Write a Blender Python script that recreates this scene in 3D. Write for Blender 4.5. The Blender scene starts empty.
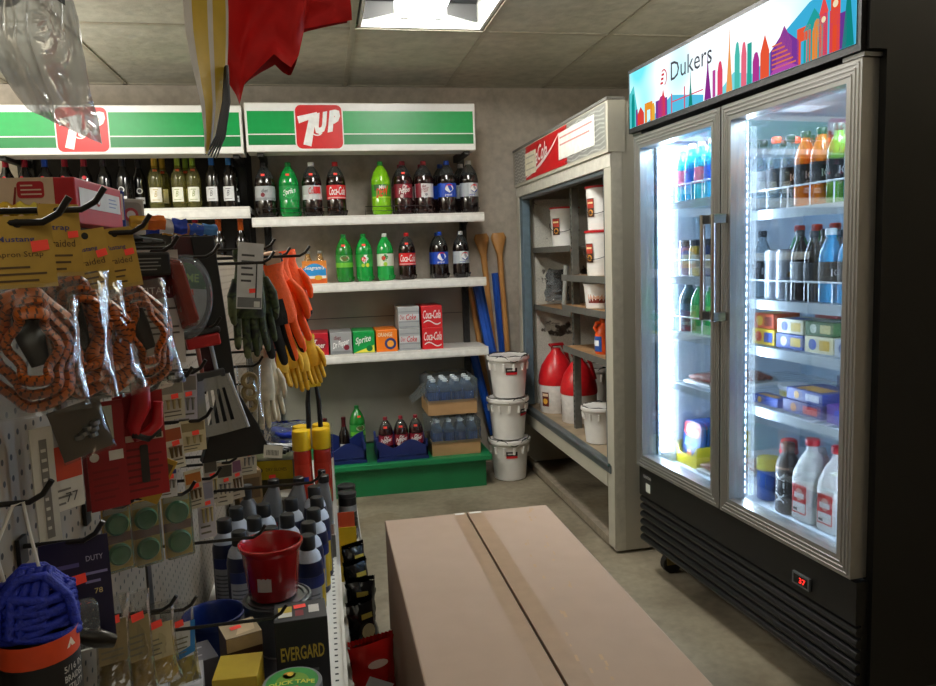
import bpy, math, random
from mathutils import Vector as V, Matrix, noise as NZ
PI = math.pi
SC = bpy.context.scene
COL = SC.collection
random.seed(7)

# ------------------------------------------------------------------ camera (a phone held at chest height in the aisle)
CAM = V((0, 0, 1.32))
YAW, PITCH, ROLL, FPX = math.radians(10.838), math.radians(6.521), math.radians(2.016), 745.4
_f = V((math.sin(YAW)*math.cos(PITCH), math.cos(YAW)*math.cos(PITCH), -math.sin(PITCH)))
_r0 = V((math.cos(YAW), -math.sin(YAW), 0)); _u0 = _r0.cross(_f)
_r = _r0*math.cos(ROLL) - _u0*math.sin(ROLL); _u = _r0*math.sin(ROLL) + _u0*math.cos(ROLL)
def ray(x, y): return _f*FPX + _r*(x-468) - _u*(y-343)
def atY(x, y, Y): d = ray(x, y); return CAM + d*(Y/d.y)          # survey helpers: where a sight line meets a plane of the shop
def atX(x, y, X): d = ray(x, y); return CAM + d*(X/d.x)
def atZ(x, y, Z): d = ray(x, y); return CAM + d*((Z-CAM.z)/d.z)
cam = bpy.data.objects.new('camera', bpy.data.cameras.new('camera')); COL.objects.link(cam)
cam.matrix_world = Matrix(((_r.x, _u.x, -_f.x, CAM.x), (_r.y, _u.y, -_f.y, CAM.y), (_r.z, _u.z, -_f.z, CAM.z), (0, 0, 0, 1)))
cam.data.sensor_width = 36; cam.data.lens = 36*FPX/936; cam.data.clip_start = .02
SC.camera = cam

# ------------------------------------------------------------------ materials
def lin(h):
    h = h.lstrip('#'); h = h if len(h) == 6 else ''.join(x*2 for x in h); c = [int(h[i:i+2], 16)/255 for i in (0, 2, 4)]
    return [x/12.92 if x <= .04045 else ((x+.055)/1.055)**2.4 for x in c]
MATS = {}
def nodes(name):
    m = bpy.data.materials.new(name); m.use_nodes = True
    nt = m.node_tree; nt.nodes.clear()
    out = nt.nodes.new('ShaderNodeOutputMaterial')
    return m, nt, out
def mat(h, rough=.5, metal=0, noise=.1, scale=30, emit=0, bump=0, coat=0):
    key = (h, rough, metal, noise, scale, emit, bump, coat)
    if key in MATS: return MATS[key]
    m, nt, out = nodes('paint_%d' % len(MATS)); N = nt.nodes.new; L = nt.links.new
    b = N('ShaderNodeBsdfPrincipled'); L(b.outputs[0], out.inputs[0])
    c = lin(h)
    tc = N('ShaderNodeTexCoord'); nz = N('ShaderNodeTexNoise'); nz.inputs['Scale'].default_value = scale; nz.inputs['Detail'].default_value = 4
    L(tc.outputs['Object'], nz.inputs['Vector'])
    mr = N('ShaderNodeMapRange'); mr.inputs['From Min'].default_value = .3; mr.inputs['From Max'].default_value = .7
    mr.inputs['To Min'].default_value = 1-noise; mr.inputs['To Max'].default_value = 1+noise
    L(nz.outputs[0], mr.inputs[0])
    mx = N('ShaderNodeVectorMath'); mx.operation = 'SCALE'; mx.inputs[0].default_value = c; L(mr.outputs[0], mx.inputs['Scale'])
    L(mx.outputs[0], b.inputs['Base Color'])
    b.inputs['Roughness'].default_value = rough; b.inputs['Metallic'].default_value = metal
    if coat: b.inputs['Coat Weight'].default_value = coat
    if emit:
        L(mx.outputs[0], b.inputs['Emission Color']); b.inputs['Emission Strength'].default_value = emit
    if bump:
        bp = N('ShaderNodeBump'); bp.inputs['Strength'].default_value = bump; bp.inputs['Distance'].default_value = .01
        L(nz.outputs[0], bp.inputs['Height']); L(bp.outputs[0], b.inputs['Normal'])
    MATS[key] = m
    return m
def clear(h='#ffffff', gloss=.5, rough=.05, haze=0, hazecol='#ffffff', bump=0, scale=40):
    """thin clear plastic or glass: see-through with a fresnel sheen and an optional milky haze"""
    key = ('clear', h, gloss, rough, haze, hazecol, bump, scale)
    if key in MATS: return MATS[key]
    m, nt, out = nodes('clear_%d' % len(MATS)); N = nt.nodes.new; L = nt.links.new
    t = N('ShaderNodeBsdfTransparent'); t.inputs[0].default_value = lin(h)+[1]
    g = N('ShaderNodeBsdfGlossy'); g.inputs['Roughness'].default_value = rough
    lw = N('ShaderNodeLayerWeight'); lw.inputs['Blend'].default_value = .25
    ml = N('ShaderNodeMath'); ml.operation = 'MULTIPLY_ADD'; ml.inputs[1].default_value = gloss; ml.inputs[2].default_value = .02; L(lw.outputs['Fresnel'], ml.inputs[0])
    mx = N('ShaderNodeMixShader'); L(ml.outputs[0], mx.inputs[0]); L(t.outputs[0], mx.inputs[1]); L(g.outputs[0], mx.inputs[2])
    last = mx
    if haze:
        d = N('ShaderNodeBsdfDiffuse'); d.inputs[0].default_value = lin(hazecol)+[1]
        m2 = N('ShaderNodeMixShader'); m2.inputs[0].default_value = haze; L(mx.outputs[0], m2.inputs[1]); L(d.outputs[0], m2.inputs[2]); last = m2
    if bump:
        tc = N('ShaderNodeTexCoord'); nz = N('ShaderNodeTexNoise'); nz.inputs['Scale'].default_value = scale; nz.inputs['Distortion'].default_value = 1.5
        L(tc.outputs['Object'], nz.inputs['Vector'])
        bp = N('ShaderNodeBump'); bp.inputs['Strength'].default_value = bump; bp.inputs['Distance'].default_value = .02
        L(nz.outputs[0], bp.inputs['Height']); L(bp.outputs[0], g.inputs['Normal']); L(bp.outputs[0], lw.inputs['Normal'])
    L(last.outputs[0], out.inputs[0])
    MATS[key] = m
    return m
def glow(h, s):
    key = ('glow', h, s)
    if key in MATS: return MATS[key]
    m, nt, out = nodes('glow_%d' % len(MATS)); N = nt.nodes.new
    e = N('ShaderNodeEmission'); e.inputs[0].default_value = lin(h)+[1]; e.inputs[1].default_value = s
    nt.links.new(e.outputs[0], out.inputs[0]); MATS[key] = m
    return m

# ------------------------------------------------------------------ mesh builder: one M becomes one mesh object
GLY = {}
def glyphs(s, bold=0, shear=0):
    k = (s, bold, shear)
    if k not in GLY:
        cu = bpy.data.curves.new('t', 'FONT'); cu.body = s; cu.offset = bold; cu.shear = shear; cu.resolution_u = 2
        o = bpy.data.objects.new('t', cu)
        me = bpy.data.meshes.new_from_object(o)
        vs = [(v.co.x, v.co.y) for v in me.vertices]; fs = [tuple(p.vertices) for p in me.polygons]
        bpy.data.objects.remove(o); bpy.data.curves.remove(cu); bpy.data.meshes.remove(me)
        xs = [v[0] for v in vs] or [0, 1]; ys = [v[1] for v in vs] or [0, 1]
        x0, x1, y0, y1 = min(xs), max(xs), min(ys), max(ys)
        GLY[k] = ([((x-x0)/((x1-x0) or 1), (y-y0)/((y1-y0) or 1)) for x, y in vs], fs)
    return GLY[k]
class M:
    def __init__(s): s.v = []; s.f = []; s.m = []; s.mats = []; s.T = None
    def mi(s, m):
        if m not in s.mats: s.mats.append(m)
        return s.mats.index(m)
    def add(s, vs, fs, m):
        b = len(s.v); k = s.mi(m)
        s.v += [tuple(s.T @ V(p)) if s.T else tuple(p) for p in vs]
        for f in fs: s.f.append(tuple(b+i for i in f)); s.m.append(k)
        return s
    def box(s, a, b, m, skip=()):
        (x0, y0, z0), (x1, y1, z1) = a, b
        vs = [(x0,y0,z0),(x1,y0,z0),(x1,y1,z0),(x0,y1,z0),(x0,y0,z1),(x1,y0,z1),(x1,y1,z1),(x0,y1,z1)]
        fs = dict(bottom=(0,3,2,1), top=(4,5,6,7), front=(0,1,5,4), right=(1,2,6,5), back=(2,3,7,6), left=(3,0,4,7))
        return s.add(vs, [q for k, q in fs.items() if k not in skip], m)
    def loft(s, rings, m, cap0=True, cap1=True, close=True):
        n = len(rings[0]); vs = [p for r in rings for p in r]; fs = []
        for i in range(len(rings)-1):
            for j in range(n if close else n-1):
                k = (j+1) % n
                fs.append((i*n+j, i*n+k, (i+1)*n+k, (i+1)*n+j))
        if cap0: fs.append(tuple(reversed(range(n))))
        if cap1: fs.append(tuple((len(rings)-1)*n+j for j in range(n)))
        return s.add(vs, fs, m)
    def lathe(s, prof, m, o=(0,0,0), seg=20, caps=True):
        rings = [[(o[0]+r*math.cos(2*PI*j/seg), o[1]+r*math.sin(2*PI*j/seg), o[2]+z) for j in range(seg)] for r, z in prof]
        return s.loft(rings, m, caps, caps)
    def tube(s, pts, rad, m, seg=8, flat=1, caps=True, up=(0,0,1)):
        pts = [V(p) for p in pts]; n = len(pts); rings = []
        if not isinstance(rad, (list, tuple)): rad = [rad]*n
        prev = None
        for i, p in enumerate(pts):
            t = (pts[min(i+1, n-1)]-pts[max(i-1, 0)])
            if t.length < 1e-9: t = V((0,0,1))
            t.normalize()
            if prev is None:
                a = V(up)
                if abs(a.dot(t)) > .95: a = V((1,0,0))
                prev = (a - t*a.dot(t)).normalized()
            else:
                q = prev - t*prev.dot(t)
                prev = q.normalized() if q.length > 1e-6 else prev
            w = t.cross(prev)
            rings.append([p + prev*(rad[i]*math.cos(2*PI*j/seg)) + w*(rad[i]*flat*math.sin(2*PI*j/seg)) for j in range(seg)])
        return s.loft(rings, m, caps, caps)
    def grid(s, nu, nv, fn, m):
        vs = [fn(i/nu, j/nv) for j in range(nv+1) for i in range(nu+1)]
        fs = [(j*(nu+1)+i, j*(nu+1)+i+1, (j+1)*(nu+1)+i+1, (j+1)*(nu+1)+i) for j in range(nv) for i in range(nu)]
        return s.add(vs, fs, m)
    # flat artwork in a surface frame fn(u, v) -> point
    def rect(s, fn, u0, v0, u1, v1, m, nu=1):
        return s.grid(nu, 1, lambda a, b: fn(u0+(u1-u0)*a, v0+(v1-v0)*b), m)
    def poly(s, fn, pts, m): return s.add([fn(*p) for p in pts], [tuple(range(len(pts)))], m)
    def disc(s, fn, u, v, r, m, n=14, ry=None):
        ry = r if ry is None else ry
        return s.poly(fn, [(u+r*math.cos(2*PI*i/n), v+ry*math.sin(2*PI*i/n)) for i in range(n)], m)
    def text(s, fn, t, u, v, w, h, m, bold=0, shear=0):
        vs, fs = glyphs(t, bold, shear)
        return s.add([fn(u+(a-.5)*w, v+(b-.5)*h) for a, b in vs], fs, m)
    def build(s, name, parent=None, smooth=0, bevel=0, kind=None, label=None, merge=False):
        me = bpy.data.meshes.new(name); me.from_pydata(s.v, [], s.f)
        for m in s.mats: me.materials.append(m)
        me.polygons.foreach_set('material_index', s.m)
        if smooth:
            me.polygons.foreach_set('use_smooth', [True]*len(s.f)); me.set_sharp_from_angle(angle=math.radians(smooth))
        me.update()
        o = bpy.data.objects.new(name, me); COL.objects.link(o)
        if parent: o.parent = parent; CH.setdefault(parent.name, []).append(o)
        if bevel:
            b = o.modifiers.new('bevel', 'BEVEL'); b.width = bevel; b.segments = 2; b.limit_method = 'ANGLE'; b.angle_limit = math.radians(50)
        if kind: o['kind'] = kind
        if label: o['label'] = label
        return o
CH = {}
def fl(o, ux, uy=None, vx=(0,0,1), n=0):
    """flat frame: origin, u axis, v axis"""
    o = V(o); ux = V(ux); vx = V(vx)
    return lambda u, v: o + ux*u + vx*v
def cyl(r, z0, a0=-90, o=(0,0)):
    """frame wrapped on an upright cylinder; u is arc length from angle a0"""
    return lambda u, v: V((o[0]+r*math.cos(math.radians(a0)+u/r), o[1]+r*math.sin(math.radians(a0)+u/r), z0+v))
def rrect(u0, v0, u1, v1, r, n=5):
    pts = []
    for cx, cy, a in ((u1-r, v0+r, -90), (u1-r, v1-r, 0), (u0+r, v1-r, 90), (u0+r, v0+r, 180)):
        for i in range(n+1):
            t = math.radians(a+90*i/n); pts.append((cx+r*math.cos(t), cy+r*math.sin(t)))
    return pts
def thing(name, label, cat, loc=(0,0,0), rz=0, group=None, rot=None):
    o = bpy.data.objects.new(name, None); COL.objects.link(o); o.empty_display_size = .05
    o.location = loc; o.rotation_euler = rot if rot else (0, 0, rz)
    return tag(o, label, cat, group)
def tag(o, label, cat, group=None):
    o['label'] = label; o['category'] = cat
    if group: o['group'] = group
    return o
def copy_tree(o, parent=None):
    c = o.copy(); COL.objects.link(c)
    if parent: c.parent = parent; CH.setdefault(parent.name, []).append(c)
    for ch in CH.get(o.name, []): copy_tree(ch, c)
    return c
PROTO = {}
def inst(kind, make, label, loc, rz=0, group=None, rot=None, sc=None):
    """first call builds the thing, later calls copy it with all its parts"""
    if kind in PROTO: o = copy_tree(PROTO[kind])
    else: o = PROTO[kind] = make()
    o.location = loc; o.rotation_euler = rot if rot else (0, 0, rz)
    if sc: o.scale = (sc, sc, sc)
    o['label'] = label
    if group: o['group'] = group
    elif 'group' in o: del o['group']
    return o
WHITE = mat('#e8e8e4', .45); BLACK = mat('#0b0b0c', .45); RED = mat('#d01f26', .4); STEEL = mat('#9a9a98', .32, 1)
WIRE = mat('#d9dcdd', .3, .6); DARKWIRE = mat('#2b2927', .4, .6); GREY = mat('#8d8f8f', .5); PRICE = mat('#ff4a3a', .6, emit=.05)
# ================================================================== the room
CEIL = 2.36; WB = 4.62; WL, WR, WF = -3.0, 2.15, -1.6
def noisy(name, stops, scale, rough=.7, detail=6, bump=.15, stretch=(1,1,1), dist=0, amp=.13):
    m, nt, out = nodes(name); N = nt.nodes.new; L = nt.links.new
    b = N('ShaderNodeBsdfPrincipled'); L(b.outputs[0], out.inputs[0]); b.inputs['Roughness'].default_value = rough
    tc = N('ShaderNodeTexCoord'); mp = N('ShaderNodeMapping'); mp.inputs['Scale'].default_value = stretch; L(tc.outputs['Object'], mp.inputs[0])
    nz = N('ShaderNodeTexNoise'); nz.inputs['Scale'].default_value = scale; nz.inputs['Detail'].default_value = detail; nz.inputs['Distortion'].default_value = dist
    L(mp.outputs[0], nz.inputs['Vector'])
    cr = N('ShaderNodeValToRGB'); L(nz.outputs[0], cr.inputs[0])
    el = cr.color_ramp.elements
    for i, (p, h) in enumerate(stops):
        e = el[i] if i < 2 else el.new(p)
        e.position = p; e.color = lin(h)+[1]
    src = cr.outputs[0]
    n2 = N('ShaderNodeTexNoise'); n2.inputs['Scale'].default_value = scale*14; n2.inputs['Detail'].default_value = 5; L(mp.outputs[0], n2.inputs['Vector'])
    mr = N('ShaderNodeMapRange'); mr.inputs['From Min'].default_value = .3; mr.inputs['From Max'].default_value = .7; mr.inputs['To Min'].default_value = 1-amp; mr.inputs['To Max'].default_value = 1+amp; L(n2.outputs[0], mr.inputs[0])
    sc = N('ShaderNodeVectorMath'); sc.operation = 'SCALE'; L(src, sc.inputs[0]); L(mr.outputs[0], sc.inputs['Scale'])
    L(sc.outputs[0], b.inputs['Base Color'])
    bp = N('ShaderNodeBump'); bp.inputs['Strength'].default_value = bump; bp.inputs['Distance'].default_value = .01; L(n2.outputs[0], bp.inputs['Height']); L(bp.outputs[0], b.inputs['Normal'])
    return m
FLOORM = noisy('worn_concrete', [(.3, '#5d5343'), (.5, '#8d8370'), (.62, '#9b917c'), (.75, '#6f5c40')], 2.2, .55, 8, .1, dist=.6)
WALLM = noisy('painted_block', [(.3, '#a79d8e'), (.55, '#b8aea0'), (.7, '#c2b8aa')], 1.6, .75, 5, .12)
TILEM = noisy('ceiling_tile', [(.3, '#a8a494'), (.6, '#b9b6a6'), (.75, '#b0a78f')], 1.2, .9, 6, .5)
def slab(name, a, b, m):
    return M().box(a, b, m).build(name, kind='structure')
slab('floor', (WL, WF, -.1), (WR, WB, 0), FLOORM)
slab('wall_back', (WL, WB, 0), (WR, WB+.1, CEIL), WALLM)
slab('wall_left', (WL-.1, WF, 0), (WL, WB, CEIL), WALLM)
slab('wall_right', (WR, WF, 0), (WR+.1, WB, CEIL), WALLM)
slab('wall_front', (WL, WF-.1, 0), (WR, WF, CEIL), WALLM)
LX0, LX1, LY0, LY1 = .205, .80, 2.30, 3.51         # the opening of the lay-in light
ce = M()
xs = [WL] + [.195+.61*k for k in range(-5, 4) if WL < .195+.61*k < WR] + [WR]
ys = [WF] + [3.51-1.21*k for k in range(5) if 3.51-1.21*k > WF][::-1] + [WB]
for i in range(len(xs)-1):
    for j in range(len(ys)-1):
        if abs(xs[i]-.195) < .01 and abs(ys[j]-2.30) < .02: continue
        sag = random.uniform(0, .002)
        ce.box((xs[i]+.004, ys[j]+.004, CEIL-sag), (xs[i+1]-.004, ys[j+1]-.004, CEIL+.02), TILEM)
ceil = ce.build('ceiling', kind='structure')
gm = mat('#a39d8b', .5); g = M()
for x in xs[1:-1]: g.box((x-.012, WF, CEIL-.006), (x+.012, WB, CEIL+.012), gm)
for y in ys[1:-1]: g.box((WL, y-.012, CEIL-.0062), (WR, y+.012, CEIL+.0118), gm)
g.box((WL, WB-.022, CEIL-.006), (WR, WB, CEIL+.012), gm)
g.build('ceiling_grid', ceil)
M().box((WL, WF, CEIL+.25), (WR, WB, CEIL+.3), mat('#4a4740', .9)).build('ceiling_deck', kind='structure')
# the lay-in fluorescent fixture
t = thing('fluorescent_light', 'open ceiling light with two bare glowing tubes and black end brackets', 'ceiling light', (.5025, 2.905, CEIL))
em = mat('#f2f2ee', .5); h = M()
h.box((-.284,-.59,.0), (.284,.59,.13), em, skip=('bottom',))
h.box((-.283,-.589,.0), (-.27,.589,.012), em); h.box((.27,-.589,.0), (.283,.589,.012), em); h.box((-.283,-.589,.0), (.283,-.577,.012), em); h.box((-.283,.577,.0), (.283,.589,.012), em)
h.build('housing', t)
for sx in (-1, 1):
    tb = M(); tb.tube([(sx*.075,-.55,.055), (sx*.075,.55,.055)], .0185, glow('#fffdf6', 78), seg=12); tb.build('tube', t, smooth=40)
    for sy in (-1, 1):
        M().box((sx*.075-.015, sy*.545-.012, .03), (sx*.075+.015, sy*.545+.012, .128), em).build('lamp_holder', t)
for sx in (-1, 1):
    bk = M(); bk.add([(sx*.12,.575,.11), (sx*.26,.575,.11), (sx*.26,.575,.03), (sx*.12,.575,.06), (sx*.12,.54,.125), (sx*.26,.54,.125)], [(0,1,2,3), (0,4,5,1)], BLACK); bk.build('end_bracket', t)
def area(name, loc, sx, sy, power, rot=(0,0,0), col=(1, .97, .9)):
    l = bpy.data.lights.new(name, 'AREA'); l.shape = 'RECTANGLE'; l.size = sx; l.size_y = sy; l.energy = power; l.color = col
    o = bpy.data.objects.new(name, l); COL.objects.link(o); o.location = loc; o.rotation_euler = rot
    return o

area('side_aisle_light', (-1.35, 2.9, CEIL-.012), .5, 1.1, 34)
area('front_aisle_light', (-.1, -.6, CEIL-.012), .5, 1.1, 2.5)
area('front_ceiling_fill', (.5, -.6, 1.75), 1.2, 1.0, 17, (PI,0,0))  # unseen fill behind the camera, added to brighten the ceiling; no fixture here
area('side_ceiling_fill', (-2.0, 2.9, 1.90), .8, 1.6, 72, (PI,0,0))  # added off-frame fill pointing up, only lifts the ceiling on the left
area('high_ceiling_fill', (1.72, 1.9, 2.06), .4, .9, 30, (PI,0,0))  # added fill hidden above the refrigerator, lightens the ceiling over it
w = bpy.data.worlds.new('world'); SC.world = w; w.use_nodes = True
w.node_tree.nodes['Background'].inputs[0].default_value = (.05, .05, .05, 1); w.node_tree.nodes['Background'].inputs[1].default_value = .3
SC.view_settings.view_transform = 'Standard'; SC.view_settings.look = 'None'; SC.view_settings.exposure = .14
SC.cycles.use_denoising = True; SC.cycles.transparent_max_bounces = 16; SC.cycles.max_bounces = 8
SC.cycles.caustics_reflective = False; SC.cycles.caustics_refractive = False; SC.cycles.sample_clamp_indirect = 3
# ================================================================== two-door glass refrigerator
FO = V((1.223, 2.80, 0)); FE = V((.066, -.9978, 0)); FN = V((.9978, .066, 0)); FRZ = math.atan2(FE.y, FE.x)
def fw(lx, ly, z): return FO + FE*lx + FN*ly + V((0, 0, z))
def fpx(x, y, ly):                                   # sight line against a plane at depth ly inside the refrigerator
    d = ray(x, y); A = FO+FN*ly
    t = (FN.dot(A)-FN.dot(V((CAM.x, CAM.y, 0))))/FN.dot(V((d.x, d.y, 0))); p = CAM+d*t
    return ((p-FO).dot(FE), p.z)
fr = thing('display_refrigerator', 'tall black two-door glass refrigerator with lit city skyline sign', 'refrigerator', FO, FRZ)
FB = mat('#050505', .5, noise=.2); W = 1.168; DEP = .82
INT = mat('#dfe7f0', .4, noise=.02); ALU = mat('#aaa9a7', .32, .75, noise=.03)
# cabinet shell: black outside skins with a white liner
b = M()
b.box((-.01,.06,.13), (.03,DEP,2.0), FB); b.box((W+.01,.06,.13), (W+.022,DEP,2.0), FB); b.box((.03,DEP-.05,.13), (W+.01,DEP,2.0), FB)
b.box((.03,.06,1.755), (W+.01,DEP-.05,2.0), FB); b.box((.03,.06,.13), (W+.01,DEP-.05,.455), FB)
b.box((W+.01,.0,1.78), (W+.022,.06,2.0), FB); b.box((W-.012,.0505,.13), (W+.022,.06,1.78), FB); b.box((-.01,.0505,.13), (.012,.06,1.78), FB)
b.build('cabinet', fr)
li = M()
li.box((.03,.075,.455), (.045,DEP-.06,1.755), INT); li.box((W-.005,.075,.455), (W+.01,DEP-.06,1.755), INT); li.box((.03,DEP-.075,.455), (W+.01,DEP-.06,1.755), mat('#9fb2c4', .35, noise=.03))
li.box((.03,.075,.455), (W+.01,DEP-.06,.468), INT); li.box((.03,.075,1.742), (W+.01,DEP-.06,1.755), INT)
li.build('liner', fr)
mu = M(); mu.box((.568,.056,.455), (.600,.066,1.755), INT); mu.build('mullion', fr)
# LED strips
led = glow('#dcebff', 20)
for lx, sgn, y_ in ((.052, 1, .089), (.563, -1, .058), (.605, 1, .058), (1.150, -1, .089)):
    l = M()
    l.box((lx-.004, y_-.002, .50), (lx+.004, y_+.026, 1.72), mat('#e9eef5', .4))
    for k in range(46):
        z = .51+k*.0262
        l.box((lx-.0045-.002*(sgn<0), y_-.004*(lx < .1), z), (lx+.0045+.002*(sgn>0), y_+.022+.02*(lx < .1), z+(.021 if lx < .1 else .013)), led)
    l.build('light_strip', fr)
# shelves
def fshelf(x0, x1, z, guard):
    s = M(); wm = mat('#c9d1d8', .35, .2, noise=.03)
    s.box((x0, .115, z-.03), (x1, .125, z), wm)
    for k in range(13): s.tube([(x0+(x1-x0)*k/12, .12, z-.006), (x0+(x1-x0)*k/12, .70, z-.006)], .003, wm, seg=5)
    for y in (.25, .45, .69): s.tube([(x0, y, z-.012), (x1, y, z-.012)], .004, wm, seg=5)
    o = s.build('shelf', fr)
    if guard:
        g = M(); gw = mat('#e8eef2', .35, noise=.02)
        g.tube([(x0+.02, .122, z+.062), (x1-.02, .122, z+.062)], .0028, gw, seg=6)
        n = 6
        for k in range(n+1):
            x = x0+.02+(x1-x0-.04)*k/n
            g.tube([(x, .122, z), (x, .122, z+.062)], .0025, gw, seg=6)
        g.build('wire_guard', o)
RSH = [(1.437,1),(1.152,1),(1.0,0),(.80,0)]; LSH = [(1.505,1),(1.22,1),(1.003,1),(.80,0)]
for z, gd in RSH: fshelf(.535, 1.155, z, gd)
for z, gd in LSH: fshelf(.048, .522, z, gd)
# doors
GL = clear('#e9f2f8', .55, .02)
def fdoor(x0, x1, hx):
    d = M(); z0, z1, f = .455, 1.765, .05
    d.box((x0,0,z0), (x0+f,.05,z1), ALU); d.box((x1-f,0,z0), (x1,.05,z1), ALU)
    d.box((x0+f,0,z0), (x1-f,.05,z0+f), ALU); d.box((x0+f,0,z1-f), (x1-f,.05,z1), ALU)
    for k in range(3):                                # drawn ridges that run round the frame, mitred at the corners
        o_ = .010+k*.012
        for a, bb in (((x0+o_,z0+o_),(x1-o_,z0+o_)), ((x0+o_,z1-o_),(x1-o_,z1-o_)), ((x0+o_,z0+o_),(x0+o_,z1-o_)), ((x1-o_,z0+o_),(x1-o_,z1-o_))):
            d.tube([(a[0],0,a[1]), (bb[0],0,bb[1])], .0032, ALU, seg=6)
    o = d.build('door', fr)
    M().box((x0+f-.004,.018,z0+f-.004), (x1-f+.004,.024,z1-f+.004), GL).build('glass_pane', o)
    gk = M(); gm_ = mat('#8c98a4', .5)
    for a, bb in (((x0+f-.012,.05,z0+f-.012),(x1-f+.012,.058,z0+f)), ((x0+f-.012,.05,z1-f),(x1-f+.012,.058,z1-f+.012)), ((x0+f-.012,.05,z0+f),(x0+f,.058,z1-f)), ((x1-f,.05,z0+f),(x1-f+.012,.058,z1-f))): gk.box(a, bb, gm_)
    gk.build('gasket', o)
    h = M(); ch = mat('#c8c8c8', .12, 1, noise=.02)
    h.tube([(hx,-.045,1.09), (hx,-.045,1.43)], .009, ch, seg=12)
    for z in (1.105, 1.415): h.box((hx-.011,-.05,z-.014), (hx+.011,.001,z+.014), ch)
    h.build('handle', o, smooth=40)
    return o
fdoor(.0, .580, .553); fdoor(.588, W, .615)
for hx0 in (W-.06, .0):
    hg = M(); hg.box((hx0,-.004,1.766), (hx0+.07,.06,1.776), mat('#8a8a88', .4, 1)); hg.build('hinge', fr)
# lit sign with a skyline
SN = M(); z0, z1 = 1.778, 2.015
SN.box((-.012,-.015,z0), (W+.01,.06,z1), FB); sg = SN.build('sign_box', fr)
P = M(); A0, A1, B0, B1 = .002, W-.004, z0+.018, z1-.014
fn = fl((0,-.0165,0), (1,0,0)); fn2 = fl((0,-.0172,0), (1,0,0)); fn3 = fl((0,-.0178,0), (1,0,0)); fn4 = fl((0,-.0184,0), (1,0,0))
def sky_mat():
    m, nt, out = nodes('sign_sky'); N = nt.nodes.new; L = nt.links.new
    e = N('ShaderNodeEmission'); e.inputs[1].default_value = 1.15
    tc = N('ShaderNodeTexCoord'); nz = N('ShaderNodeTexNoise'); nz.inputs['Scale'].default_value = 3.2; nz.inputs['Detail'].default_value = 1; L(tc.outputs['Object'], nz.inputs['Vector'])
    cr = N('ShaderNodeValToRGB'); L(nz.outputs[0], cr.inputs[0]); el = cr.color_ramp.elements
    el[0].position = .33; el[0].color = lin('#6fdcea')+[1]; el[1].position = .56; el[1].color = lin('#f4fbff')+[1]
    L(cr.outputs[0], e.inputs[0]); L(e.outputs[0], out.inputs[0]); return m
P.rect(fn, A0, B0, A1, B1, sky_mat(), 8)
def G(h): return glow(h, .85)
def bld(c, u, w, h, kind=0):
    u *= (A1-A0); h *= (B1-B0); w *= (A1-A0); x = A0+u; m = G(c)
    if kind == 0: P.rect(fn3, x, B0, x+w, B0+h, m)
    elif kind == 1: P.poly(fn3, [(x,B0),(x+w,B0),(x+w*.62,B0+h*.62),(x+w*.5,B0+h),(x+w*.38,B0+h*.62)], m)
    elif kind == 2: P.poly(fn3, [(x,B0),(x+w,B0),(x+w,B0+h*.6),(x+w*.5,B0+h),(x,B0+h*.6)], m)
    elif kind == 3:
        P.rect(fn3, x, B0, x+w*.3, B0+h*.7, m); P.rect(fn3, x+w*.7, B0, x+w, B0+h*.7, m); P.rect(fn3, x, B0+h*.62, x+w, B0+h, m)
    elif kind == 4: P.poly(fn3, [(x,B0),(x+w,B0),(x+w,B0+h*.7),(x+w*.75,B0+h*.95),(x+w*.5,B0+h),(x+w*.25,B0+h*.95),(x,B0+h*.7)], m)
    elif kind == 5:
        P.rect(fn3, x, B0, x+w, B0+h*.7, m); P.poly(fn3, [(x-w*.1,B0+h*.7),(x+w*1.1,B0+h*.7),(x+w*.5,B0+h)], m)
        P.disc(fn4, x+w*.5, B0+h*.6, w*.28, G('#f6e7c0'))
    elif kind == 6:                                    # temple front
        for k in range(6): P.rect(fn3, x+w*k/6, B0, x+w*(k/6+.1), B0+h*.62, m)
        P.poly(fn3, [(x-w*.04,B0+h*.62),(x+w*1.04,B0+h*.62),(x+w*.5,B0+h)], m)
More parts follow.
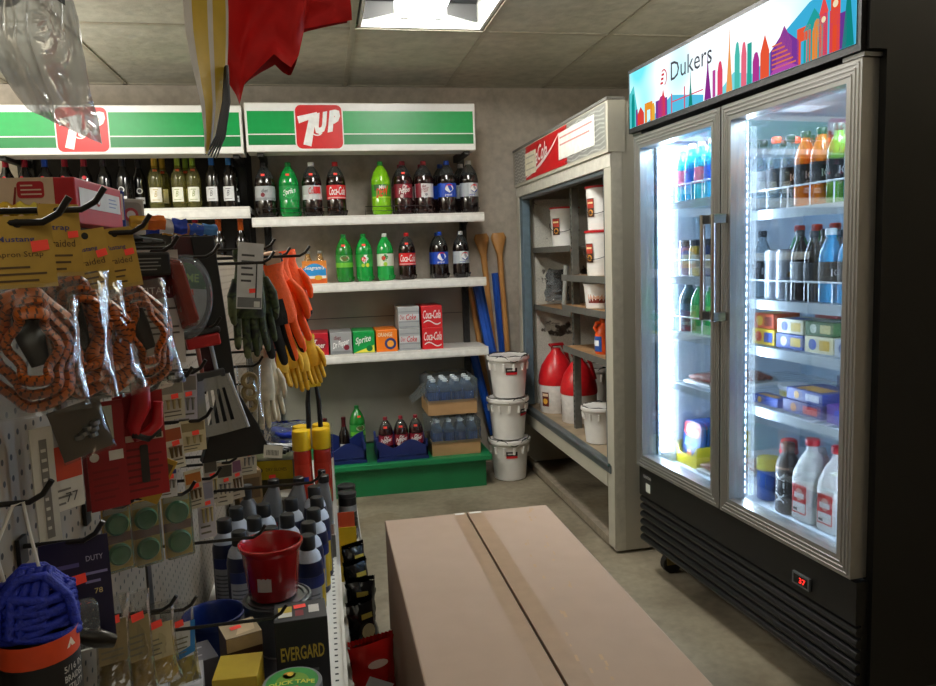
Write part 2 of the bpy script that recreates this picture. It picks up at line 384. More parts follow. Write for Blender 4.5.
# far hills and bridges
for c, pts in (('#58d3d6', [(0,.0),(.0,.62),(.03,.75),(.06,.2),(.06,0)]), ('#5bc7ec', [(.12,0),(.2,.16),(.27,.3),(.34,.22),(.44,.1),(.44,0)]), ('#3fb4e0', [(.62,0),(.70,.22),(.78,.5),(.86,.72),(1,.85),(1,0)]), ('#7fe0ea', [(.5,0),(.58,.25),(.66,.12),(.66,0)])):
    P.poly(fn2, [(A0+(A1-A0)*u, B0+(B1-B0)*v) for u, v in pts], G(c))
for a in [('#13938c',.015,.022,.62,4), ('#8a3a8e',.045,.012,.3), ('#e2483f',.055,.045,.32,2), ('#f39a2d',.105,.05,.34,3), ('#f0b640',.15,.02,.3,4), ('#7e3f98',.175,.07,.3,0), ('#c03a86',.19,.05,.36,4), ('#e8463c',.21,.022,.46,2), ('#e2556f',.268,.006,.32), ('#e2556f',.34,.006,.35),
          ('#178a7c',.365,.02,.58,1), ('#8e2f8f',.445,.034,.72,1), ('#c04f9e',.485,.014,.4,0), ('#e84c70',.508,.024,.5,4), ('#f5a55c',.548,.028,.95,1), ('#4fc2b4',.585,.022,.66,4), ('#ef6f86',.613,.022,.62,4), ('#32a89a',.638,.018,.56,0), ('#b43a94',.66,.026,.4,4),
          ('#ee5a3a',.69,.034,.58,2), ('#7b3a9c',.728,.10,.52,2), ('#a24a97',.75,.055,.58,2), ('#ee5a3a',.822,.045,.45,3), ('#25a3a0',.845,.065,.62,6), ('#f08a2e',.872,.03,.48,4), ('#5d3b94',.893,.024,.5,0), ('#ec4f4f',.895,.024,.72,5), ('#d8455a',.925,.03,.5,3), ('#e7502f',.928,.028,.93,5), ('#6c3a92',.955,.02,.42,0), ('#12857f',.962,.034,1.0,1)]: bld(*a)
P.rect(fn3, A0+.268*(A1-A0), B0+.17*(B1-B0), A0+.44*(A1-A0), B0+.19*(B1-B0), G('#e2556f'))
P.poly(fn4, [(A0+(A1-A0)*u, B0+(B1-B0)*v) for u, v in ((.728,.0),(.828,.0),(.79,.1),(.75,.1))], G('#b54fae'))
for k in range(6): P.rect(fn4, A0+(A1-A0)*.735, B0+(B1-B0)*(.06+k*.06), A0+(A1-A0)*.82*(1-.012*k), B0+(B1-B0)*(.08+k*.06), G('#e77a4c'))
P.text(fn4, 'Dukers', A0+.375*(A1-A0), B0+.68*(B1-B0), .215*(A1-A0), .30*(B1-B0), G('#4a4a52'), .0)
cx, cy = A0+.225*(A1-A0), B0+.64*(B1-B0)
for k in range(9): # open ring with bars
    a0, a1 = math.radians(-70+k*22), math.radians(-70+(k+1)*22)
    P.poly(fn4, [(cx+.024*math.cos(a0), cy+.03*math.sin(a0)), (cx+.024*math.cos(a1), cy+.03*math.sin(a1)), (cx+.019*math.cos(a1), cy+.025*math.sin(a1)), (cx+.019*math.cos(a0), cy+.025*math.sin(a0))], G('#d8333d'))
for k in range(3): P.rect(fn4, cx-.022+k*.004, cy-.02+k*.014, cx-.004+k*.004, cy-.012+k*.014, G('#d8333d'))
P.build('sign_face', sg)
# kick grille
k = M(); k.box((.0,.012,.33), (W+.01,.06,.447), FB)
k.box((.0,.03,.13), (W+.01,.06,.33), FB)
for i in range(6):
    z = .145+i*.033
    k.tube([(.0,.026,z), (W+.01,.026,z)], .0135, mat('#0f1011', .4), seg=8)
kg = k.build('front_grille', fr, smooth=40)
c = M(); c.box((.942,.004,.352), (1.012,.014,.388), mat('#5a5c60', .4)); c.box((.948,.0035,.357), (1.006,.006,.383), mat('#08080a', .2)); c.text(fl((0,.003,0),(1,0,0)), '37', .985, .37, .026, .016, glow('#ff2a22', 2.5), .01); c.build('thermostat_display', kg)
c = M(); c.rect(fl((0,.0115,0),(1,0,0)), .03, .355, .10, .43, mat('#1c1c1e', .5)); c.rect(fl((0,.011,0),(1,0,0)), .055, .355, .09, .39, mat('#c9ccc6', .5)); c.text(fl((0,.0105,0),(1,0,0)), 'CAUTION', .066, .415, .06, .012, mat('#b9b9b4', .5)); c.build('warning_sticker', kg)
for lx, ly in ((.06,.12), (1.10,.12), (.06,.72), (1.10,.72)):
    c = M(); bz = mat('#9c8a55', .35, .8)
    c.box((lx-.03,ly-.03,.105), (lx+.03,ly+.03,.13), bz); c.box((lx-.022,ly-.028,.04), (lx-.016,ly+.028,.11), bz); c.box((lx+.016,ly-.028,.04), (lx+.022,ly+.028,.11), bz)
    c.tube([(lx-.015,ly,.042), (lx+.015,ly,.042)], .041, mat('#1b1a19', .6), seg=16)
    c.build('caster', fr, smooth=40)
for lx in (.15, .35, .72, 1.0):
    area('refrigerator_fill', fw(lx, .16, 1.735), .1, .16, 3.2, (0,0,FRZ), (.85,.93,1))  # unseen fill under the top liner, added to brighten the fronts of the goods
# LED wash inside
for lx, rr, ly_, pw in ((.062, -90, .13, 7), (.612, -90, .085, 6), (1.148, 90, .085, 8), (.555, 90, .085, 2.5)):
    o = area('led_wash', fw(lx, ly_, 1.1), 1.2, .03, pw, (0,0,0), (.8,.9,1)); o.rotation_euler = (0, math.radians(rr), FRZ)
# ================================================================== old open-fronted drinks cooler now used as storage
CX, CY0, CY1 = 1.205, 2.985, 4.525
ck = thing('drinks_cooler', 'old doorless grey drinks cooler with red and silver header used as storage', 'cooler', (CX, CY0, 0))
LC = CY1-CY0; CD = .72
CG = mat('#b9b5a6', .45, noise=.06, scale=6); CDK = mat('#1d1b19', .7, noise=.3, scale=8); ED = mat('#5f676b', .45, .3, noise=.15, scale=12)
b = M()
b.box((0,0,.012), (CD,.03,1.94), CG); b.box((0,LC-.03,.012), (CD,LC,1.94), CG); b.box((CD-.03,.03,.012), (CD,LC-.03,1.94), CDK)
b.box((0,.03,1.90), (CD-.03,LC-.03,1.94), CG)
b.box((.0,-.001,.012), (.045,.0,1.94), mat('#c8c5b8', .4))
b.build('cabinet', ck, bevel=.004)
f = M()
f.box((-.006,.0,.02), (.03,.075,1.735), CG); f.box((.0,.075,.40), (.03,.10,1.69), ED)
f.box((-.006,LC-.06,.30), (.03,LC,1.735), CG); f.box((.0,LC-.115,.40), (.05,LC-.06,1.69), mat('#5c707c', .5, noise=.12))
f.box((-.008,.0,1.675), (.05,LC,1.735), mat('#c9c6ba', .4)); f.box((.0,.075,1.655), (.04,LC-.06,1.675), ED)
f.build('front_frame', ck, bevel=.003)
s = M(); s.box((-.012,.03,.355), (.03,LC-.03,.389), ED); s.box((-.008,.075,.285), (.03,LC-.03,.352), CG); s.tube([(-.014,.04,.391), (-.014,LC-.03,.391)], .008, ED)
s.build('sill', ck)
rt = M(); rt.box((-.004,.06,.012), (.03,LC-.03,.05), mat('#8d8272', .5, noise=.2)); rt.box((.03,.06,.012), (.05,LC-.03,.03), mat('#6d4a30', .8, noise=.3)); rt.box((.66,.03,.05), (.67,LC-.03,.285), CDK); rt.build('bottom_rail', ck)
dk = M(); dk.box((.03,.03,.33), (CD-.03,LC-.03,.39), mat('#9c8a72', .7, noise=.25, scale=9)); dk.build('deck', ck)
def peel():
    m = noisy('peeling_paint', [(.30, '#2b2621'), (.37, '#4f463c'), (.40, '#d9d5c8'), (.7, '#e6e3d8')], 9, .6, 6, .1)
    return m
pl = M(); pl.box((.09,LC-.055,.39), (CD-.03,LC-.03,1.66), peel()); pl.build('peeling_liner', ck)
# header
hd = M(); hd.box((-.016,-.003,1.735), (.06,LC,1.955), CG); hd.box((-.02,-.004,1.945), (.06,LC,1.958), mat('#6d6b66', .5)); H = hd.build('header', ck)
fh = lambda n: (lambda u, v: V((-.0165-.0006*n, LC-u, v)))        # u runs from the far end towards the near end
p = M(); z0, z1 = 1.752, 1.938
p.rect(fh(0), .03, z0, LC-.02, z1, mat('#9d9d98', .35, .3, noise=.05), 4)
for k in range(9):                                     # embossed silver waves at both ends
    for u0, u1 in ((.035, .285), (LC-.56, LC-.03)):
        v = z0+.02*k+.006
        pts = [(u0+(u1-u0)*i/10, v+.006*math.sin(i*1.9+k*.8)) for i in range(11)]
        p.add([fh(1)(a, c+d) for d in (0, .007) for a, c in pts if z0 < c < z1-.01], [(i, i+1, i+12, i+11) for i in range(10)] if all(z0 < c < z1-.01 for a, c in pts) else [], mat('#c9c9c4', .3, .4))
p.rect(fh(1), .285, z0, LC-.52, z1, mat('#c4161c', .35, noise=.05), 3)
p.add([fh(2)(.30+.6*i/16, z0+.012+(.05+.1*(i/16)**1.6)*(i/16)+d*(.02-.012*abs(i/8-1))) for d in (0, 1) for i in range(17)], [(i, i+1, i+18, i+17) for i in range(16)], mat('#e9d9d4', .4))
p.text(fh(3), 'Coca', .44, 1.862, .17, .085, mat('#f1ebe6', .4), .012, .3)
p.text(fh(3), 'Cola', .615, 1.872, .17, .085, mat('#f1ebe6', .4), .012, .3)
p.build('sign_face', H)
for u0, u1, v0, v1, nm, lab in ((.28,.50,1.775,1.90,'taped_note','small cream paper note taped over the red cooler header'), (.90,1.40,1.785,1.915,'taped_note','long white paper notice taped across the cooler header')):
    n = M(); n.rect(fh(5), u0, v0, u1, v1, mat('#e3dcc4' if u0 < .5 else '#e4e3da', .7), 1)
    for k in range(3 if u0 < .5 else 2): n.rect(fh(6), u0+.02, v1-.03-k*.034, u1-.03-.03*(k % 2), v1-.022-k*.034, mat('#b9b3a0' if u0 < .5 else '#c98a86', .7))
    o = n.build(nm); o.location = (CX, CY0, 0); tag(o, lab, 'note')
# slotted posts and inner shelves
YP_ = atX(574, 300, CX+.09).y-CY0
for y, x in ((YP_,.10), (YP_,.60)):
    q = M(); gm = mat('#6f6f69', .5, .4, noise=.2)
    q.box((x-.018,y-.014,.39), (x+.018,y-.008,1.66), gm); q.box((x-.018,y-.008,.39), (x-.012,y+.016,1.66), gm)
    for k in range(44): q.box((x-.0188,y-.003,.42+k*.028), (x-.0175,y+.006,.432+k*.028), CDK)
    q.build('slotted_post', ck)
def cshelf(y0, y1, z, m):
    s = M(); x0 = .08 if y0 > .2 else .022; s.box((x0,y0,z-.02), (CD-.04,y1,z), m); s.box((x0-.005,y0,z-.028), (x0,y1,z+.004), mat('#6f6f69', .5, .4)); s.build('shelf', ck)
WD = mat('#9a7650', .7, noise=.25, scale=9); GS = mat('#77766f', .5, .3, noise=.15)
zFU, zFM, zNU, zNM = atX(556,247,1.285).z, atX(556,309,1.285).z, atX(596,277,1.225).z, atX(596,357,1.225).z
zNX = atX(596,311,1.225).z
for a in ((YP_+.02,LC-.06,zFU,GS), (YP_+.02,LC-.06,zFM,WD), (.04,YP_-.02,zNU,WD), (.04,YP_-.02,zNX,WD), (.04,YP_-.02,zNM,WD)): cshelf(*a)
# ------------------------------------------------------------------ pails
PW = mat('#eceae6', .35, noise=.03); PR = mat('#c01c26', .4, noise=.04)
def make_pail(kind):
    """kind: 'muck' = round utility bucket with a lid; 'seed' = tall straight pail with red lid"""
    t = thing('pail', 'x', 'bucket')
    if kind == 'muck':
        b = M(); b.lathe([(.085,0),(.094,.004),(.104,.11),(.113,.21),(.116,.213),(.116,.222),(.112,.224)], PW, seg=28)
        for k in range(12):
            a = 2*PI*k/12; b.box((-.001,-.001,0), (0,0,.001), PW)
            b.tube([(.1115*math.cos(a),.1115*math.sin(a),.165), (.116*math.cos(a),.116*math.sin(a),.205)], .008, PW, seg=6)
        b.build('body', t, smooth=40)
        l = M(); l.lathe([(.10,.222),(.126,.222),(.128,.228),(.126,.244),(.118,.247),(.112,.243),(.02,.243)], PW, seg=28); l.build('lid', t, smooth=40)
        h = M(); h.tube([(.124*math.cos(a), .124*math.sin(a), .235+.02*math.sin((a)*5)) for a in [PI+.5+k*(PI-1)/14 for k in range(15)]], .0028, mat('#17181a', .5), seg=6)
        h.tube([(.118*math.cos(a), .118*math.sin(a), .248+.004*math.sin(a*7)) for a in [PI*.1+k*PI*1.9/20 for k in range(21)]], .0028, mat('#17181a', .5), seg=6)
        h.build('handle', t, smooth=40)
        s = M(); c = cyl(.1142, 0, -90); c = lambda u, v: V(((.1105+(v-.15)*.05)*math.cos(math.radians(-97)+u/.112), (.1105+(v-.15)*.05)*math.sin(math.radians(-97)+u/.112), v))
        s.rect(c, -.034,.142, .034,.182, BLACK, 5); s.rect(lambda u, v: c(u, v)*1.0+V((0,-.0006,0)), -.034,.142, .034,.156, mat('#c8202a', .5), 4); s.rect(lambda u, v: c(u, v)+V((0,-.0006,0)), -.026,.165, .018,.173, mat('#b9b9b4', .5), 4)
        s.build('sticker', t)
    return t
G_ = 'white lidded buckets stacked beside the shelves'
for i, (z, lab) in enumerate(((.0,'white lidded bucket standing on the floor, bottom of the stack of three'), (.248,'white lidded bucket in the middle of the stack of three'), (.496,'white lidded bucket on top of the stack of three beside the shelves'))):
    inst('muck', lambda: make_pail('muck'), lab, (1.045+(0,-.004,.006)[i], 4.25, z), (0,.9,.05)[i], G_)
def loc(x, y, X): p = atX(x, y, X); return p
for i, (px_, x, sc_, lab) in enumerate(((600,1.31,.74,'white lidded bucket at the near front of the lower cooler deck'), (595,1.60,1.0,'white lidded bucket behind another one on the cooler deck'))):
    inst('muck', None, lab, (x, atX(px_, 420, x).y, .3905), (2.2,-.5)[i], 'white lidded buckets on the cooler deck', sc=sc_)
def make_seed(h=.36, lid=True, art=0):   # later scaled to size
    t = thing('pail', 'x', 'bucket')
    b = M(); b.lathe([(.11,0),(.116,.004),(.122,h*.55),(.127,h*.8),(.131,h*.8),(.131,h*.84),(.128,h*.84),(.13,h*.97)], PW, seg=28); b.build('body', t, smooth=40)
    if lid:
        l = M(); l.lathe([(.13,h*.955),(.139,h*.955),(.14,h*.99),(.134,h),(.01,h)], PR, seg=28); l.build('lid', t, smooth=40)
    c = lambda k: (lambda u, v: V(((.1225+.0006*k+.012*(v/h))*math.cos(math.radians(216)+u/.125), (.1225+.0006*k+.012*(v/h))*math.sin(math.radians(216)+u/.125), v)))
    s = M(); s.rect(c(0), -.06,h*.3, .02,h*.72, mat('#3a1a14', .5), 5); s.rect(c(1), -.057,h*.5, .017,h*.70, mat('#a8301f', .5, noise=.3), 5); s.disc(c(1), -.015,h*.4, .026, mat('#d99a3a', .5)); s.disc(c(2), -.015,h*.4, .014, mat('#40200f', .5)); s.rect(c(2), -.05,h*.6, .01,h*.64, mat('#f0d9a0', .5), 4)
    s.build('picture_label', t)
    hh = M(); hh.tube([(.135*math.cos(a)-.004, .135*math.sin(a), h*.62-.09*math.cos((a-PI*1.28)*1.0)) for a in [PI*1.28-1.5+3.0*k/14 for k in range(15)]], .003, BLACK, seg=6); hh.build('handle', t, smooth=40)
    return t
g2 = 'red lidded white pails in the cooler'
inst('seed', make_seed, 'white pail with red lid alone on the far upper cooler shelf', (1.395, atX(565,247,1.395).y, zFU+.001), .1, g2, sc=.63)
inst('seed', None, 'white pail with red lid and black handle on the near cooler shelf, lower of two', (1.31, atX(602,277,1.31).y, zNU+.001), -.15, g2, sc=.59)
inst('seed', None, 'white pail on top of the red lidded pail, near the cooler header', (1.312, atX(603,277,1.312).y, zNU+.002+.36*.59), -.12, g2, sc=.57)
def make_short():
    t = thing('pail', 'x', 'bucket'); h = .14
    b = M(); b.lathe([(.11,0),(.115,.004),(.13,h),(.134,h),(.134,h+.008),(.126,h+.008)], PW, seg=28); b.build('body', t, smooth=40)
    c = lambda k: (lambda u, v: V(((.1165+.0006*k+.075*v)*math.cos(math.radians(232)+u/.12), (.1165+.0006*k+.075*v)*math.sin(math.radians(232)+u/.12), v)))
    s = M(); s.rect(c(0), -.07,.035, .07,.115, mat('#7d2a1c', .5, noise=.4), 6); s.rect(c(1), -.07,.06, .07,.09, mat('#d8a890', .5, noise=.3), 6); s.rect(c(1), -.04,.095, .03,.108, mat('#e9c9a0', .5), 5); s.build('picture_label', t); return t
inst('short', make_short, 'open white pail with a brown picture label on the middle near shelf of the cooler', (1.31, atX(601,312,1.31).y, zNX+.001), 0).scale = (.62, .62, .80)
def make_jug():
    t = thing('feeder_jug', 'x', 'jug')
    b = M(); b.lathe([(.115,0),(.12,.006),(.125,.20)], mat('#e6e2df', .35), seg=24); b.build('base', t, smooth=40)
    d = M(); d.lathe([(.127,.198),(.13,.205),(.125,.26),(.105,.33),(.06,.40),(.035,.43),(.032,.45),(.02,.452)], mat('#cf1d25', .3), seg=24); d.build('dome', t, smooth=40)
    h = M(); h.tube([(-.03,0,.45), (-.05,0,.475), (.05,0,.475), (.09,0,.40), (.118,0,.30)], [.012,.013,.013,.012,.012], mat('#b3161e', .35), flat=1.6); h.build('handle', t, smooth=50)
    s = M(); c = lambda u, v: V(((.1225+.024*v)*math.cos(PI+u/.125+.25), (.1225+.024*v)*math.sin(PI+u/.125+.25), v)); s.rect(c, -.03,.05, .03,.15, mat('#5a1a14', .5), 4); c2 = lambda u, v: c(u, v)*1.004; s.disc(c2, 0,.085, .02, mat('#d9a23a', .5)); s.rect(c2, -.025,.12, .025,.14, mat('#e9d0b0', .5), 4); s.build('sticker', t)
    return t
g4 = 'red domed jugs on the cooler deck'
inst('jug', make_jug, 'red domed plastic jug with white base at the far end of the cooler deck', (1.34, atX(557,400,1.34).y, .3905), .3, g4, sc=.84)
inst('jug', None, 'red domed plastic jug half hidden behind the slotted post', (1.37, atX(579,400,1.37).y, .3905), -.6, g4, sc=.80)
# orange detergent jug
t = thing('detergent_jug', 'orange plastic detergent jug with blue label on the near cooler shelf', 'jug', (1.30, atX(604,350,1.30).y, zNM+.001), 0)
t.scale = (.72, .72, .66)
dj = M(); OR = mat('#ee5a1c', .35)
dj.loft([[(a*sx, bb*sy, z) for a, bb in [(math.cos(2*PI*k/16), math.sin(2*PI*k/16)) for k in range(16)]] for z, sx, sy in ((0,.055,.05),(.006,.06,.052),(.14,.06,.052),(.19,.045,.045),(.21,.025,.03),(.225,.022,.024))], OR); dj.build('body', t, smooth=45)
d = M(); d.tube([(-.04,0,.15), (-.062,0,.19), (-.05,0,.225), (-.015,0,.225)], [.012,.013,.013,.012], OR); d.build('handle', t, smooth=45)
d = M(); d.lathe([(.024,.222),(.026,.225),(.026,.26),(.022,.262)], mat('#e8641f', .4)); d.build('cap', t, smooth=40)
d = M(); c = lambda u, v: V((-.0612*math.cos(u/.06), -.0532*math.sin(u/.06), v)); d.rect(c, -.05,.02, .06,.13, mat('#2b4f9a', .45, noise=.3), 8); d.rect(lambda u, v: c(u, v)*1.01, -.02,.06, .04,.10, mat('#e9eef6', .4, noise=.2), 6); d.build('label', t)
# crumpled foil bundle and grey hose on the middle far shelf
fb = M(); YB_ = atX(557,300,1.41).y
fb.grid(26, 18, lambda a, b: V((1.41+.075*math.cos(a*2*PI)*(1-.25*b)+.02*NZ.noise(V((a*9,b*9,1))), YB_+.055*math.sin(a*2*PI)*(1-.25*b)+.02*NZ.noise(V((a*9,b*9,5))), zFM+.024+.19*b+.02*NZ.noise(V((a*7,b*7,9))))), clear('#c9cdd0', .9, .12, .35, '#8f9498', .6, 25))
fb.grid(12, 6, lambda a, b: V((1.41+.055*b*math.cos(a*2*PI), YB_+.041*b*math.sin(a*2*PI), zFM+.215-.02*b)), clear('#c9cdd0', .9, .12, .35, '#8f9498', .6, 25))
tag(fb.build('plastic_bundle', smooth=60), 'crumpled clear plastic bundle on the far middle cooler shelf', 'bundle')
hs = M(); hs.tube([(1.34, atX(564,300,1.34).y-.05*math.sin(k*PI/26), zFM+.015+.23*math.sin(k*PI/26)) for k in range(14)], .014, mat('#a7a9a4', .5), seg=10)
tag(hs.build('grey_hose', smooth=60), 'grey bent hose standing beside the plastic bundle', 'hose')
# ================================================================== wall shelving with soft drinks
SY = 4.30; SB = WB-.012
SHW = mat('#dcdad4', .4, noise=.04); UPR = mat('#20201f', .5, noise=.15); UPW = mat('#43423f', .6)
SX0, SX1 = -.362, .945; SZ = [1.578, 1.203, .792]
sh = thing('wall_shelving', 'white three-tier wall shelving bay holding large soda bottles and cartons', 'shelving', (0, SB, 0))
def wshelf(par, x0, x1, z, lip=.05, dep=None):
    d = SB-SY
    s = M(); s.box((x0,-d,z-.008), (x1,0,z), SHW); s.box((x0,-d-.006,z-lip), (x1,-d+.012,z+.002), SHW); s.box((x0,-d-.009,z-lip*.85), (x1,-d-.006,z-lip*.2), mat('#e7e6e1', .35))
    s.box((x0,-d+.012,z-.03), (x0+.004,0,z-.008), SHW); s.box((x1-.004,-d+.012,z-.03), (x1,0,z-.008), SHW)
    return s.build('shelf', par, bevel=.002)
for z in SZ: wshelf(sh, SX0, SX1, z)
for x in (-.30, .872):
    u = M(); u.box((x-.02,-.03,.195), (x+.02,0,2.14), UPR)
    for k in range(40): u.box((x-.006,-.031,.25+k*.047), (x+.006,-.0295,.275+k*.047), BLACK)
    u.build('upright', sh)
    for z in SZ:
        b = M(); b.add([(x-.004,-.03,z-.012), (x-.004,-.28,z-.012), (x-.004,-.03,z-.09), (x+.004,-.03,z-.012), (x+.004,-.28,z-.012), (x+.004,-.03,z-.09)], [(0,1,2), (5,4,3), (0,3,4,1), (1,4,5,2), (2,5,3,0)], UPR); b.build('bracket', sh)
bp = M(); bp.box((SX0,-.008,.2), (.86,-.001,1.19), mat('#8f8a80', .7, noise=.12, scale=5)); bp.box((SX0, -.0095,.98), (.86,-.008,.984), UPW); bp.build('back_panel', sh)
s2 = thing('wall_shelving', 'left wall shelving bay holding wine bottles', 'shelving', (0, SB, 0))
wshelf(s2, -1.62, -.368, 1.640, .062)
lowz = 1.28
wshelf(s2, -1.62, -.368, lowz, .05)
for x in (-1.55, -.42):
    u = M(); u.box((x-.02,-.03,.195 if x > -.6 else 0), (x+.02,0,2.14), UPR); u.build('upright', s2)
bp = M(); bp.box((-1.62,-.008,.2), (-.37,-.001,2.0), mat('#2c2926', .8, noise=.2)); bp.build('back_panel', s2)
# header signs
GRN = mat('#009a4a', .35, noise=.05); GRD = mat('#007a3b', .35, noise=.05)
def header(x0, x1, z0, z1, label, logo_x):
    t = thing('shelf_header', label, 'sign', (x0, 4.20, z0)); w = x1-x0; h = z1-z0
    c = M(); c.box((0,0,0), (w,.16,h), mat('#e4e3dd', .4, noise=.04)); o = c.build('casing', t, bevel=.003)
    p = M(); F = lambda k: fl((0,-.001-.0007*k,0), (1,0,0))
    p.rect(F(0), .006,.006, w-.006,h-.006, mat('#eeeeea', .3, noise=.03))
    p.rect(F(1), .012,.035, w-.012,.088, GRD, 3); p.rect(F(1), .012,.094, w-.012,.212, GRN, 3)
    if logo_x:
        lx0, lx1 = logo_x
        p.poly(F(2), rrect(lx0-.006,.008, lx1+.006,h-.006, .035), mat('#eeeeea', .3))
        p.poly(F(3), rrect(lx0,.014, lx1,h-.012, .03), mat('#cc1719', .35, noise=.05))
        L = lx1-lx0; q = lambda a, b: (lx0+a*L, .014+b*(h-.026)); wt = mat('#f2f2f0', .35)
        p.poly(F(4), [q(.05,.75), q(.06,.60), q(.27,.67), q(.16,.08), q(.33,.08), q(.44,.80)][:6] if False else [q(.04,.74), q(.07,.58), q(.28,.66), q(.14,.10), q(.31,.05), q(.47,.84)], wt)
        # disc of the logo between the numeral and the letters
        
        n = 10
        for i in range(n):
            a0, a1 = math.radians(130+i*19), math.radians(130+(i+1)*19); r0, r1 = .03, .036
            cx, cy = lx0+.45*L, .014+.45*(h-.026)
            p.poly(F(5), [(cx+r0*math.cos(a0), cy+r0*math.sin(a0)), (cx+r1*math.cos(a0), cy+r1*math.sin(a0)), (cx+r1*math.cos(a1), cy+r1*math.sin(a1)), (cx+r0*math.cos(a1), cy+r0*math.sin(a1))], wt)
        for s_, u, sz in (('U',.545,.24), ('P',.82,.24)):
            k = .2
            def FF(a, bb, F=F(5), cx=lx0+.62*L, k=k): return F(a, bb+(a-cx)*k+(0))
            p.text(FF, s_, lx0+u*L, .014+(.60)*(h-.026), sz*L+.012, .112, wt, .085, .2)
    p.build('sign_face', o)
    for x in (.05, w-.06):
        b = M(); b.box((x,.03,-.02), (x+.03,.16,.0), UPR); b.box((x,.16,-.02), (x+.03,.40,.02), UPR); b.build('bracket', t)
    return t
header(-.356, .888, 1.92, 2.175, 'green striped header sign with a red square logo, above the soda bottles', (.262,.508))
header(-1.62, -.372, 1.912, 2.16, 'green striped header sign above the wine bottles, partly behind a clear bag', (.34,.585))
# green plinth
pl = thing('green_plinth', 'green painted wooden plinth under the shelves carrying crates and water', 'plinth', (0, 4.11, 0))
pg = mat('#12703f', .45, noise=.12, scale=6)
pb = M(); pb.box((-.6,.02,0), (.872,SB-4.11,.158), pg); pb.build('box', pl)
pt = M(); pt.box((-.6,-.012,.158), (.905,SB-4.11,.19), mat('#157a47', .4, noise=.12, scale=6)); pt.build('lid_board', pl, bevel=.004)

# ------------------------------------------------------------------ bottles
def lw(r): return 2*PI*r
CLP = clear('#d5dad8', .8, .04, .10, '#8a8f90')
def make_soda(key, liq, cap, lab, art, h=.292, clearneck=True, seg=22):
    """two-litre bottle: petaloid foot, wide body with a wrapped label, domed shoulder, neck and cap"""
    k = h/.292
    t = thing('soda_bottle', 'x', 'bottle')
    R = .0535*k
    lm = mat(liq, .12, noise=.05, coat=.4)
    b = M()
    b.lathe([(R*.55,0),(R*.80,.003*k),(R*.97,.02*k),(R,.04*k),(R*.985,.09*k),(R*.97,.093*k),(R*.97,.168*k),(R,.172*k),(R*.985,.19*k),(R*.9,.21*k)], lm, seg=seg)
    for a in range(5):                                 # feet
        q = 2*PI*a/5; b.tube([(R*.55*math.cos(q),R*.55*math.sin(q),.0105*k), (R*.86*math.cos(q),R*.86*math.sin(q),.0145*k), (R*.97*math.cos(q),R*.97*math.sin(q),.036*k)], .010*k, lm, seg=6)
    up = [(R*.9,.21*k),(R*.76,.232*k),(R*.52,.255*k),(R*.33,.268*k),(R*.26,.274*k),(R*.26,.282*k)]
    if clearneck:
        b.lathe([(R*.9,.21*k),(R*.8,.225*k)], lm, seg=seg)
        b.build('body', t, smooth=40)
        n = M(); n.lathe(up, CLP, seg=seg, caps=False); n.build('neck', t, smooth=60)
    else:
        b.lathe(up, lm, seg=seg); b.build('body', t, smooth=40)
    c = M(); cm = mat(cap, .4); c.lathe([(R*.285,.272*k),(R*.32,.274*k),(R*.32,.277*k),(R*.28,.278*k),(R*.295,.279*k),(R*.295,.293*k),(R*.26,.295*k)], cm, seg=16)
    c.build('cap', t, smooth=40)
    if key in ('dietgrey','sprite','dietcoke','coke','lemon','ginger','pepper'):
        q = M(); f = lambda u, v: V((R*.80*math.cos(-1.7+u/(R*.8)), R*.80*math.sin(-1.7+u/(R*.8)), .226*k+v)); q.rect(lambda u, v: f(u, v)*1.0+V((0,-.002-.2*v if v > 0 else -.004,0)), -.010,-.006,.010,.006, PRICE, 3); q.build('price_sticker', t)
    l = M(); rr = R*.985
    if lab:
        l.rect(cyl(rr, .093*k), -PI*rr*.999,0, PI*rr*.999,.075*k, mat(lab, .4, noise=.04), 30)
    if art: art(l, lambda n, r=rr, k=k: cyl(r+.0005*(n+1), .093*k), .075*k)
    if l.v: l.build('label', t)
    return t
def T(s, col, v=.5, w=.075, h=.45, bold=.012, shear=.25, slant=0):
    def art(l, F, H):
        f = F(1)
        l.text((lambda u, q: f(u, q+u*slant)), s, 0, H*v, min(w*1.18,.1), H*min(.8,h*1.2), mat(col, .4), bold, shear)
    return art
def many(*arts):
    def a(l, F, H):
        for x in arts: x(l, F, H)
    return a
def band(col, v0, v1, n=0, u=None): 
    def art(l, F, H):
        r = .0535; uu = u or (-.07, .07)
        l.rect(F(n), uu[0], H*v0, uu[1], H*v1, mat(col, .4), 12)
    return art
def blob(col, u, v, r, n=2, ry=None):
    def art(l, F, H): l.disc(F(n), u, H*v, r, mat(col, .4), 16, ry)
    return art
def globe(u=0.005, v=.58, r=.024):
    def art(l, F, H):
        y = H*v; W_, Rr, Bl = mat('#f4f4f6', .4), mat('#d8202c', .4), mat('#1440a0', .4)
        l.disc(F(2), u, y, r, W_, 20)
        f = F(3)
        for m_, a0, a1 in ((Rr, 18, 176), (Bl, 202, 352)):
            l.poly(f, [(u+r*math.cos(math.radians(a0+(a1-a0)*k/14)), y+r*math.sin(math.radians(a0+(a1-a0)*k/14))) for k in range(15)], m_)
    return art
W_ = '#f3f3f0'
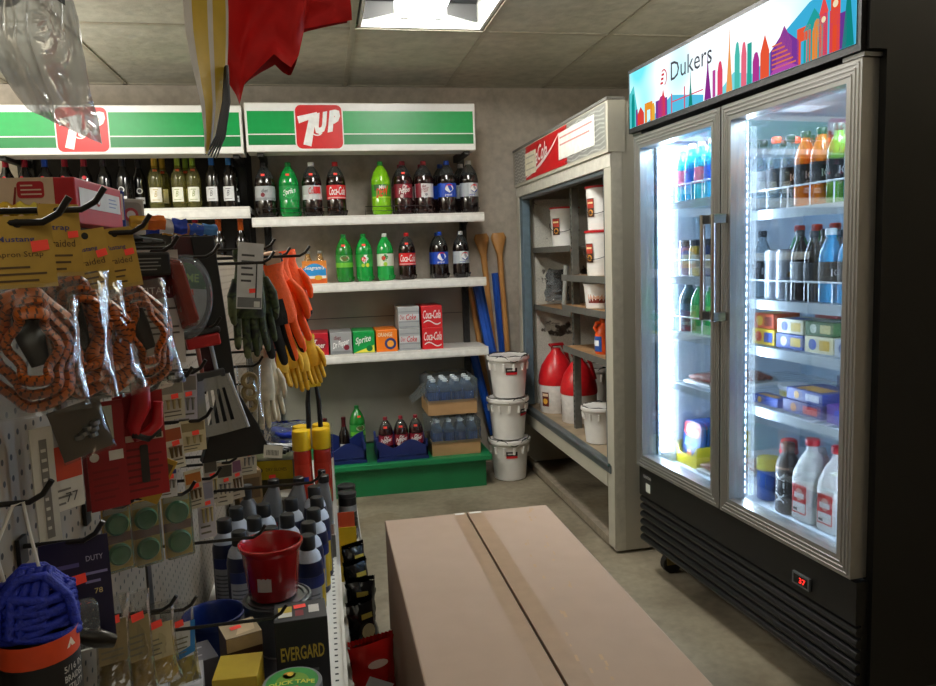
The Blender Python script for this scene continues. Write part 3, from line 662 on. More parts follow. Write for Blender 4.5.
SODA = {
 'dietgrey': ('#170c0a','#1a1a1c','#a9adb0', many(band('#8d9194',.0,.2), blob('#7a1526',-.012,.38,.012), T('diet','#3c3c40',.68,.03,.22))),
 'sprite':   ('#0f8a3c','#128a3e','#0fa04a', many(band('#0c8c40',0,1), blob('#1db35a',0,.5,.03), T('Sprite',W_,.55,.062,.42,.02,.2,.25))),
 'dietcoke': ('#1a0d0b','#e8e8e6','#b9bbbc', many(band('#c9252c',.42,.9,0,(.004,.05)), band('#d0d2d3',.0,.35), T('Coke','#c3202a',.62,.04,.4,.01,.3))),
 'coke':     ('#1d0c08','#c81c22','#d21a20', many(T('Coca-Cola',W_,.58,.085,.5,.014,.3), band('#e9b9b6',.06,.14))),
 'dew':      ('#7fc41a','#1f9d3a','#3a9a22', many(band('#1d5c22',.55,.98,0,(-.05,.02)), T('Mtn',W_,.80,.035,.25,.02,.2,.2), T('DEW','#e03a22',.45,.062,.55,.03,.2,.25), band('#a6dc2f',.0,.12))),
 'pepper':   ('#2a0d10','#8d1f30','#7c1428', many(blob('#b7283c',0,.6,.034,1,.026), T('Dr',W_,.78,.025,.28,.02,.2,.2), T('Pepper',W_,.50,.062,.42,.02,.15,.2), blob('#d9c9c4',-.02,.12,.010))),
 'dietpepper': ('#23100f','#a3252f','#e2e2e4', many(band('#7c1428',0,1,0,(-.06,-.018)), T('diet','#7a1a2c',.82,.022,.18), T('Dr Pepper','#8a2236',.52,.045,.5,.0,.2,.2), blob('#9a9aa2',.012,.2,.008))),
 'pepsi':    ('#150b0a','#1546b4','#1747b8', many(globe(.006,.6,.026), T('pepsi',W_,.14,.035,.18,.01,0))),
 'dietpepsi': ('#171010','#c9ccd0','#a9b0b8', many(band('#cfd4d9',0,1,0,(-.018,.012)), globe(.016,.6,.023), T('pepsi','#2b55b0',.12,.03,.16,.01,0))),
 'ginger':   ('#1f7a2c','#20803a','#2f8f3a', many(blob('#b9c9a0',0,.72,.028,1,.017), T('GINGER','#8a2430',.78,.036,.16), T('ALE','#8a2430',.62,.02,.14), band('#6fbf3a',0,.38))),
 'lemon':    ('#16923c','#1a8a3a','#2a9a3c', many(blob('#d3202a',-.01,.62,.014), T('7',W_,.6,.02,.6,.04,.2), T('UP',W_,.55,.03,.35,.03,.2), blob('#d9d83a',.012,.12,.011), blob('#a6cf3a',-.014,.12,.010))),
 'dietlemon': ('#1f9a44','#d9dcd6','#d8e3cf', many(blob('#d3202a',-.01,.66,.012), T('UP','#2a8a3c',.62,.03,.35,.03,.2), T('7','#2a8a3c',.66,.018,.5,.03,.2), blob('#a6cf3a',0,.16,.012))),
}
def soda(key, x, y, z, label, group, rz=0, h=.292):
    k = SODA[key]
    return inst(('soda', key, h), lambda: make_soda(key, *k, h=h, clearneck=key not in ('sprite','dew','ginger','lemon','dietlemon')), label, (x, y, z), rz, group)
def X_(px, py, Y): return atY(px, py, Y).x
g1 = 'large soda bottles on the top shelf'
top = [(265,'dietgrey','large dark soda bottle with black cap and grey label'), (289,'sprite','green soda bottle with green label and cap, second on the top shelf'), (312,'dietcoke','large dark soda bottle with white cap and silver and red label'), (336,'coke','large cola bottle with red cap and red label on the top shelf'),
       (381,'dew','lime green soda bottle with green cap and slanted red lettering'), (403,'pepper','dark maroon soda bottle with maroon cap and label, front of its file'), (424,'dietpepper','soda bottle with maroon cap and white label'), (447,'pepsi','large cola bottle with blue cap and blue globe label, front of the top shelf'), (469,'dietpepsi','large cola bottle with silver cap and silver label, at the end of the top shelf')]
rn = random.Random(5)
for px, k, lab in top: soda(k, X_(px, 190, 4.375), 4.375, SZ[0], lab, g1, rn.uniform(-.12,.12), .304)
back = [('dietgrey',265,'dark soda bottle standing behind the black capped bottle'), ('sprite',289,'green soda bottle standing behind the front green bottle'), ('dietpepper',424,'soda bottle with maroon cap standing behind the white labelled bottle'), ('pepper',403,'maroon soda bottle standing behind the front maroon bottle'), ('pepsi',444,'blue labelled cola bottle standing behind the front blue capped bottle'), ('dietpepsi',465,'silver labelled cola bottle standing behind the silver capped one')]
for k, px, lab in back: soda(k, X_(px, 190, 4.375)+(.0), 4.50, SZ[0], lab, g1, 0, .30)
g2 = 'large soda bottles on the second shelf'
for px, k, lab in [(344,'ginger','green soda bottle with cream and lime label on the second shelf'), (364,'lemon','green soda bottle with red dot label, middle of the second shelf'), (385,'dietlemon','pale labelled green soda bottle beside the red labelled cola'), (407,'coke','cola bottle with red label on the second shelf'), (440,'pepsi','blue labelled cola bottle on the second shelf'), (461,'dietpepsi','silver labelled cola bottle at the end of the second shelf')]:
    soda(k, X_(px, 255, 4.375), 4.375, SZ[1], lab, g2, rn.uniform(-.1,.1), .272)
for px, k, lab in [(440,'pepsi','blue labelled cola bottle behind the front one on the second shelf'), (364,'lemon','green soda bottle behind the red dotted one on the second shelf')]: soda(k, X_(px, 255, 4.375)+.003, 4.495, SZ[1], lab, g2, 0, .272)
# wire fences on the top shelf
for x0, x1, lab in ((X_(262,205,4.325),X_(345,205,4.325),'low black wire fence before the four left soda bottles'), (X_(365,205,4.325),X_(432,205,4.325),'low black wire fence before the lime green bottle')):
    g = M(); g.tube([(0,0,.002),(0,0,.05),(x1-x0,0,.05),(x1-x0,0,.002)], .002, BLACK, seg=6); g.tube([(0,0,.025),(x1-x0,0,.025)], .0015, BLACK, seg=6)
    g.tube([((x1-x0)*.5,0,.002),((x1-x0)*.5,0,.05)], .0015, BLACK, seg=6)
    o = g.build('shelf_fence'); o.location = (x0, 4.312, SZ[0]); tag(o, lab, 'wire fence')
# ------------------------------------------------------------------ twelve-packs
def make_pack(kind):
    c1, art = PACK[kind]
    t = thing('soda_carton', 'x', 'carton'); w, h, d = .124, .128, .25
    b = M(); b.box((-w/2,0,0), (w/2,d,h), mat(c1, .35, noise=.05))
    o = b.build('box', t, bevel=.003)
    p = M(); F = lambda n: fl((0,-.0006*(n+1),0), (1,0,0)); art(p, F, w, h); p.build('print', o)
    return t
def pk_pepper(p, F, w, h): p.disc(F(0), 0,h*.5, .05, mat('#8d1a2c',.4), 18, .04); p.text(F(1), 'Dr', -.02,h*.68, .04,.03, WHITE, .02,.2); p.text(F(1), 'Pepper', 0,h*.42, .085,.04, WHITE, .02,.15)
def pk_diet(p, F, w, h): p.rect(F(0), -w/2+.004,.004, w/2-.004,.02, mat('#7a7d80',.4)); p.text(F(1), 'diet', -.02,h*.75, .04,.025, mat('#7c1a2c',.4)); p.text(lambda u, v: F(1)(u, v+u*.3), 'Dr Pepper', 0,h*.45, .095,.045, mat('#f0f0f0',.4), .02,.2); p.disc(F(2), .03,h*.3, .016, mat('#7c1a2c',.4))
def pk_sprite(p, F, w, h): p.poly(F(0), [(-w/2+.003,.003),(w/2-.003,.003),(w/2-.003,h*.35)], mat('#e8e04a',.4)); p.text(lambda u, v: F(1)(u, v+u*.2), 'Sprite', -.005,h*.58, .09,.05, WHITE, .02,.2); p.disc(F(1), .03,h*.2, .018, mat('#0a6f34',.4))
def pk_orange(p, F, w, h): p.disc(F(0), .02,h*.36, .034, mat('#23346e',.4), 16); p.disc(F(1), .02,h*.36, .02, mat('#f6a53a',.4)); p.text(F(1), 'ORANGE', -.01,h*.78, .085,.024, mat('#f7e3c0',.4), .015)
def pk_dcoke(p, F, w, h):
    for k in range(4): p.rect(F(0), -w/2+.003,h*(.06+.23*k), w/2-.003,h*(.1+.23*k), mat('#8c9094',.4))
    p.rect(F(1), -w/2+.003,h*.36, w/2-.003,h*.66, mat('#c8cacb',.4)); p.text(F(2), 'Coke', .012,h*.52, .06,.034, mat('#c4202a',.4), .015,.3); p.text(F(2), 'Diet', -.04,h*.52, .028,.026, mat('#c4202a',.4), 0,.2)
def pk_coke(p, F, w, h):
    p.text(F(1), 'Coca-Cola', 0,h*.6, .105,.05, WHITE, .012,.3); p.add([F(1)(-.05+.1*i/10, h*.2+.012*math.sin(i*.6)+d*.007) for d in (0,1) for i in range(11)], [(i,i+1,i+12,i+11) for i in range(10)], WHITE)
PACK = dict(pepper=('#b5182a',pk_pepper), diet=('#9a9c9e',pk_diet), sprite=('#0d9444',pk_sprite), orange=('#ef7d1a',pk_orange), dcoke=('#a8abad',pk_dcoke), coke=('#cf1a20',pk_coke))
g3 = 'soda cartons on the third shelf'
for px, k, zz, lab in [(318,'pepper',0,'dark red soda carton at the start of the third shelf'), (341,'diet',0,'silver soda carton between the dark red and green cartons'), (364,'sprite',0,'green soda carton on the third shelf'), (387,'orange',0,'orange soda carton on the third shelf'), (410,'dcoke',0,'silver and red soda carton at the bottom of its stack'), (433,'coke',0,'red soda carton at the bottom of its stack'), (410,'dcoke',1,'silver and red soda carton on top of its stack'), (433,'coke',1,'red soda carton on top of its stack')]:
    inst(('pack', k), lambda: make_pack(k), lab, (X_(px, 340, 4.33)-(.004 if px == 318 else 0), 4.335+zz*.004, SZ[2]+zz*.1285), 0, g3)
# ------------------------------------------------------------------ cooler four-pack of small bottles
def make_wine_like(kind):
    prof, cols = WN[kind]; t = thing('wine_bottle', 'x', 'bottle')
    b = M(); b.lathe(prof, cols[0] if not isinstance(cols[0], str) else mat(cols[0], .12, coat=.4), seg=18); b.build('body', t, smooth=40)
    c = M(); zt = prof[-1][1]; fr_ = cols[1]
    c.lathe([(.0152,zt-.075),(.0158,zt-.07),(.0152,zt-.012),(.0165,zt-.01),(.0165,zt),(.012,zt+.002)], mat(fr_, .3, .3), seg=14); c.build('foil', t, smooth=40)
    if kind not in ('redcap','orangecap','yellowcap','root'):
        q = M(); q.rect(cyl(.0166, zt-.088, -80), -.012,-.006,.012,.006, PRICE, 4); q.build('price_sticker', t)
    l = M(); rr = .0382
    if cols[2]: l.rect(cyl(rr,.04), -.034,0, .034,.078, mat(cols[2], .5), 10)
    if len(cols) > 3 and cols[3]: cols[3](l, lambda n: cyl(rr+.0005*(n+1),.04), .078)
    if l.v: l.build('label', t)
    return t
WP = [(.030,0),(.0365,.004),(.0372,.02),(.0372,.17),(.034,.19),(.022,.215),(.0148,.24),(.0142,.285),(.0155,.287),(.0155,.30)]
def art_bar(col): 
    def a(l, F, H): l.rect(F(0), -.02,H*.12, .02,H*.16, mat(col,.5), 4); l.text(F(0), 'B', .0,H*.55, .016,H*.4, mat(col,.5), 0,.3); l.rect(F(0), -.014,H*.82, .014,H*.87, mat(col,.5), 4)
    return a
def art_crest(l, F, H): l.disc(F(0), 0,H*.9, .016, mat('#d8d8da',.4)); l.disc(F(1), 0,H*.9, .011, mat('#2a2a30',.4)); l.rect(F(0), -.026,0, .026,H*.45, mat('#d5d5d8',.5), 6); l.rect(F(1), -.02,H*.2, .02,H*.26, mat('#5a2a30',.5), 4)
def art_red(l, F, H): l.disc(F(0), 0,H*1.75, .01, mat('#c81e2c',.4)); l.disc(F(0), 0,H*.95, .015, mat('#b99aa2',.4)); l.rect(F(0), -.028,0, .028,H*.6, mat('#3a1620',.5), 6)
WHT = clear('#d9d49a', .8, .05, .16, '#a8a468')
WN = dict(dark=(WP, ('#0c0a0b','#a01830',None,art_red)), crest=(WP, ('#0a0a0c','#22222a',None,art_crest)), blue=(WP, ('#0b0a0c','#1d4fc0',None,art_red)),
          pale=(WP, (WHT,'#c9a52e','#e9e6da',art_bar('#b9a35a'))), lime=(WP, (WHT,'#8fae2e','#e9ead9',art_bar('#8f9a5a'))), bluew=(WP, ('#14110e','#2a6fc4','#d9dadb',art_bar('#6a6a70'))), orangew=(WP, ('#15100d','#2e7ac4','#d9dadb',art_bar('#6a6a70'))), redcap=(WP, ('#0d0a0a','#c01e3c',None)), orangecap=(WP, ('#0e0b09','#d9641e',None)), yellowcap=(WP, ('#0e0c09','#a9a020',None)))
gw = 'wine bottles on the left shelf'; zsh = 1.641
for px, k, lab in [(8,'dark','dark wine bottle with red foil at the far left of the shelf'), (27,'dark','dark wine bottle with red foil, second from the left on the shelf'), (47,'blue','dark wine bottle with blue foil, third from the left'), (67,'dark','dark wine bottle with red foil beside the blue foil one'), (86,'dark','dark wine bottle with red foil beside the crested bottles'), (105,'crest','dark wine bottle with round crest label, first of two'), (124,'crest','dark wine bottle with round crest label, second of two'),
                   (156,'pale','pale wine bottle with gold foil and cream label'), (179,'lime','pale wine bottle with lime foil, beside the gold foil one'), (194,'lime','pale wine bottle with lime foil, beside the blue foil bottles'), (213,'bluew','dark wine bottle with blue foil and white label, first of two'), (230,'orangew','dark wine bottle with blue foil and white label, at the end of the shelf')]:
    inst(('wine', k), lambda: make_wine_like(k), lab, (X_(px, 190, 4.41), 4.41, zsh), rn.uniform(-.2,.2), gw)
for px, k, lab in [(140,'crest','dark wine bottle standing behind the crested bottles'), (164,'pale','pale wine bottle standing behind the gold foil one'), (187,'lime','pale wine bottle standing behind the lime foil bottles'), (234,'crest','dark wine bottle at the back end of the left shelf')]:
    inst(('wine', k), lambda: make_wine_like(k), lab, (X_(px, 190, 4.51), 4.51, zsh), rn.uniform(-.2,.2), gw)
gl = 'wine bottles on the lower left shelf'
for px, k, lab in [(176,'yellowcap','dark wine bottle with yellow foil on the lower shelf'), (196,'redcap','dark wine bottle with pink red foil on the lower shelf'), (219,'orangecap','dark wine bottle with orange foil, first on the lower shelf'), (241,'orangecap','dark wine bottle with orange foil nearest the hooks')]:
    inst(('wine', k), lambda: make_wine_like(k), lab, (X_(px, 235, 4.40), 4.40, lowz), 0, gl)
# small bottles in an orange carrier
t = thing('bottle_carrier', 'orange cardboard carrier of small bottles with a blue and white front', 'carrier', (X_(315, 279, 4.33), 4.335, SZ[1]))
c = M(); oc = mat('#d9822f', .5, noise=.15); c.box((-.068,0,0), (.068,.002,.13), oc); c.box((-.068,.12,0), (.068,.122,.13), oc); c.box((-.068,.002,0), (-.066,.12,.13), oc); c.box((.066,.002,0), (.068,.12,.13), oc); c.box((-.066,.002,0), (.066,.12,.002), oc)
c.add([(-.002,.06,.10),(-.002,.06,.10),(-.002,.06,.10)], [], oc); o = c.build('box', t)
p = M(); F = lambda n: fl((0,-.0006*(n+1),0), (1,0,0)); p.poly(F(0), [(-.064,.045)]+[(-.064+.128*i/10, .085+.03*math.sin(PI*i/10)) for i in range(11)]+[(.064,.045)], mat('#2d8fd0',.4)); p.text(F(1), "Seagram's", 0,.088, .11,.028, WHITE, .015,.2); p.rect(F(0), -.064,.03, .064,.045, WHITE); p.disc(F(1), .02,.035, .022, mat('#d8a83a',.4), 12, .014); p.rect(F(0), -.064,.004, .064,.026, mat('#c9571e',.4)); p.build('print', o)
for x, y in ((-.034,.032), (.034,.032), (-.034,.09), (.034,.09)):
    b = inst('minib', lambda: (lambda t: (M().lathe([(.026,0),(.029,.004),(.029,.10),(.024,.125),(.013,.15),(.012,.172)], clear('#e9dcc0', .7, .05, .35, '#c99a5a'), seg=14).build('body', t, smooth=40), M().lathe([(.0135,.168),(.0145,.17),(.0135,.182),(.01,.183)], mat('#b9b9b4', .3, .7), seg=12).build('cap', t, smooth=40), t)[2])(thing('small_bottle', 'x', 'bottle')), '', (t.location.x+x, t.location.y+y, SZ[1]+.003), 0, 'small bottles in the orange carrier')
    b['label'] = 'small clear bottle with silver cap in the orange carrier, ' + ('front' if y < .05 else 'back') + (' and nearer the gloves' if x < 0 else ' and nearer the green bottle')
# ================================================================== plinth load: crates, soda, water cases
PZ = .191
def make_crate():
    t = thing('bottle_crate', 'x', 'crate'); cm = mat('#12225c', .45, noise=.1)
    b = M(); w, d, h = .29, .29, .115
    b.box((-w/2,0,0), (w/2,d,.008), cm); b.build('base', t)
    s = M()
    def wall(p, q):                                    # scalloped wall between two corners
        p, q = V(p), V(q); n = 24; L = (q-p)
        lo = [p+L*i/n for i in range(n+1)]; hi = [p+L*i/n+V((0,0,h*(.62+.38*abs(math.cos(PI*1.5*i/n))**1.5))) for i in range(n+1)]
        nrm = V((-L.y, L.x, 0)).normalized()*.012
        for a in range(n): s.add([lo[a], lo[a+1], hi[a+1], hi[a], lo[a]+nrm, lo[a+1]+nrm, hi[a+1]+nrm, hi[a]+nrm], [(0,1,2,3), (5,4,7,6), (3,2,6,7)], cm)
        s.add([lo[0], hi[0], hi[0]+nrm, lo[0]+nrm, lo[n], hi[n], hi[n]+nrm, lo[n]+nrm], [(0,1,2,3), (7,6,5,4)], cm)
    c = [(-w/2,0,0), (w/2,0,0), (w/2,d,0), (-w/2,d,0)]
    for i in range(4): wall(c[i], c[(i+1) % 4])
    s.box((-w/2-.003,-.004,.0), (w/2+.003,0,.018), cm)
    for k in range(3): s.box((-w/2+.045+k*.1-.03,-.006,.03), (-w/2+.045+k*.1+.03,0,.034), cm)
    s.build('wall', t)
    return t
gc = 'blue bottle crates on the green plinth'
xa, xb = X_(403, 455, 4.14), X_(346, 458, 4.14)
inst('crate', make_crate, 'dark blue bottle crate holding three maroon sodas', (xa, 4.135, PZ), 0, gc)
inst('crate', None, 'dark blue bottle crate holding dark bottles with white labels', (xb-.03, 4.15, PZ), 0, gc)
for i, (px, lab) in enumerate(((383,'maroon soda bottle in the crate, next to the green bottle'), (401,'maroon soda bottle in the middle of the crate'), (417,'maroon soda bottle in the crate, next to the water'))):
    soda('pepper', xa+(-.0872,.0,.0858)[i], 4.198, PZ+.0095, lab, 'maroon soda bottles in the blue crate', 0, .232)
soda('ginger', xb+.085, 4.50, PZ+.0005, 'green soda bottle standing behind the crates', 'single green bottle', .4, .26)
WN['root'] = (WP, ('#120c0b','#5a1a22','#c9ccd2',art_bar('#9a2a34')))
for x, lab in ((-.075,'dark bottle with white label in the left crate, next to the spray cans'), (.028,'dark bottle with white label in the left crate, nearer the green bottle')):
    inst(('wine','root'), lambda: make_wine_like('root'), lab, (xb-.03+x+.0, 4.215, PZ+.01), 0, 'dark bottles in the left crate', sc=.82)
WB_M = clear('#b9cfe0', .8, .05, .25, '#7f9cc0')
def make_water():
    t = thing('water_bottle', 'x', 'bottle')
    M().lathe([(.024,0),(.031,.004),(.032,.02),(.0305,.03),(.032,.05),(.0305,.06),(.032,.08),(.032,.13),(.024,.155),(.013,.175),(.0125,.185)], WB_M, seg=14).build('body', t, smooth=40)
    M().rect(cyl(.0326,.075), -PI*.0325,0, PI*.0325,.05, mat('#1f4f9c', .4, noise=.25), 14).build('label', t)
    M().lathe([(.0135,.183),(.0145,.184),(.0145,.198),(.012,.2)], mat('#e6ecf2', .4), seg=12).build('cap', t, smooth=40)
    return t
cx = X_(455, 440, 4.2)
for lv, z in ((0, PZ), (1, PZ+.236)):
    x0 = cx+(.0 if lv == 0 else -.012); y0 = 4.155+lv*.01
    t = thing('case_tray', ('lower' if lv == 0 else 'upper')+' cardboard tray of water bottles with plastic wrap on the green plinth', 'tray', (x0, y0, z), group='water bottle cases')
    cb = mat('#b08a5e', .7, noise=.08, scale=12); b = M(); w, d, h = .285, .29, .085
    b.box((-w/2,0,0), (w/2,d,.004), cb); b.box((-w/2,0,.004), (w/2,.004,h), cb); b.box((-w/2,d-.004,.004), (w/2,d,h), cb); b.box((-w/2,.004,.004), (-w/2+.004,d-.004,h), cb); b.box((w/2-.004,.004,.004), (w/2,d-.004,h), cb)
    b.build('tray', t)
    f = M(); fm = clear('#eef4f8', .9, .08, .08, '#c9d6de', .5, 18); sd = 3+lv*4
    bul = .02+.012*lv
    def wrap(a, bb, sd=sd, bul=bul):
        an = a*2*PI; rx, ry = w/2+.006, d/2+.006
        ca, sa = math.cos(an), math.sin(an); m_ = max(abs(ca), abs(sa)); sx, sy = ca/m_, sa/m_
        q = NZ.noise(V((a*14, bb*5, sd)))*.008
        k = 1 if bb < .8 else 1-(bb-.8)*1.2
        return V((sx*(rx+q)*k, d/2+sy*(ry+q)*k, .075+min(bb,.85)/.85*(.13)+max(0,bb-.85)*.12+q*.8))
    f.grid(48, 10, wrap, fm)
    if lv: f.grid(10, 6, lambda a, bb: V((-w/2-.002-.085*bb+.01*NZ.noise(V((a*5,bb*5,2))), .02+.2*a, .13-.05*bb+.05*math.sin(a*PI)*(1-bb)+.015*NZ.noise(V((a*6,bb*6,8))))), fm)
    f.build('plastic_wrap', t, smooth=60)
    n = 0
    for j in range(2 if lv == 0 else 3):
        for i in range(4):
            n += 1
            w_ = inst('water', make_water, '', (x0-.102+i*.068, y0+.042+j*.068, z+.005), i*.7+j, 'water bottles in the cases')
            w_['label'] = 'clear water bottle in the %s case, %s row, %s' % (('lower','upper')[lv], ('front','second','third')[j], ('end nearest the crates','second from the crates','third from the crates','end nearest the buckets')[i])
# ================================================================== tall tools leaning in the corner
WOODM = mat('#b9854a', .45, noise=.15, scale=14)
def lean(p, q, k): return V(p)+(V(q)-V(p))*k
def sight(x0, y0, Y0, x1, y1, Y1, top_extra=0):
    """a straight pole seen through two points, carried on down to the floor"""
    a, b_ = atY(x0, y0, Y0), atY(x1, y1, Y1); d = (a-b_)
    k = (a.z-.002)/d.z
    return a-d*k, a
for s0, lab in (((481,234,4.58, 494,345,4.555),'wooden shovel with flared grip, leaning further from the cooler'), ((498,233,4.585, 507,345,4.535),'wooden shovel with flared grip, nearest the cooler')):
    a, b_ = sight(*s0); t = thing('shovel', lab, 'shovel', (0,0,0), 0, 'wooden handled shovels in the corner')
    s = M(); ks = (.22,.5,.80,.91,.945,.98,1.0); rd = [.0165,.017,.0175,.018,.017,.017,.014]; fx = [1,1,1,1.1,2.0,2.9,2.6]
    u = V((0,1,0)); d = (b_-a).normalized(); u = (u-d*u.dot(d)).normalized(); w_ = d.cross(u)
    s.loft([[lean(a, b_, k)+u*(r_*.9*math.sin(j*PI/7))+w_*(r_*f_*math.cos(j*PI/7)) for j in range(14)] for k, r_, f_ in zip(ks, rd, fx)], WOODM); s.build('handle', t, smooth=50)
    s = M(); A = V(a)+V((0,0,.012))
    s.grid(6, 8, lambda uu, v: A+d*(.36*v)+V(((uu-.5)*.06*(1-.7*max(0,(v-.75)/.25) if v > .75 else .5+.5*min(1,v*2.2)), .010-.03*(1-(2*uu-1)**2), 0)), mat('#3a3d42', .4, .8)); s.build('blade', t, smooth=60)
a, b_ = sight(470,288,4.59, 488,392,4.575)
t = thing('wooden_pole', 'plain wooden pole behind the shelf end', 'pole'); s = M(); s.tube([lean(a, b_, k) for k in (0,.5,.97,1)], [.017,.017,.017,.012], WOODM, seg=12); s.build('shaft', t, smooth=50)
BL = mat('#1a4fb0', .4, noise=.1)
for s0, rr_, lab in (((478,286,4.49, 490,345,4.472),.033,'blue ribbed tube nearest the shelf end'), ((495,273,4.588, 502,345,4.584),.023,'blue ribbed tube between the two shovels'), ((473,352,4.52, 484,395,4.515),.026,'blue tube lowest behind the stacked buckets')):
    a, b_ = sight(*s0); t = thing('blue_tube', lab, 'tube', group='blue tubes leaning in the corner')
    s = M(); rings = []; d = (V(b_)-V(a)).normalized(); u = V((0,1,0))-d*d.y; u.normalize(); w_ = d.cross(u)
    for k in (0,.02,.98,1): rings.append([lean(a, b_, k)+(u*math.sin(j*PI/10)+w_*math.cos(j*PI/10))*(rr_*.88 if j % 2 else rr_) for j in range(20)])
    s.loft(rings, BL); s.build('shaft', t, smooth=30)
# ================================================================== big carton on the floor
t = thing('cardboard_carton', 'large closed brown cardboard carton on the floor with taped centre seam', 'carton', (.148, .50, 0))
w, d, h = .519, 1.745, .52; cm = noisy('cardboard', [(.3, '#a58c78'), (.6, '#aa917d'), (.75, '#a78e7a')], 1.2, .75, 3, .03, amp=.025)
b = M(); b.box((0,0,0), (w,d,.505), cm); b.build('body', t, bevel=.003)
sx = .257
f1 = M(); f1.box((-.001,-.001,.505), (sx-.0035,d+.001,h), cm); f1.build('flap', t, bevel=.004)
f2 = M(); f2.box((sx+.0035,-.001,.505), (w+.001,d+.001,h), cm); f2.build('flap', t, bevel=.004)
tp = mat('#a0846a', .35, noise=.06, scale=25)
for x0, x1 in ((sx-.042, sx-.0035), (sx+.0035, sx+.05)):
    q = M(); q.rect(fl((0,0,h+.0006), (1,0,0), vx=(0,1,0)), x0,0, x1,d, tp, 1); q.rect(fl((0,d+.0016,0), (1,0,0)), x0,h-.09, x1,h, tp, 1)
    r_ = random.Random(int(x0*1000))
    for k in range(26):
        xx, yy = r_.uniform(x0+.003, x1-.012), r_.uniform(.3, d-.02); q.rect(fl((0,0,h+.0011), (1,0,0), vx=(.1,1,0)), xx,yy, xx+r_.uniform(.002,.007),yy+r_.uniform(.004,.03), mat('#c2a486', .15, noise=.05))
    q.rect(fl((0,0,h+.0012), (1,0,0), vx=(0,1,0)), x0+.004,d-.016, x1-.004,d-.003, mat('#e9e4da', .2))
    q.build('packing_tape', t)
s = M(); s.box((sx-.0035,0,.506), (sx+.0035,d-.001,.51), mat('#14100c', .9)); s.build('seam_gap', t)
# ================================================================== gondola with pegboard along the left of the aisle
PX, GZ, GY0, GY1, DZ = -.372, .37, .30, 3.62, .13
def pegmat():
    m, nt, out = nodes('pegboard'); N = nt.nodes.new; L = nt.links.new
    b = N('ShaderNodeBsdfPrincipled'); L(b.outputs[0], out.inputs[0]); b.inputs['Roughness'].default_value = .55
    tc = N('ShaderNodeTexCoord'); sp = N('ShaderNodeSeparateXYZ'); L(tc.outputs['Object'], sp.inputs[0])
    def cell(o):
        d = N('ShaderNodeMath'); d.operation = 'DIVIDE'; d.inputs[1].default_value = .0254; L(o, d.inputs[0])
        f = N('ShaderNodeMath'); f.operation = 'FRACT'; L(d.outputs[0], f.inputs[0])
        s = N('ShaderNodeMath'); s.operation = 'SUBTRACT'; s.inputs[1].default_value = .5; L(f.outputs[0], s.inputs[0])
        q = N('ShaderNodeMath'); q.operation = 'MULTIPLY'; L(s.outputs[0], q.inputs[0]); L(s.outputs[0], q.inputs[1]); return q.outputs[0]
    a = N('ShaderNodeMath'); L(cell(sp.outputs[1]), a.inputs[0]); L(cell(sp.outputs[2]), a.inputs[1])
    c = N('ShaderNodeMath'); c.operation = 'LESS_THAN'; c.inputs[1].default_value = .022; L(a.outputs[0], c.inputs[0])
    nz = N('ShaderNodeTexNoise'); nz.inputs['Scale'].default_value = 5; L(tc.outputs['Object'], nz.inputs[0])
    cr = N('ShaderNodeValToRGB'); L(nz.outputs[0], cr.inputs[0]); cr.color_ramp.elements[0].color = lin('#877c6e')+[1]; cr.color_ramp.elements[1].color = lin('#9c9182')+[1]
    mx = N('ShaderNodeMix'); mx.data_type = 'RGBA'; L(c.outputs[0], mx.inputs[0]); L(cr.outputs[0], mx.inputs[6]); mx.inputs[7].default_value = (.01, .009, .008, 1)
    L(mx.outputs[2], b.inputs['Base Color']); return m
go = thing('gondola_shelving', 'white pegboard shelving unit along the left side of the aisle, full of hanging goods', 'shelving', (PX, GY0, 0))
GL_ = GY1-GY0; GW = mat('#e3e1da', .35, noise=.04)
b = M(); b.box((-.02,0,.1), (0,GL_,1.363), pegmat()); b.build('pegboard', go)
b = M(); b.box((-.05,0,0), (-.02,GL_,1.36), mat('#6d6a64', .6)); b.build('rear_panel', go)
for y in (-.012, 1.2, 2.4, GL_-.018):
    b = M(); b.box((-.025,y,0), (.004,y+.03,1.362), mat('#3c3a37', .5)); b.build('upright', go)
dX = -PX
b = M(); b.box((0,0,GZ-.02), (dX+.002,GL_,GZ), GW); b.box((dX-.002,0,GZ-.035), (dX+.006,GL_,GZ+.006), GW)
for k in range(118): b.rect(fl((0,.02+k*.028,GZ+.0006), (1,0,0), vx=(0,1,0)), dX-.022,0, dX-.014,.007, BLACK)
b.build('base_shelf', go)
b = M(); b.box((0,0,DZ-.02), (dX+.10,GL_,DZ), mat('#b9b4a8', .45)); b.box((dX+.094,0,DZ-.03), (dX+.104,GL_,DZ), GW); b.build('lower_deck', go)
b = M(); b.box((dX+.06,0,0), (dX+.075,GL_,DZ-.02), mat('#5a5650', .6)); b.build('kick_plate', go)
b = M()
for k in range(6): b.tube([(-.02+.02*k,.5,1.372), (-.02+.02*k,1.2,1.372)], .0025, DARKWIRE, seg=6)
for k in range(5): b.tube([(-.02,.5+.175*k,1.368), (.085,.5+.175*k,1.368)], .003, DARKWIRE, seg=6)
b.build('ledge', go)
b = M(); b.rect(fl((dX+.010,0,0), (0,1,0)), 2.0,GZ+.0,GL_,GZ+.055, clear('#f2f6f8', .8, .05, .12, '#dfe6ea')); b.build('price_rail', go)

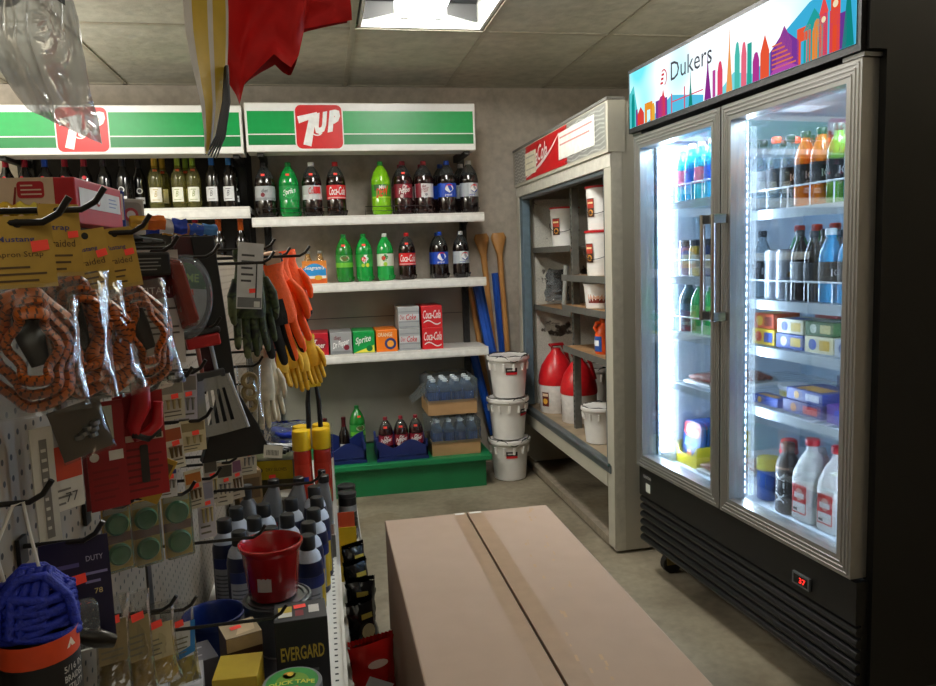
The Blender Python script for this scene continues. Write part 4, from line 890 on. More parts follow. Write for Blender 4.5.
def H(x0, x1, y0, y1, Y, yaw=.5):
    p = atY((x0+x1)/2, y0, Y); s = (p-CAM).dot(_f)/FPX
    k = math.cos(yaw-math.atan2(-p.x, p.y))
    return p, (x1-x0)*s/max(.35, k), (y1-y0)*s
def hook(xe, Y, z, label, up=.022, dbl=False):
    t = thing('peg_hook', label, 'hook', (PX+.0015, Y, z), group='dark wire hooks on the pegboard')
    L = xe-PX
    M().tube([(0,0,0),(L*.5,0,.0),(L-.02,0,.0),(L-.006,0,up*.35),(L+.004,0,up)], .0032, DARKWIRE, seg=8).build('wire', t, smooth=50)
    M().box((0,-.012,-.022), (.005,.012,.012), DARKWIRE).build('back_plate', t, bevel=.001)
    return t
def price(m, fn, u, v, s=.011): m.poly(fn, [(u-s,v-s*.8),(u+s,v-s*.5),(u+s*.9,v+s*.8),(u-s*1.1,v+s*.6)], PRICE)
def lines(m, fn, u0, u1, v0, v1, n, col, seed=0):
    r = random.Random(seed); dv = (v1-v0)/n
    for i in range(n): m.rect(fn, u0, v0+dv*i+dv*.3, u0+(u1-u0)*r.uniform(.55, 1), v0+dv*i+dv*.62, mat(col, .6))
def carded(name, label, cat, r, Y, yaw, face, art, group=None, thick=.002, tilt=0, hk=None):
    """a header card hanging by its top; local x across, z down from 0, front towards -y"""
    p, w, h = H(*r, Y, yaw)
    t = thing(name, label, cat, p, group=group, rot=(0, tilt, yaw))
    c = M(); c.box((-w/2,0,-h), (w/2,thick,0), mat(face, .5, noise=.08)); 
    F = lambda n: fl((0,-.0005*(n+1),0), (1,0,0))
    if art: art(c, F, w, h)
    c.build('card', t)
    if hk: hook(p.x+.03, p.y, p.z-.002, hk)
    return t, w, h, F
def pillow(w, h, b, m, seed, zt=0, crimp=True, nu=16, nv=18, wr=1.0):
    q = M()
    for sg in (-1, 1):
        def f(a, c, sg=sg):
            prof = max(0, math.sin(PI*min(1,max(0,a))))**.55*max(0, math.sin(PI*(.04+.92*c)))**.6
            n = NZ.noise(V((a*5, c*6, seed+sg)))*.5+NZ.noise(V((a*13, c*13, seed*2+sg)))*.22
            return V(((a-.5)*w*(1-.10*math.sin(PI*c))+.02*w*n*wr, sg*b*prof*(1+.45*n*wr), zt-h*c))
        q.grid(nu, nv, f, m)
    return q
FILM = clear('#f2f2f0', .5, .16, .03, '#cfd4d6', .35, 14)
FILMG = clear('#e2e6ea', 1.0, .12, .28, '#9aa2ab', .8, 18)
# ------------------------------------------------------------------ leather straps in header-card bags
LO, LD = mat('#b45a1a', .35, noise=.25), mat('#4a2210', .4)
def braid(pts, rad, parent):
    q = M(); P_ = [V(p) for p in pts]; fine = []
    for i in range(len(P_)-1):
        for k in range(5): fine.append(P_[i].lerp(P_[i+1], k/5))
    fine.append(P_[-1])
    q.tube(fine, rad, LO, seg=8, flat=.45, up=(0,1,0))
    kd = q.mi(LD); nf = len(fine)-1
    for i in range(nf):
        for j in range(8):
            if (i+j) % 4 == 0: q.m[i*8+j] = kd
    q.build('leather_strap', parent, smooth=50)
def strap_pack(label, card, bag, Y, yaw, seed, hk=None, title='Mustang', sub='Apron Strap'):
    p, w, h = H(*card, Y, yaw); pb, wb, hb = H(*bag, Y, yaw)
    t = thing('strap_package', label, 'package', p, group='leather straps in clear bags under yellow cards', rot=(0, {3.7:-.16, 4.9:-.12}.get(seed, .03*math.sin(seed*3)), yaw))
    c = M(); YC = mat('#b9953c', .55, noise=.12)
    c.box((-w/2,0,-h), (w/2,.002,0), YC); F = lambda n: fl((0,-.0005*(n+1),0), (1,0,0))
    c.disc(F(0), 0,-h*.1, .004, BLACK)
    c.text(F(0), title, -w*.05,-h*.33, w*.55,h*.10, mat('#3c3f7a', .6), .01); c.text(F(0), sub, -w*.02,-h*.54, w*.7,h*.10, mat('#4a3520', .6), 0); lines(c, F(0), -w*.42, w*.40, -h*.94, -h*.66, 3, '#5c4527', seed); price(c, F(1), w*.30,-h*.42, min(.009,w*.13))
    c.build('header_card', t)
    z0 = -(bag[2]-card[2])/(card[3]-card[2])*h
    r = random.Random(seed); cx = (pb.x-p.x)*math.cos(yaw)+t.rotation_euler[1]*(hb/2-z0)
    for k in range(3):
        rx, rz = wb*(.40-.10*k), hb*(.44-.09*k); zc = z0-hb*(.5-.02*k)
        pts = [(cx+rx*math.cos(a)+.004*math.sin(5*a+k), .010-.012*k+.006*math.sin(2*a+seed), zc+rz*math.sin(a)) for a in [(.3+k)+2*PI*i/26 for i in range(27)]]
        braid(pts, .0115-.0012*k, t)
    q = M(); q.tube([(cx-wb*.05,.0,z0-hb*.18),(cx,.006,z0-hb*.4),(cx+wb*.06,.0,z0-hb*.62)], [wb*.10,wb*.14,wb*.09], mat('#15100d', .35), seg=10, flat=.5); q.build('dark_strap', t, smooth=50)
    o = pillow(wb, hb, .026, FILM, seed, z0).build('clear_bag', t, smooth=70); o.location.x = cx
    if hk: hook(p.x+.04, p.y, p.z-.006, hk)
    return t
strap_pack('braided brown leather strap in a clear bag, furthest left with a wide yellow card', (-14,46,216,288), (-22,74,284,418), .74, .42, 1.3, 'dark wire hook holding the leftmost yellow carded strap')
strap_pack('braided brown leather strap in a clear bag, second yellow carded one from left', (40,76,204,276), (44,108,272,404), .835, .62, 2.1, 'dark wire hook holding the second yellow carded strap', 'Strap', 'Braided')
strap_pack('braided brown leather strap in a clear bag whose yellow card leans, third from left', (64,102,230,290), (72,132,286,400), .935, .66, 3.7, None, 'Mustang', 'Braided')
strap_pack('braided brown leather strap in a clear bag, rightmost, with a shiny puffed bag', (96,130,228,288), (112,174,284,396), 1.02, .50, 4.9, 'dark wire hook holding the rightmost yellow carded strap', 'Mustang', 'Braided')
# ------------------------------------------------------------------ cards below the straps
def art_red(c, F, w, h):
    c.rect(F(0), -w*.3,-h*.35, w*.22,-h*.04, mat('#b9bcae', .5)); c.rect(F(1), -w*.26,-h*.35, w*.1,-h*.2, mat('#d9c22e', .5)); c.disc(F(0), -w*.32,-h*.5, w*.12, mat('#d9d4ce', .5)); c.rect(F(0), w*.05,-h*.55, w*.42,-h*.46, mat('#d9d4ce', .5)); lines(c, F(0), -w*.4,w*.4,-h*.92,-h*.6, 5, '#7c1418', 3)
def art_red2(c, F, w, h):
    lines(c, F(0), -w*.42,w*.42,-h*.95,-h*.5, 7, '#6d1014', 5); c.rect(F(0), -w*.45,-h*.46, w*.45,-h*.40, mat('#c9b9a8', .5)); c.poly(F(1), rrect(-w*.05,-h*.86,w*.12,-h*.5,.003), mat('#26201e', .5)); c.rect(F(1), w*.3,-h*.45,w*.42,-h*.2, mat('#2c3a22', .5))
carded('carded_tool', 'red card with grey and yellow panel hanging under the leather straps', 'carded tool', (84,120,402,512), 1.05, .55, '#8d1218', art_red, hk=None)
t, w, h, F = carded('carded_tool', 'red card holding a red handled hand tool, right of the grey panelled card', 'carded tool', (114,160,392,500), 1.12, .45, '#97141a', art_red2, hk='dark wire hook behind the red tool card')
q = M(); rr_ = mat('#b3121c', .35); q.tube([(w*.05,-.012,.015),(w*.0,-.016,-h*.12),(-w*.18,-.016,-h*.30),(-w*.12,-.014,-h*.40),(w*.12,-.014,-h*.38),(w*.30,-.013,-h*.30),(w*.36,-.013,-h*.10)], [.012,.014,.010,.008,.009,.009,.007], rr_, seg=10); q.build('tool', t, smooth=50)
q = M(); q.tube([(-w*.2,-.018,-h*.22),(-w*.16,-.018,-h*.38),(w*.08,-.018,-h*.42),(w*.35,-.016,-h*.36)], [.004,.006,.006,.003], BLACK, seg=8); q.build('grip', t, smooth=50)
carded('carded_tool', 'narrow dark red card edge behind the grey panelled card', 'carded tool', (80,100,418,512), 1.10, .7, '#6d0e14', lambda c, F, w, h: lines(c, F(0), -w*.3,w*.3,-h*.9,-h*.3, 5, '#a33', 2))
t, w, h, F = carded('parts_packet', 'small clear zip packet of metal parts hanging below the straps', 'packet', (49,97,405,458), .98, .5, '#5c5145', None)
t.rotation_euler[1] = -.22
q = pillow(w*1.05, h*1.05, .010, FILM, 6.1); q.build('clear_bag', t, smooth=70)
q = M(); [q.lathe([(.002,0),(.006,.001),(.006,.006),(.002,.007)], STEEL, (w*a,-.006,-h*bb), 10) for a, bb in ((.1,.55),(.2,.6),(.25,.5),(.0,.62),(.15,.7),(-.1,.66))]; q.build('fittings', t)
def art_or(c, F, w, h): c.rect(F(0), -w*.5,-h*.62,w*.5,-h*.2, mat('#c9421c', .5)); c.text(F(1), '77', w*.15,-h*.85, w*.35,h*.12, mat('#55504a', .5)); lines(c, F(0), -w*.4,w*.2,-h*.95,-h*.7, 3, '#77726a', 1)
carded('carded_tool', 'white card with orange middle hanging against the pegboard', 'carded tool', (44,76,430,512), .98, .9, '#cfc9bd', art_or)
def art_long(c, F, w, h): 
    f = lambda u, v: F(0)(v*.0+u*1, v); c.rect(F(0), -w*.15,-h*.95,w*.2,-h*.1, mat('#77726a', .5)); lines(c, F(1), -w*.1,w*.15,-h*.9,-h*.15, 9, '#c9c4b8', 4)
carded('carded_tool', 'tall narrow pale card hanging beside the orange one on the pegboard', 'carded tool', (30,50,428,548), .95, .9, '#c4bfb2', art_long)
# ------------------------------------------------------------------ packages with two round green discs
GD = mat('#2a7a50', .3, noise=.15)
for r_, Y, yw, lab, hk in (((102,127,506,572),1.18,.6,'clear package with two round dark green discs, leftmost of three','dark wire hook holding the leftmost green disc package'), ((131,156,500,566),1.26,.55,'clear package with two round dark green discs, middle of three',None), ((162,188,494,558),1.36,.5,'clear package with two round dark green discs, rightmost of three','dark wire hook holding the rightmost green disc package')):
    t, w, h, F = carded('disc_package', lab, 'package', r_, Y, yw, '#c9a548', lambda c, F, w, h: (c.rect(F(0), -w*.5,-h*.58,w*.5,-h*.44, mat('#6d2a1c', .5)), c.rect(F(0), -w*.45,-h*.12,w*.45,-h*.02, mat('#cfc6b4', .5))), 'packages of two green discs', hk=hk)
    for v in (.28, .75):
        q = M(); q.T = Matrix.Translation((0,-.004,-h*v)) @ Matrix.Rotation(PI/2, 4, 'X'); q.lathe([(w*.40,-.004),(w*.42,-.002),(w*.42,.003),(w*.36,.006),(w*.30,.004),(.004,.004)], GD, seg=24); q.build('disc', t, smooth=50)
    q = M(); q.box((-w*.5,-.014,-h*1.0), (w*.5,-.001,-h*.0), clear('#eef2f0', .8, .06, .06)); q.build('blister', t, bevel=.004)
# ------------------------------------------------------------------ rope, blue blister card, glove pouches
p = atY(38, 644, .83)
t = thing('rope_bundle', 'coiled blue braided rope with orange and black paper wrap at the lower left', 'rope', (p.x, p.y, p.z), rz=.35); t.scale = (.8,.8,.8)
RB = mat('#12269c', .6, noise=.25, scale=160, bump=.4); s_ = .82/FPX
q = M()
for k in range(7):
    a = math.radians(-18+6*k); R_ = .046-.0005*k
    q.tube([((R_+.004*math.cos(3*i))*math.cos(i*2*PI/22), (R_*.8)*math.sin(i*2*PI/22), .022+.0085*k+.010*math.cos(i*2*PI/22)*(k % 2*2-1)) for i in range(23)], .0062, RB, seg=8)
for k in range(5):
    y = -.028+.014*k
    q.tube([(-.044,y,.03),(-.040,y,.07),(-.015+.002*k,y*.8,.100),(.015,y*.7,.098),(.040,y,.068),(.046,y,.03)], .0064, RB, seg=8)
for k in range(4): q.tube([(-.03+.012*k,-.034,.03),(-.024+.012*k,-.030,.075),(-.01+.01*k,-.01,.104),(0+.008*k,.02,.09)], .006, RB, seg=8)
q.build('rope', t, smooth=60)
R_ = .049; q = M(); q.lathe([(R_*.92,-.11),(R_,-.105),(R_*1.0,-.02),(R_,.018)], mat('#101012', .5), seg=32, caps=False); q.T = None
wf = lambda n: cyl(R_+.0004*(n+1), 0, -70)
q.rect(wf(0), -.15,-.012,.15,.019, mat('#d2451c', .5), 24)
q.poly(wf(1), [(.018,.000),(.026,.013),(.034,.000)], mat('#e9d9c9', .5))
for i, s in enumerate(('5/16 IN','BRAIDED','UTILITY')): q.text(wf(1), s, .028,-.027-.013*i, .034,.009, mat('#c9c4bb', .5), .01)
lines(q, wf(1), .012,.05,-.09,-.068, 2, '#8f8a82', 3)
q.build('paper_wrap', t, smooth=40)
q = M(); q.tube([(-.030,.0,.095),(-.036,.0,.14),(-.012,.01,.19),(.0,.012,.192),(.004,.01,.15),(.012,-.0,.09)], .0022, mat('#cfcac2', .5), seg=6); q.build('tie', t, smooth=50)
hook(p.x+.02, p.y+.012, p.z+.152, 'dark wire hook holding the blue rope bundle')
def art_blue(c, F, w, h):
    c.text(F(0), 'DUTY', w*.28,-h*.2, w*.25,h*.05, mat('#b9b4d0', .5)); c.rect(F(0), -w*.4,-h*.26,w*.05,-h*.22, mat('#5a5590', .5)); c.poly(F(0), [(-w*.45,-h*.5),(-w*.05,-h*.42),(-w*.05,-h*.36),(-w*.45,-h*.42)], mat('#c98a2a', .5)); price(c, F(1), w*.02,-h*.38, .009); c.text(F(0), '78', w*.3,-h*.52, w*.12,h*.05, mat('#d9c98a', .5)); lines(c, F(0), w*.12,w*.46,-h*.46,-h*.3, 2, '#8a86b8', 8)
t, w, h, F = carded('carded_tool', 'dark blue card with clear blister hanging behind the blue rope', 'carded tool', (42,104,540,650), .94, .35, '#1a1638', art_blue, hk='dark wire hook holding the dark blue card')
q = M(); q.loft([[(-w*.32+dx, y, -h*.55+dz), (w*.22+dx, y, -h*.55+dz), (w*.22+dx, y, -h*.98+dz), (-w*.32+dx, y, -h*.98+dz)] for y, dx, dz in ((-.001,0,0),(-.02,.004,-.004))], FILMG); q.build('blister', t, bevel=.004)
q = M(); q.tube([(-w*.1,-.012,-h*.86),(w*.2,-.014,-h*.93),(w*.45,-.014,-h*1.0)], [.008,.012,.008], mat('#2b2723', .3, .5), seg=10); q.build('tool', t, smooth=50)
def pouch(label, r, Y, yaw, face, body, seed, sticker='#d9d2c0', hk=None, blue=False):
    p, w, h = H(*r, Y, yaw); t = thing('clear_pouch', label, 'pouch', p, rot=(0, .05*math.sin(seed), yaw), group='clear pouches of small goods on the lower hooks')
    q = pillow(w*.86, h*.72, .012, mat(body, .6, noise=.35, scale=50, bump=.3), seed+3, -h*.26); q.build('contents', t, smooth=60)
    q = M(); q.box((-w*.46,-.016,-h*.62), (w*.30,-.0155,-h*.2), mat(sticker, .5, noise=.1)); F = lambda n: fl((0,-.0163-.0005*n,0), (1,0,0)); lines(q, F(0), -w*.4,w*.2,-h*.58,-h*.35, 4, '#77715f', int(seed)); price(q, F(1), -w*.05,-h*.2, .009)
    if blue: q.poly(F(0), [(-w*.46,-h*.66),(w*.34,-h*.58),(w*.44,-h*.2),(w*.30,-h*.2),(w*.22,-h*.5),(-w*.46,-h*.58)], mat('#2a7ac0', .5))
    q.build('label_card', t)
    pillow(w, h, .017, FILM, seed).build('clear_bag', t, smooth=70)
    if hk: hook(p.x+.03, p.y, p.z-.012, hk)
pouch('clear pouch with brown contents beside the dark blue card', (94,128,596,700), 1.12, .5, 0, '#6f5a2c', 2.2, '#8a7a58')
pouch('clear pouch with tan contents, second from the dark blue card', (120,148,592,700), 1.17, .5, 0, '#8a6f34', 3.3, '#93835c')
pouch('clear pouch with yellowish contents and white label card', (136,172,604,690), 1.24, .4, 0, '#a98a3a', 4.1, '#bdb08a', 'dark wire hook holding the yellowish pouch')
pouch('clear pouch with a white and blue label beside the blue bucket', (160,192,604,690), 1.34, .4, 0, '#a08a3c', 5.7, '#c9c9c9', 'dark wire hook holding the white and blue labelled pouch', True)
# ------------------------------------------------------------------ small carded hardware between the straps and the black tool
small = [((160,182,380,420),1.30,'#c9c4b4','#8d8a80','small pale card of screws just under the round kit'), ((176,196,372,425),1.40,'#b9b5c4','#77706a','small lilac card of fasteners left of the slotted turner'), ((163,180,425,470),1.28,'#d4cfc4','#a0522d','small white card of fasteners beside the red tool card'), ((180,204,420,452),1.36,'#c9bc9a','#8a7a58','small beige card with two plastic knobs'), ((160,176,462,498),1.30,'#cfcfd4','#3a3f8a','small white box card with blue print above the green discs'),
         ((184,200,470,510),1.46,'#c4bca8','#b06a2a','small card with orange print on the lower hooks'), ((203,216,455,505),1.62,'#bdb7a8','#5c574c','slim pale card hanging left of the screw set'), ((216,232,462,506),1.72,'#c9c3b0','#4a463c','small card of hooks beside the slim pale card'), ((228,240,458,500),1.84,'#b9b0a0','#77506a','small card with lilac print furthest along the lower hooks'), ((196,212,478,540),1.55,'#b4b0bd','#8a8aa0','tall grey packet with a red price tag above the bottles'), ((240,256,440,475),2.0,'#bdb39a','#6a5a3a','tan carded part behind the black tool')]
for i, (r_, Y, fc, pc, lab) in enumerate(small):
    t, w, h, F = carded('carded_part', lab, 'carded part', r_, Y, .5, fc, lambda c, F, w, h, pc=pc, i=i: (c.rect(F(0), -w*.45,-h*.35,w*.45,-h*.08, mat(pc, .5)), lines(c, F(0), -w*.4,w*.4,-h*.95,-h*.75, 2, '#5c574c', i), price(c, F(1), w*.1,-h*.42, .006)), 'small carded parts on the pegboard', tilt=.06*math.sin(i*2.1), hk='dark wire hook holding the '+lab if i in (0,1,3,6,7,9) else None)
    q = M()
    for k in range(3): q.tube([((k-1)*w*.25,-.006,-h*.48),((k-1)*w*.25,-.006,-h*.75)], [.004,.0022], mat(('#b9a878','#8f8d88','#6d5a40')[i % 3], .4, .5), seg=7)
    q.build('fastener', t) if False else None
    for k in range(3):
        q = M(); q.tube([((k-1)*w*.25,-.006,-h*.48),((k-1)*w*.25,-.006,-h*.52),((k-1)*w*.25,-.006,-h*.72)], [.0045,.003,.002], mat(('#b9a878','#8f8d88','#6d5a40')[i % 3], .4, .5), seg=7); q.build('fastener', t)
# yellow folded leaflet tucked between the red card and the discs
carded('folded_card', 'yellow folded card standing out between the red tool card and the green discs', 'card', (156,178,458,505), 1.24, .1, '#b9962e', lambda c, F, w, h: (c.rect(F(0), -w*.3,-h*.5,w*.4,-h*.1, mat('#5a4a2a', .5)), price(c, F(1), w*.1,-h*.35, .007)), tilt=.5)
# ------------------------------------------------------------------ dark red pack and round clear kit
def art_ti(c, F, w, h):
    c.rect(F(0), -w*.5,-h*.42,w*.5,-h*.22, mat('#5a1420', .5)); c.text(F(1), 'TITAN', -w*.05,-h*.35, w*.62,h*.06, mat('#c9a8a8', .5)); lines(c, F(1), -w*.4,w*.42,-h*.75,-h*.48, 5, '#55504c', 2); price(c, F(2), w*.1,-h*.82, .012)
t, w, h, F = carded('carded_tool', 'white card with dark red band and black cap, left of the round clear kit', 'carded tool', (132,176,250,366), 1.18, .5, '#b9b4b0', art_ti, hk='dark wire hook holding the white and dark red card')
q = M(); q.box((-w*.55,-.03,-h*.22), (w*.2,-.002,-h*.02), mat('#131214', .4)); lines(q, fl((0,-.0306,0),(1,0,0)), -w*.5,w*.1,-h*.18,-h*.06, 4, '#8a8886', 3); q.build('black_pack', t, bevel=.004)
q = M(); q.loft([[(w*.0,y*.0-.004,-h*.08),(w*.52,-.004,-h*.10),(w*.78,-.004,-h*.68),(w*.5,-.004,-h*.72)], [(w*.05,-.03,-h*.10),(w*.48,-.03,-h*.13),(w*.72,-.03,-h*.64),(w*.5,-.03,-h*.68)]] if False else [[(w*.10,-.004,-h*.05),(w*.50,-.004,-h*.07),(w*.82,-.004,-h*.68),(w*.42,-.004,-h*.72)], [(w*.14,-.03,-h*.09),(w*.46,-.03,-h*.11),(w*.74,-.03,-h*.62),(w*.46,-.03,-h*.66)]], mat('#6d2118', .25, noise=.2, coat=.5)); q.build('red_block', t, bevel=.005)
p, w, h = H(160,212,254,340, 1.36, .35)
t = thing('clamshell_kit', 'round clear clamshell with green topped white label hanging near the gloves', 'package', p, rot=(0,.08,.35))
RX, RZ = w/2, h/2
el = lambda k, y: [(RX*k*math.cos(a), y, -RZ+RZ*k*math.sin(a)) for a in [2*PI*i/32 for i in range(32)]]
q = M(); q.loft([el(1.0,.004), el(1.0,0), el(.93,-.002), el(.88,-.020), el(.80,-.026)], FILMG); q.build('clear_shell', t, smooth=50)
q = M(); F = lambda n: fl((0,-.004-.0006*n,0), (1,0,0)); LW_ = mat('#d9dde0', .4)
q.poly(F(0), [(RX*.76*math.cos(a), -RZ+RZ*.8*math.sin(a)) for a in [2*PI*i/28 for i in range(28)]], LW_)
q.poly(F(1), [(RX*.76*math.cos(a), -RZ+RZ*.8*math.sin(a)) for a in [.25+(PI-.5)*i/18 for i in range(19)]], mat('#1d7a30', .4, noise=.2))
q.text(F(2), 'SLIME', 0,-RZ*.55, RX*.9,RZ*.2, mat('#8fd04a', .4), .02); q.text(F(2), 'KIT', 0,-RZ*1.22, RX*.5,RZ*.22, mat('#2a2c30', .4), .02); price(q, F(3), .004,-RZ*.9, .008); lines(q, F(2), -RX*.4,RX*.4,-RZ*1.6,-RZ*1.4, 2, '#8a9098', 1); q.build('label_disc', t)
hook(p.x+.05, p.y+.006, p.z-.006, 'dark wire hook holding the round clear kit')
# ------------------------------------------------------------------ long black and maroon tool, slotted turner
p, w, h = H(172,240,236,470, 1.56, .35)
t = thing('long_tool', 'long black and maroon flat tool with a barcode tag, hanging behind the gloves', 'tool', p, rot=(0,0,.35))
q = M(); MR = mat('#3f0d14', .4, noise=.15); BK = mat('#0c0b0c', .5)
q.loft([[(-w*.46,0,-0.0),(-w*.14,0,0.0),(-w*.14,.012,0.0),(-w*.46,.012,0.0)], [(-w*.18,0,-h*.66),(w*.08,0,-h*.66),(w*.08,.012,-h*.66),(-w*.18,.012,-h*.66)]], MR); q.build('maroon_face', t, bevel=.002)
q = M(); q.loft([[(-w*.22,-.006,0),(w*.10,-.006,0),(w*.10,.02,0),(-w*.22,.02,0)], [(w*.02,-.006,-h*.68),(w*.28,-.006,-h*.68),(w*.28,.02,-h*.68),(w*.02,.02,-h*.68)], [(-w*.10,-.006,-h*.80),(w*.55,-.006,-h*.84),(w*.55,.02,-h*.84),(-w*.10,.02,-h*.80)], [(-w*.30,-.006,-h*.98),(w*.72,-.006,-h*.98),(w*.72,.02,-h*.98),(-w*.30,.02,-h*.98)]], BK); q.build('black_body', t, bevel=.002)
q = M(); q.T = Matrix.Translation((w*.72,-.02,-h*.97)) @ Matrix.Rotation(.22, 4, 'Y') @ Matrix.Rotation(-.3, 4, 'X'); F = fl((0,0,0),(1,0,0)); q.box((-.02,0,-.013), (.02,.001,.013), mat('#c4c0b4', .5)); 
for k in range(9): q.rect(fl((0,-.0006,0),(1,0,0)), -.014+k*.003,-.008,-.0128+k*.003,.003, BLACK)
q.build('barcode_tag', t)
hook(p.x+.0, p.y+.02, p.z-.02, 'dark wire hook holding the long black and maroon tool')
p, w, h = H(178,228,335,437, 1.52, .3)
t = thing('slotted_turner', 'steel slotted cooking turner with red and black handle', 'turner', p, rot=(0,-.12,.3))
q = M(); ST = mat('#a9adb2', .25, .85, noise=.06)
def turner(u, v): return V(((u-.5)*w*(.62+.38*v), -.004-.01*math.sin(PI*u)*.6, -h*(.42+.58*v)))
slots = [(.22,.30),(.38,.46),(.54,.62),(.70,.78)]; us = [0]+[x for s in slots for x in s]+[1]
for i in range(len(us)-1):
    for v0, v1 in ((0,.22),(.22,.80),(.80,1)):
        if i % 2 == 1 and v0 == .22: continue
        q.grid(1, 3, lambda a, c, i=i, v0=v0, v1=v1: turner(us[i]+(us[i+1]-us[i])*a, v0+(v1-v0)*c), ST)
q.tube([turner(1,0), turner(1,.5), turner(1,1)], .004, mat('#d4d6d8', .25, .6), seg=6); q.tube([turner(0,0), turner(0,1)], .002, ST, seg=6)
q.build('blade', t, smooth=40)
q = M(); q.box((-w*.28,-.008,-h*.44), (w*.26,.004,-h*.36), mat('#4a4b4e', .4, .5)); q.build('collar', t, bevel=.002)
for sx in (-.16, .12):
    q = M(); q.tube([(w*sx,0,-h*.38),(w*sx*.9,0,-h*.10)], .004, mat('#b0665a' if sx < 0 else '#b9bcc0', .3, .5), seg=8); q.build('shank', t, smooth=50)
q = M(); q.box((-w*.34,-.010,-h*.12), (w*.30,.008,-h*.0), mat('#b3141a', .4)); q.box((-w*.40,-.008,h*.0), (w*.34,.008,h*.06), BLACK); q.build('handle', t, bevel=.004)
hook(p.x+.03, p.y, p.z+.012, 'dark wire hook holding the slotted turner')
# ------------------------------------------------------------------ gloves
def glove(parent, name, L, pick, flip=1, spread=1, curl=.01, x=0, y=0, roll=0, wk=.36):
    """hanging work glove: cuff up, four separate fingers and a thumb pointing down; local z from 0 to -L"""
    q = M(); W_ = L*wk
    q.T = Matrix.Translation((x, y, 0)) @ Matrix.Rotation(roll, 4, 'Y')
    def ring(z, rx, ry, ox=0, n=16): return [(ox+rx*math.cos(2*PI*i/n), ry*math.sin(2*PI*i/n)-curl*(z/L)**2*3, z) for i in range(n)]
    q.loft([ring(0,W_*.44,.015), ring(-L*.05,W_*.45,.016), ring(-L*.14,W_*.37,.013), ring(-L*.22,W_*.40,.015), ring(-L*.36,W_*.49,.019,-flip*W_*.02), ring(-L*.50,W_*.50,.018), ring(-L*.585,W_*.46,.013)], 0, cap0=False)
    for i, (u, ln, r) in enumerate(((-.36,.32,.100), (-.12,.40,.108), (.12,.385,.105), (.35,.29,.092))):
        u *= flip; a = (u*spread*.12); zt = -L*.53; rr = W_*r*1.15
        q.tube([(u*W_,-curl*.8,zt), (u*W_+a*L*ln*.4,-curl*1.6,zt-L*ln*.45), (u*W_+a*L*ln*.75,-curl*2.6-.003*i,zt-L*ln*.85), (u*W_+a*L*ln*.8,-curl*2.9-.003*i,zt-L*ln*.96), (u*W_+a*L*ln*.8,-curl*3-.003*i,zt-L*ln)], [rr,rr*1.02,rr*.92,rr*.7,rr*.25], 0, seg=10, flat=.85)
    q.tube([(-flip*W_*.36,-.004,-L*.26), (-flip*W_*.52,-.014,-L*.40), (-flip*W_*.54,-.020,-L*.54), (-flip*W_*.50,-.024,-L*.62), (-flip*W_*.49,-.024,-L*.645)], [W_*.13,W_*.15,W_*.125,W_*.09,W_*.03], 0, seg=10)
    T_ = q.T
    inv = T_.inverted()
    mats = []; q.mats = []; q.m = []
    for f in q.f:
        c = sum((V(q.v[i]) for i in f), V((0,0,0)))/len(f); c = inv @ c
        q.m.append(q.mi(pick(c.x/W_, c.y, -c.z/L)))
    return q.build(name, parent, smooth=70)
def gloves(label, r, Y, yaw, pickA, group=None, tagart=None, hk=None, two=True, flip=1, gap=.5, roll=0, wk=.36):
    p, w, h = H(*r, Y, yaw); t = thing('work_gloves', label, 'gloves', p, rot=(0, roll, yaw), group=group)
    L = h; 
    glove(t, 'glove', L, pickA, flip, 1, .008, -w*.18*gap, 0, .05, wk)
    if two: glove(t, 'glove', L*.97, pickA, -flip, 1, .006, w*.22*gap, .036, -.06, wk)
    q = M(); q.box((-w*.10,-.02,-L*.06), (w*.2,.05,.012), mat('#c9a48a', .6)); q.build('header_strip', t, bevel=.002) if hk else None
    if tagart: tagart(t, w, h)
    if hk: hook(p.x+.05, p.y+.015, p.z+.002, hk)
    return t
OG, BKG = mat('#ff5f0a', .7, noise=.1, scale=120, bump=.2), mat('#17171a', .8, noise=.2, scale=80, bump=.3)
CAMO = noisy('camouflage', [(.34, '#14170f'), (.44, '#3d4a26'), (.54, '#1c2114'), (.62, '#5c6440')], 26, .75, 2, .1); YG = mat('#d9a81e', .7, noise=.15, scale=60); RG = mat('#a32420', .7, noise=.2); CR = mat('#c9c0a8', .75, noise=.25, scale=40)
def tag_white(t, w, h):
    q = M(); q.T = Matrix.Translation((-w*.12,-.045,-h*.02)) @ Matrix.Rotation(.10, 4, 'Y'); F = lambda n: fl((0,-.0006*(n+1),0), (1,0,0))
    q.box((-.026,0,-.125), (.030,.001,.02), mat('#dfe0e2', .5)); q.rect(F(0), -.024,-.122,.028,-.10, mat('#77797c', .5)); lines(q, F(0), -.018,.016,-.07,.0, 5, '#4a4c50', 3); q.rect(F(1), .014,-.10,.017,-.02, mat('#303236', .5)); price(q, F(1), .008,-.085, .007); q.rect(F(1), .012,-.121,.025,-.108, WHITE); q.build('hang_tag', t)
gloves('dark camouflage work gloves with a white hang tag', (228,272,250,366), 1.76, .35, lambda x, y, z: CAMO, tagart=tag_white, hk='dark wire hook holding the camouflage gloves', gap=.3, wk=.29)
gloves('bright orange work gloves with black palms, nearest the soda shelves', (242,292,258,374), 1.86, .4, lambda x, y, z: BKG if (z > .38 and x < .12) or z > .93 or z < .03 else OG, group='orange gloves on the pegboard', hk='dark wire hook holding the bright orange gloves', gap=.3, roll=-.20)
gloves('orange work gloves behind the front orange pair', (264,300,252,336), 2.10, .5, lambda x, y, z: BKG if z > .8 or x < -.3 else OG, group='orange gloves on the pegboard', gap=.9, roll=-.12)
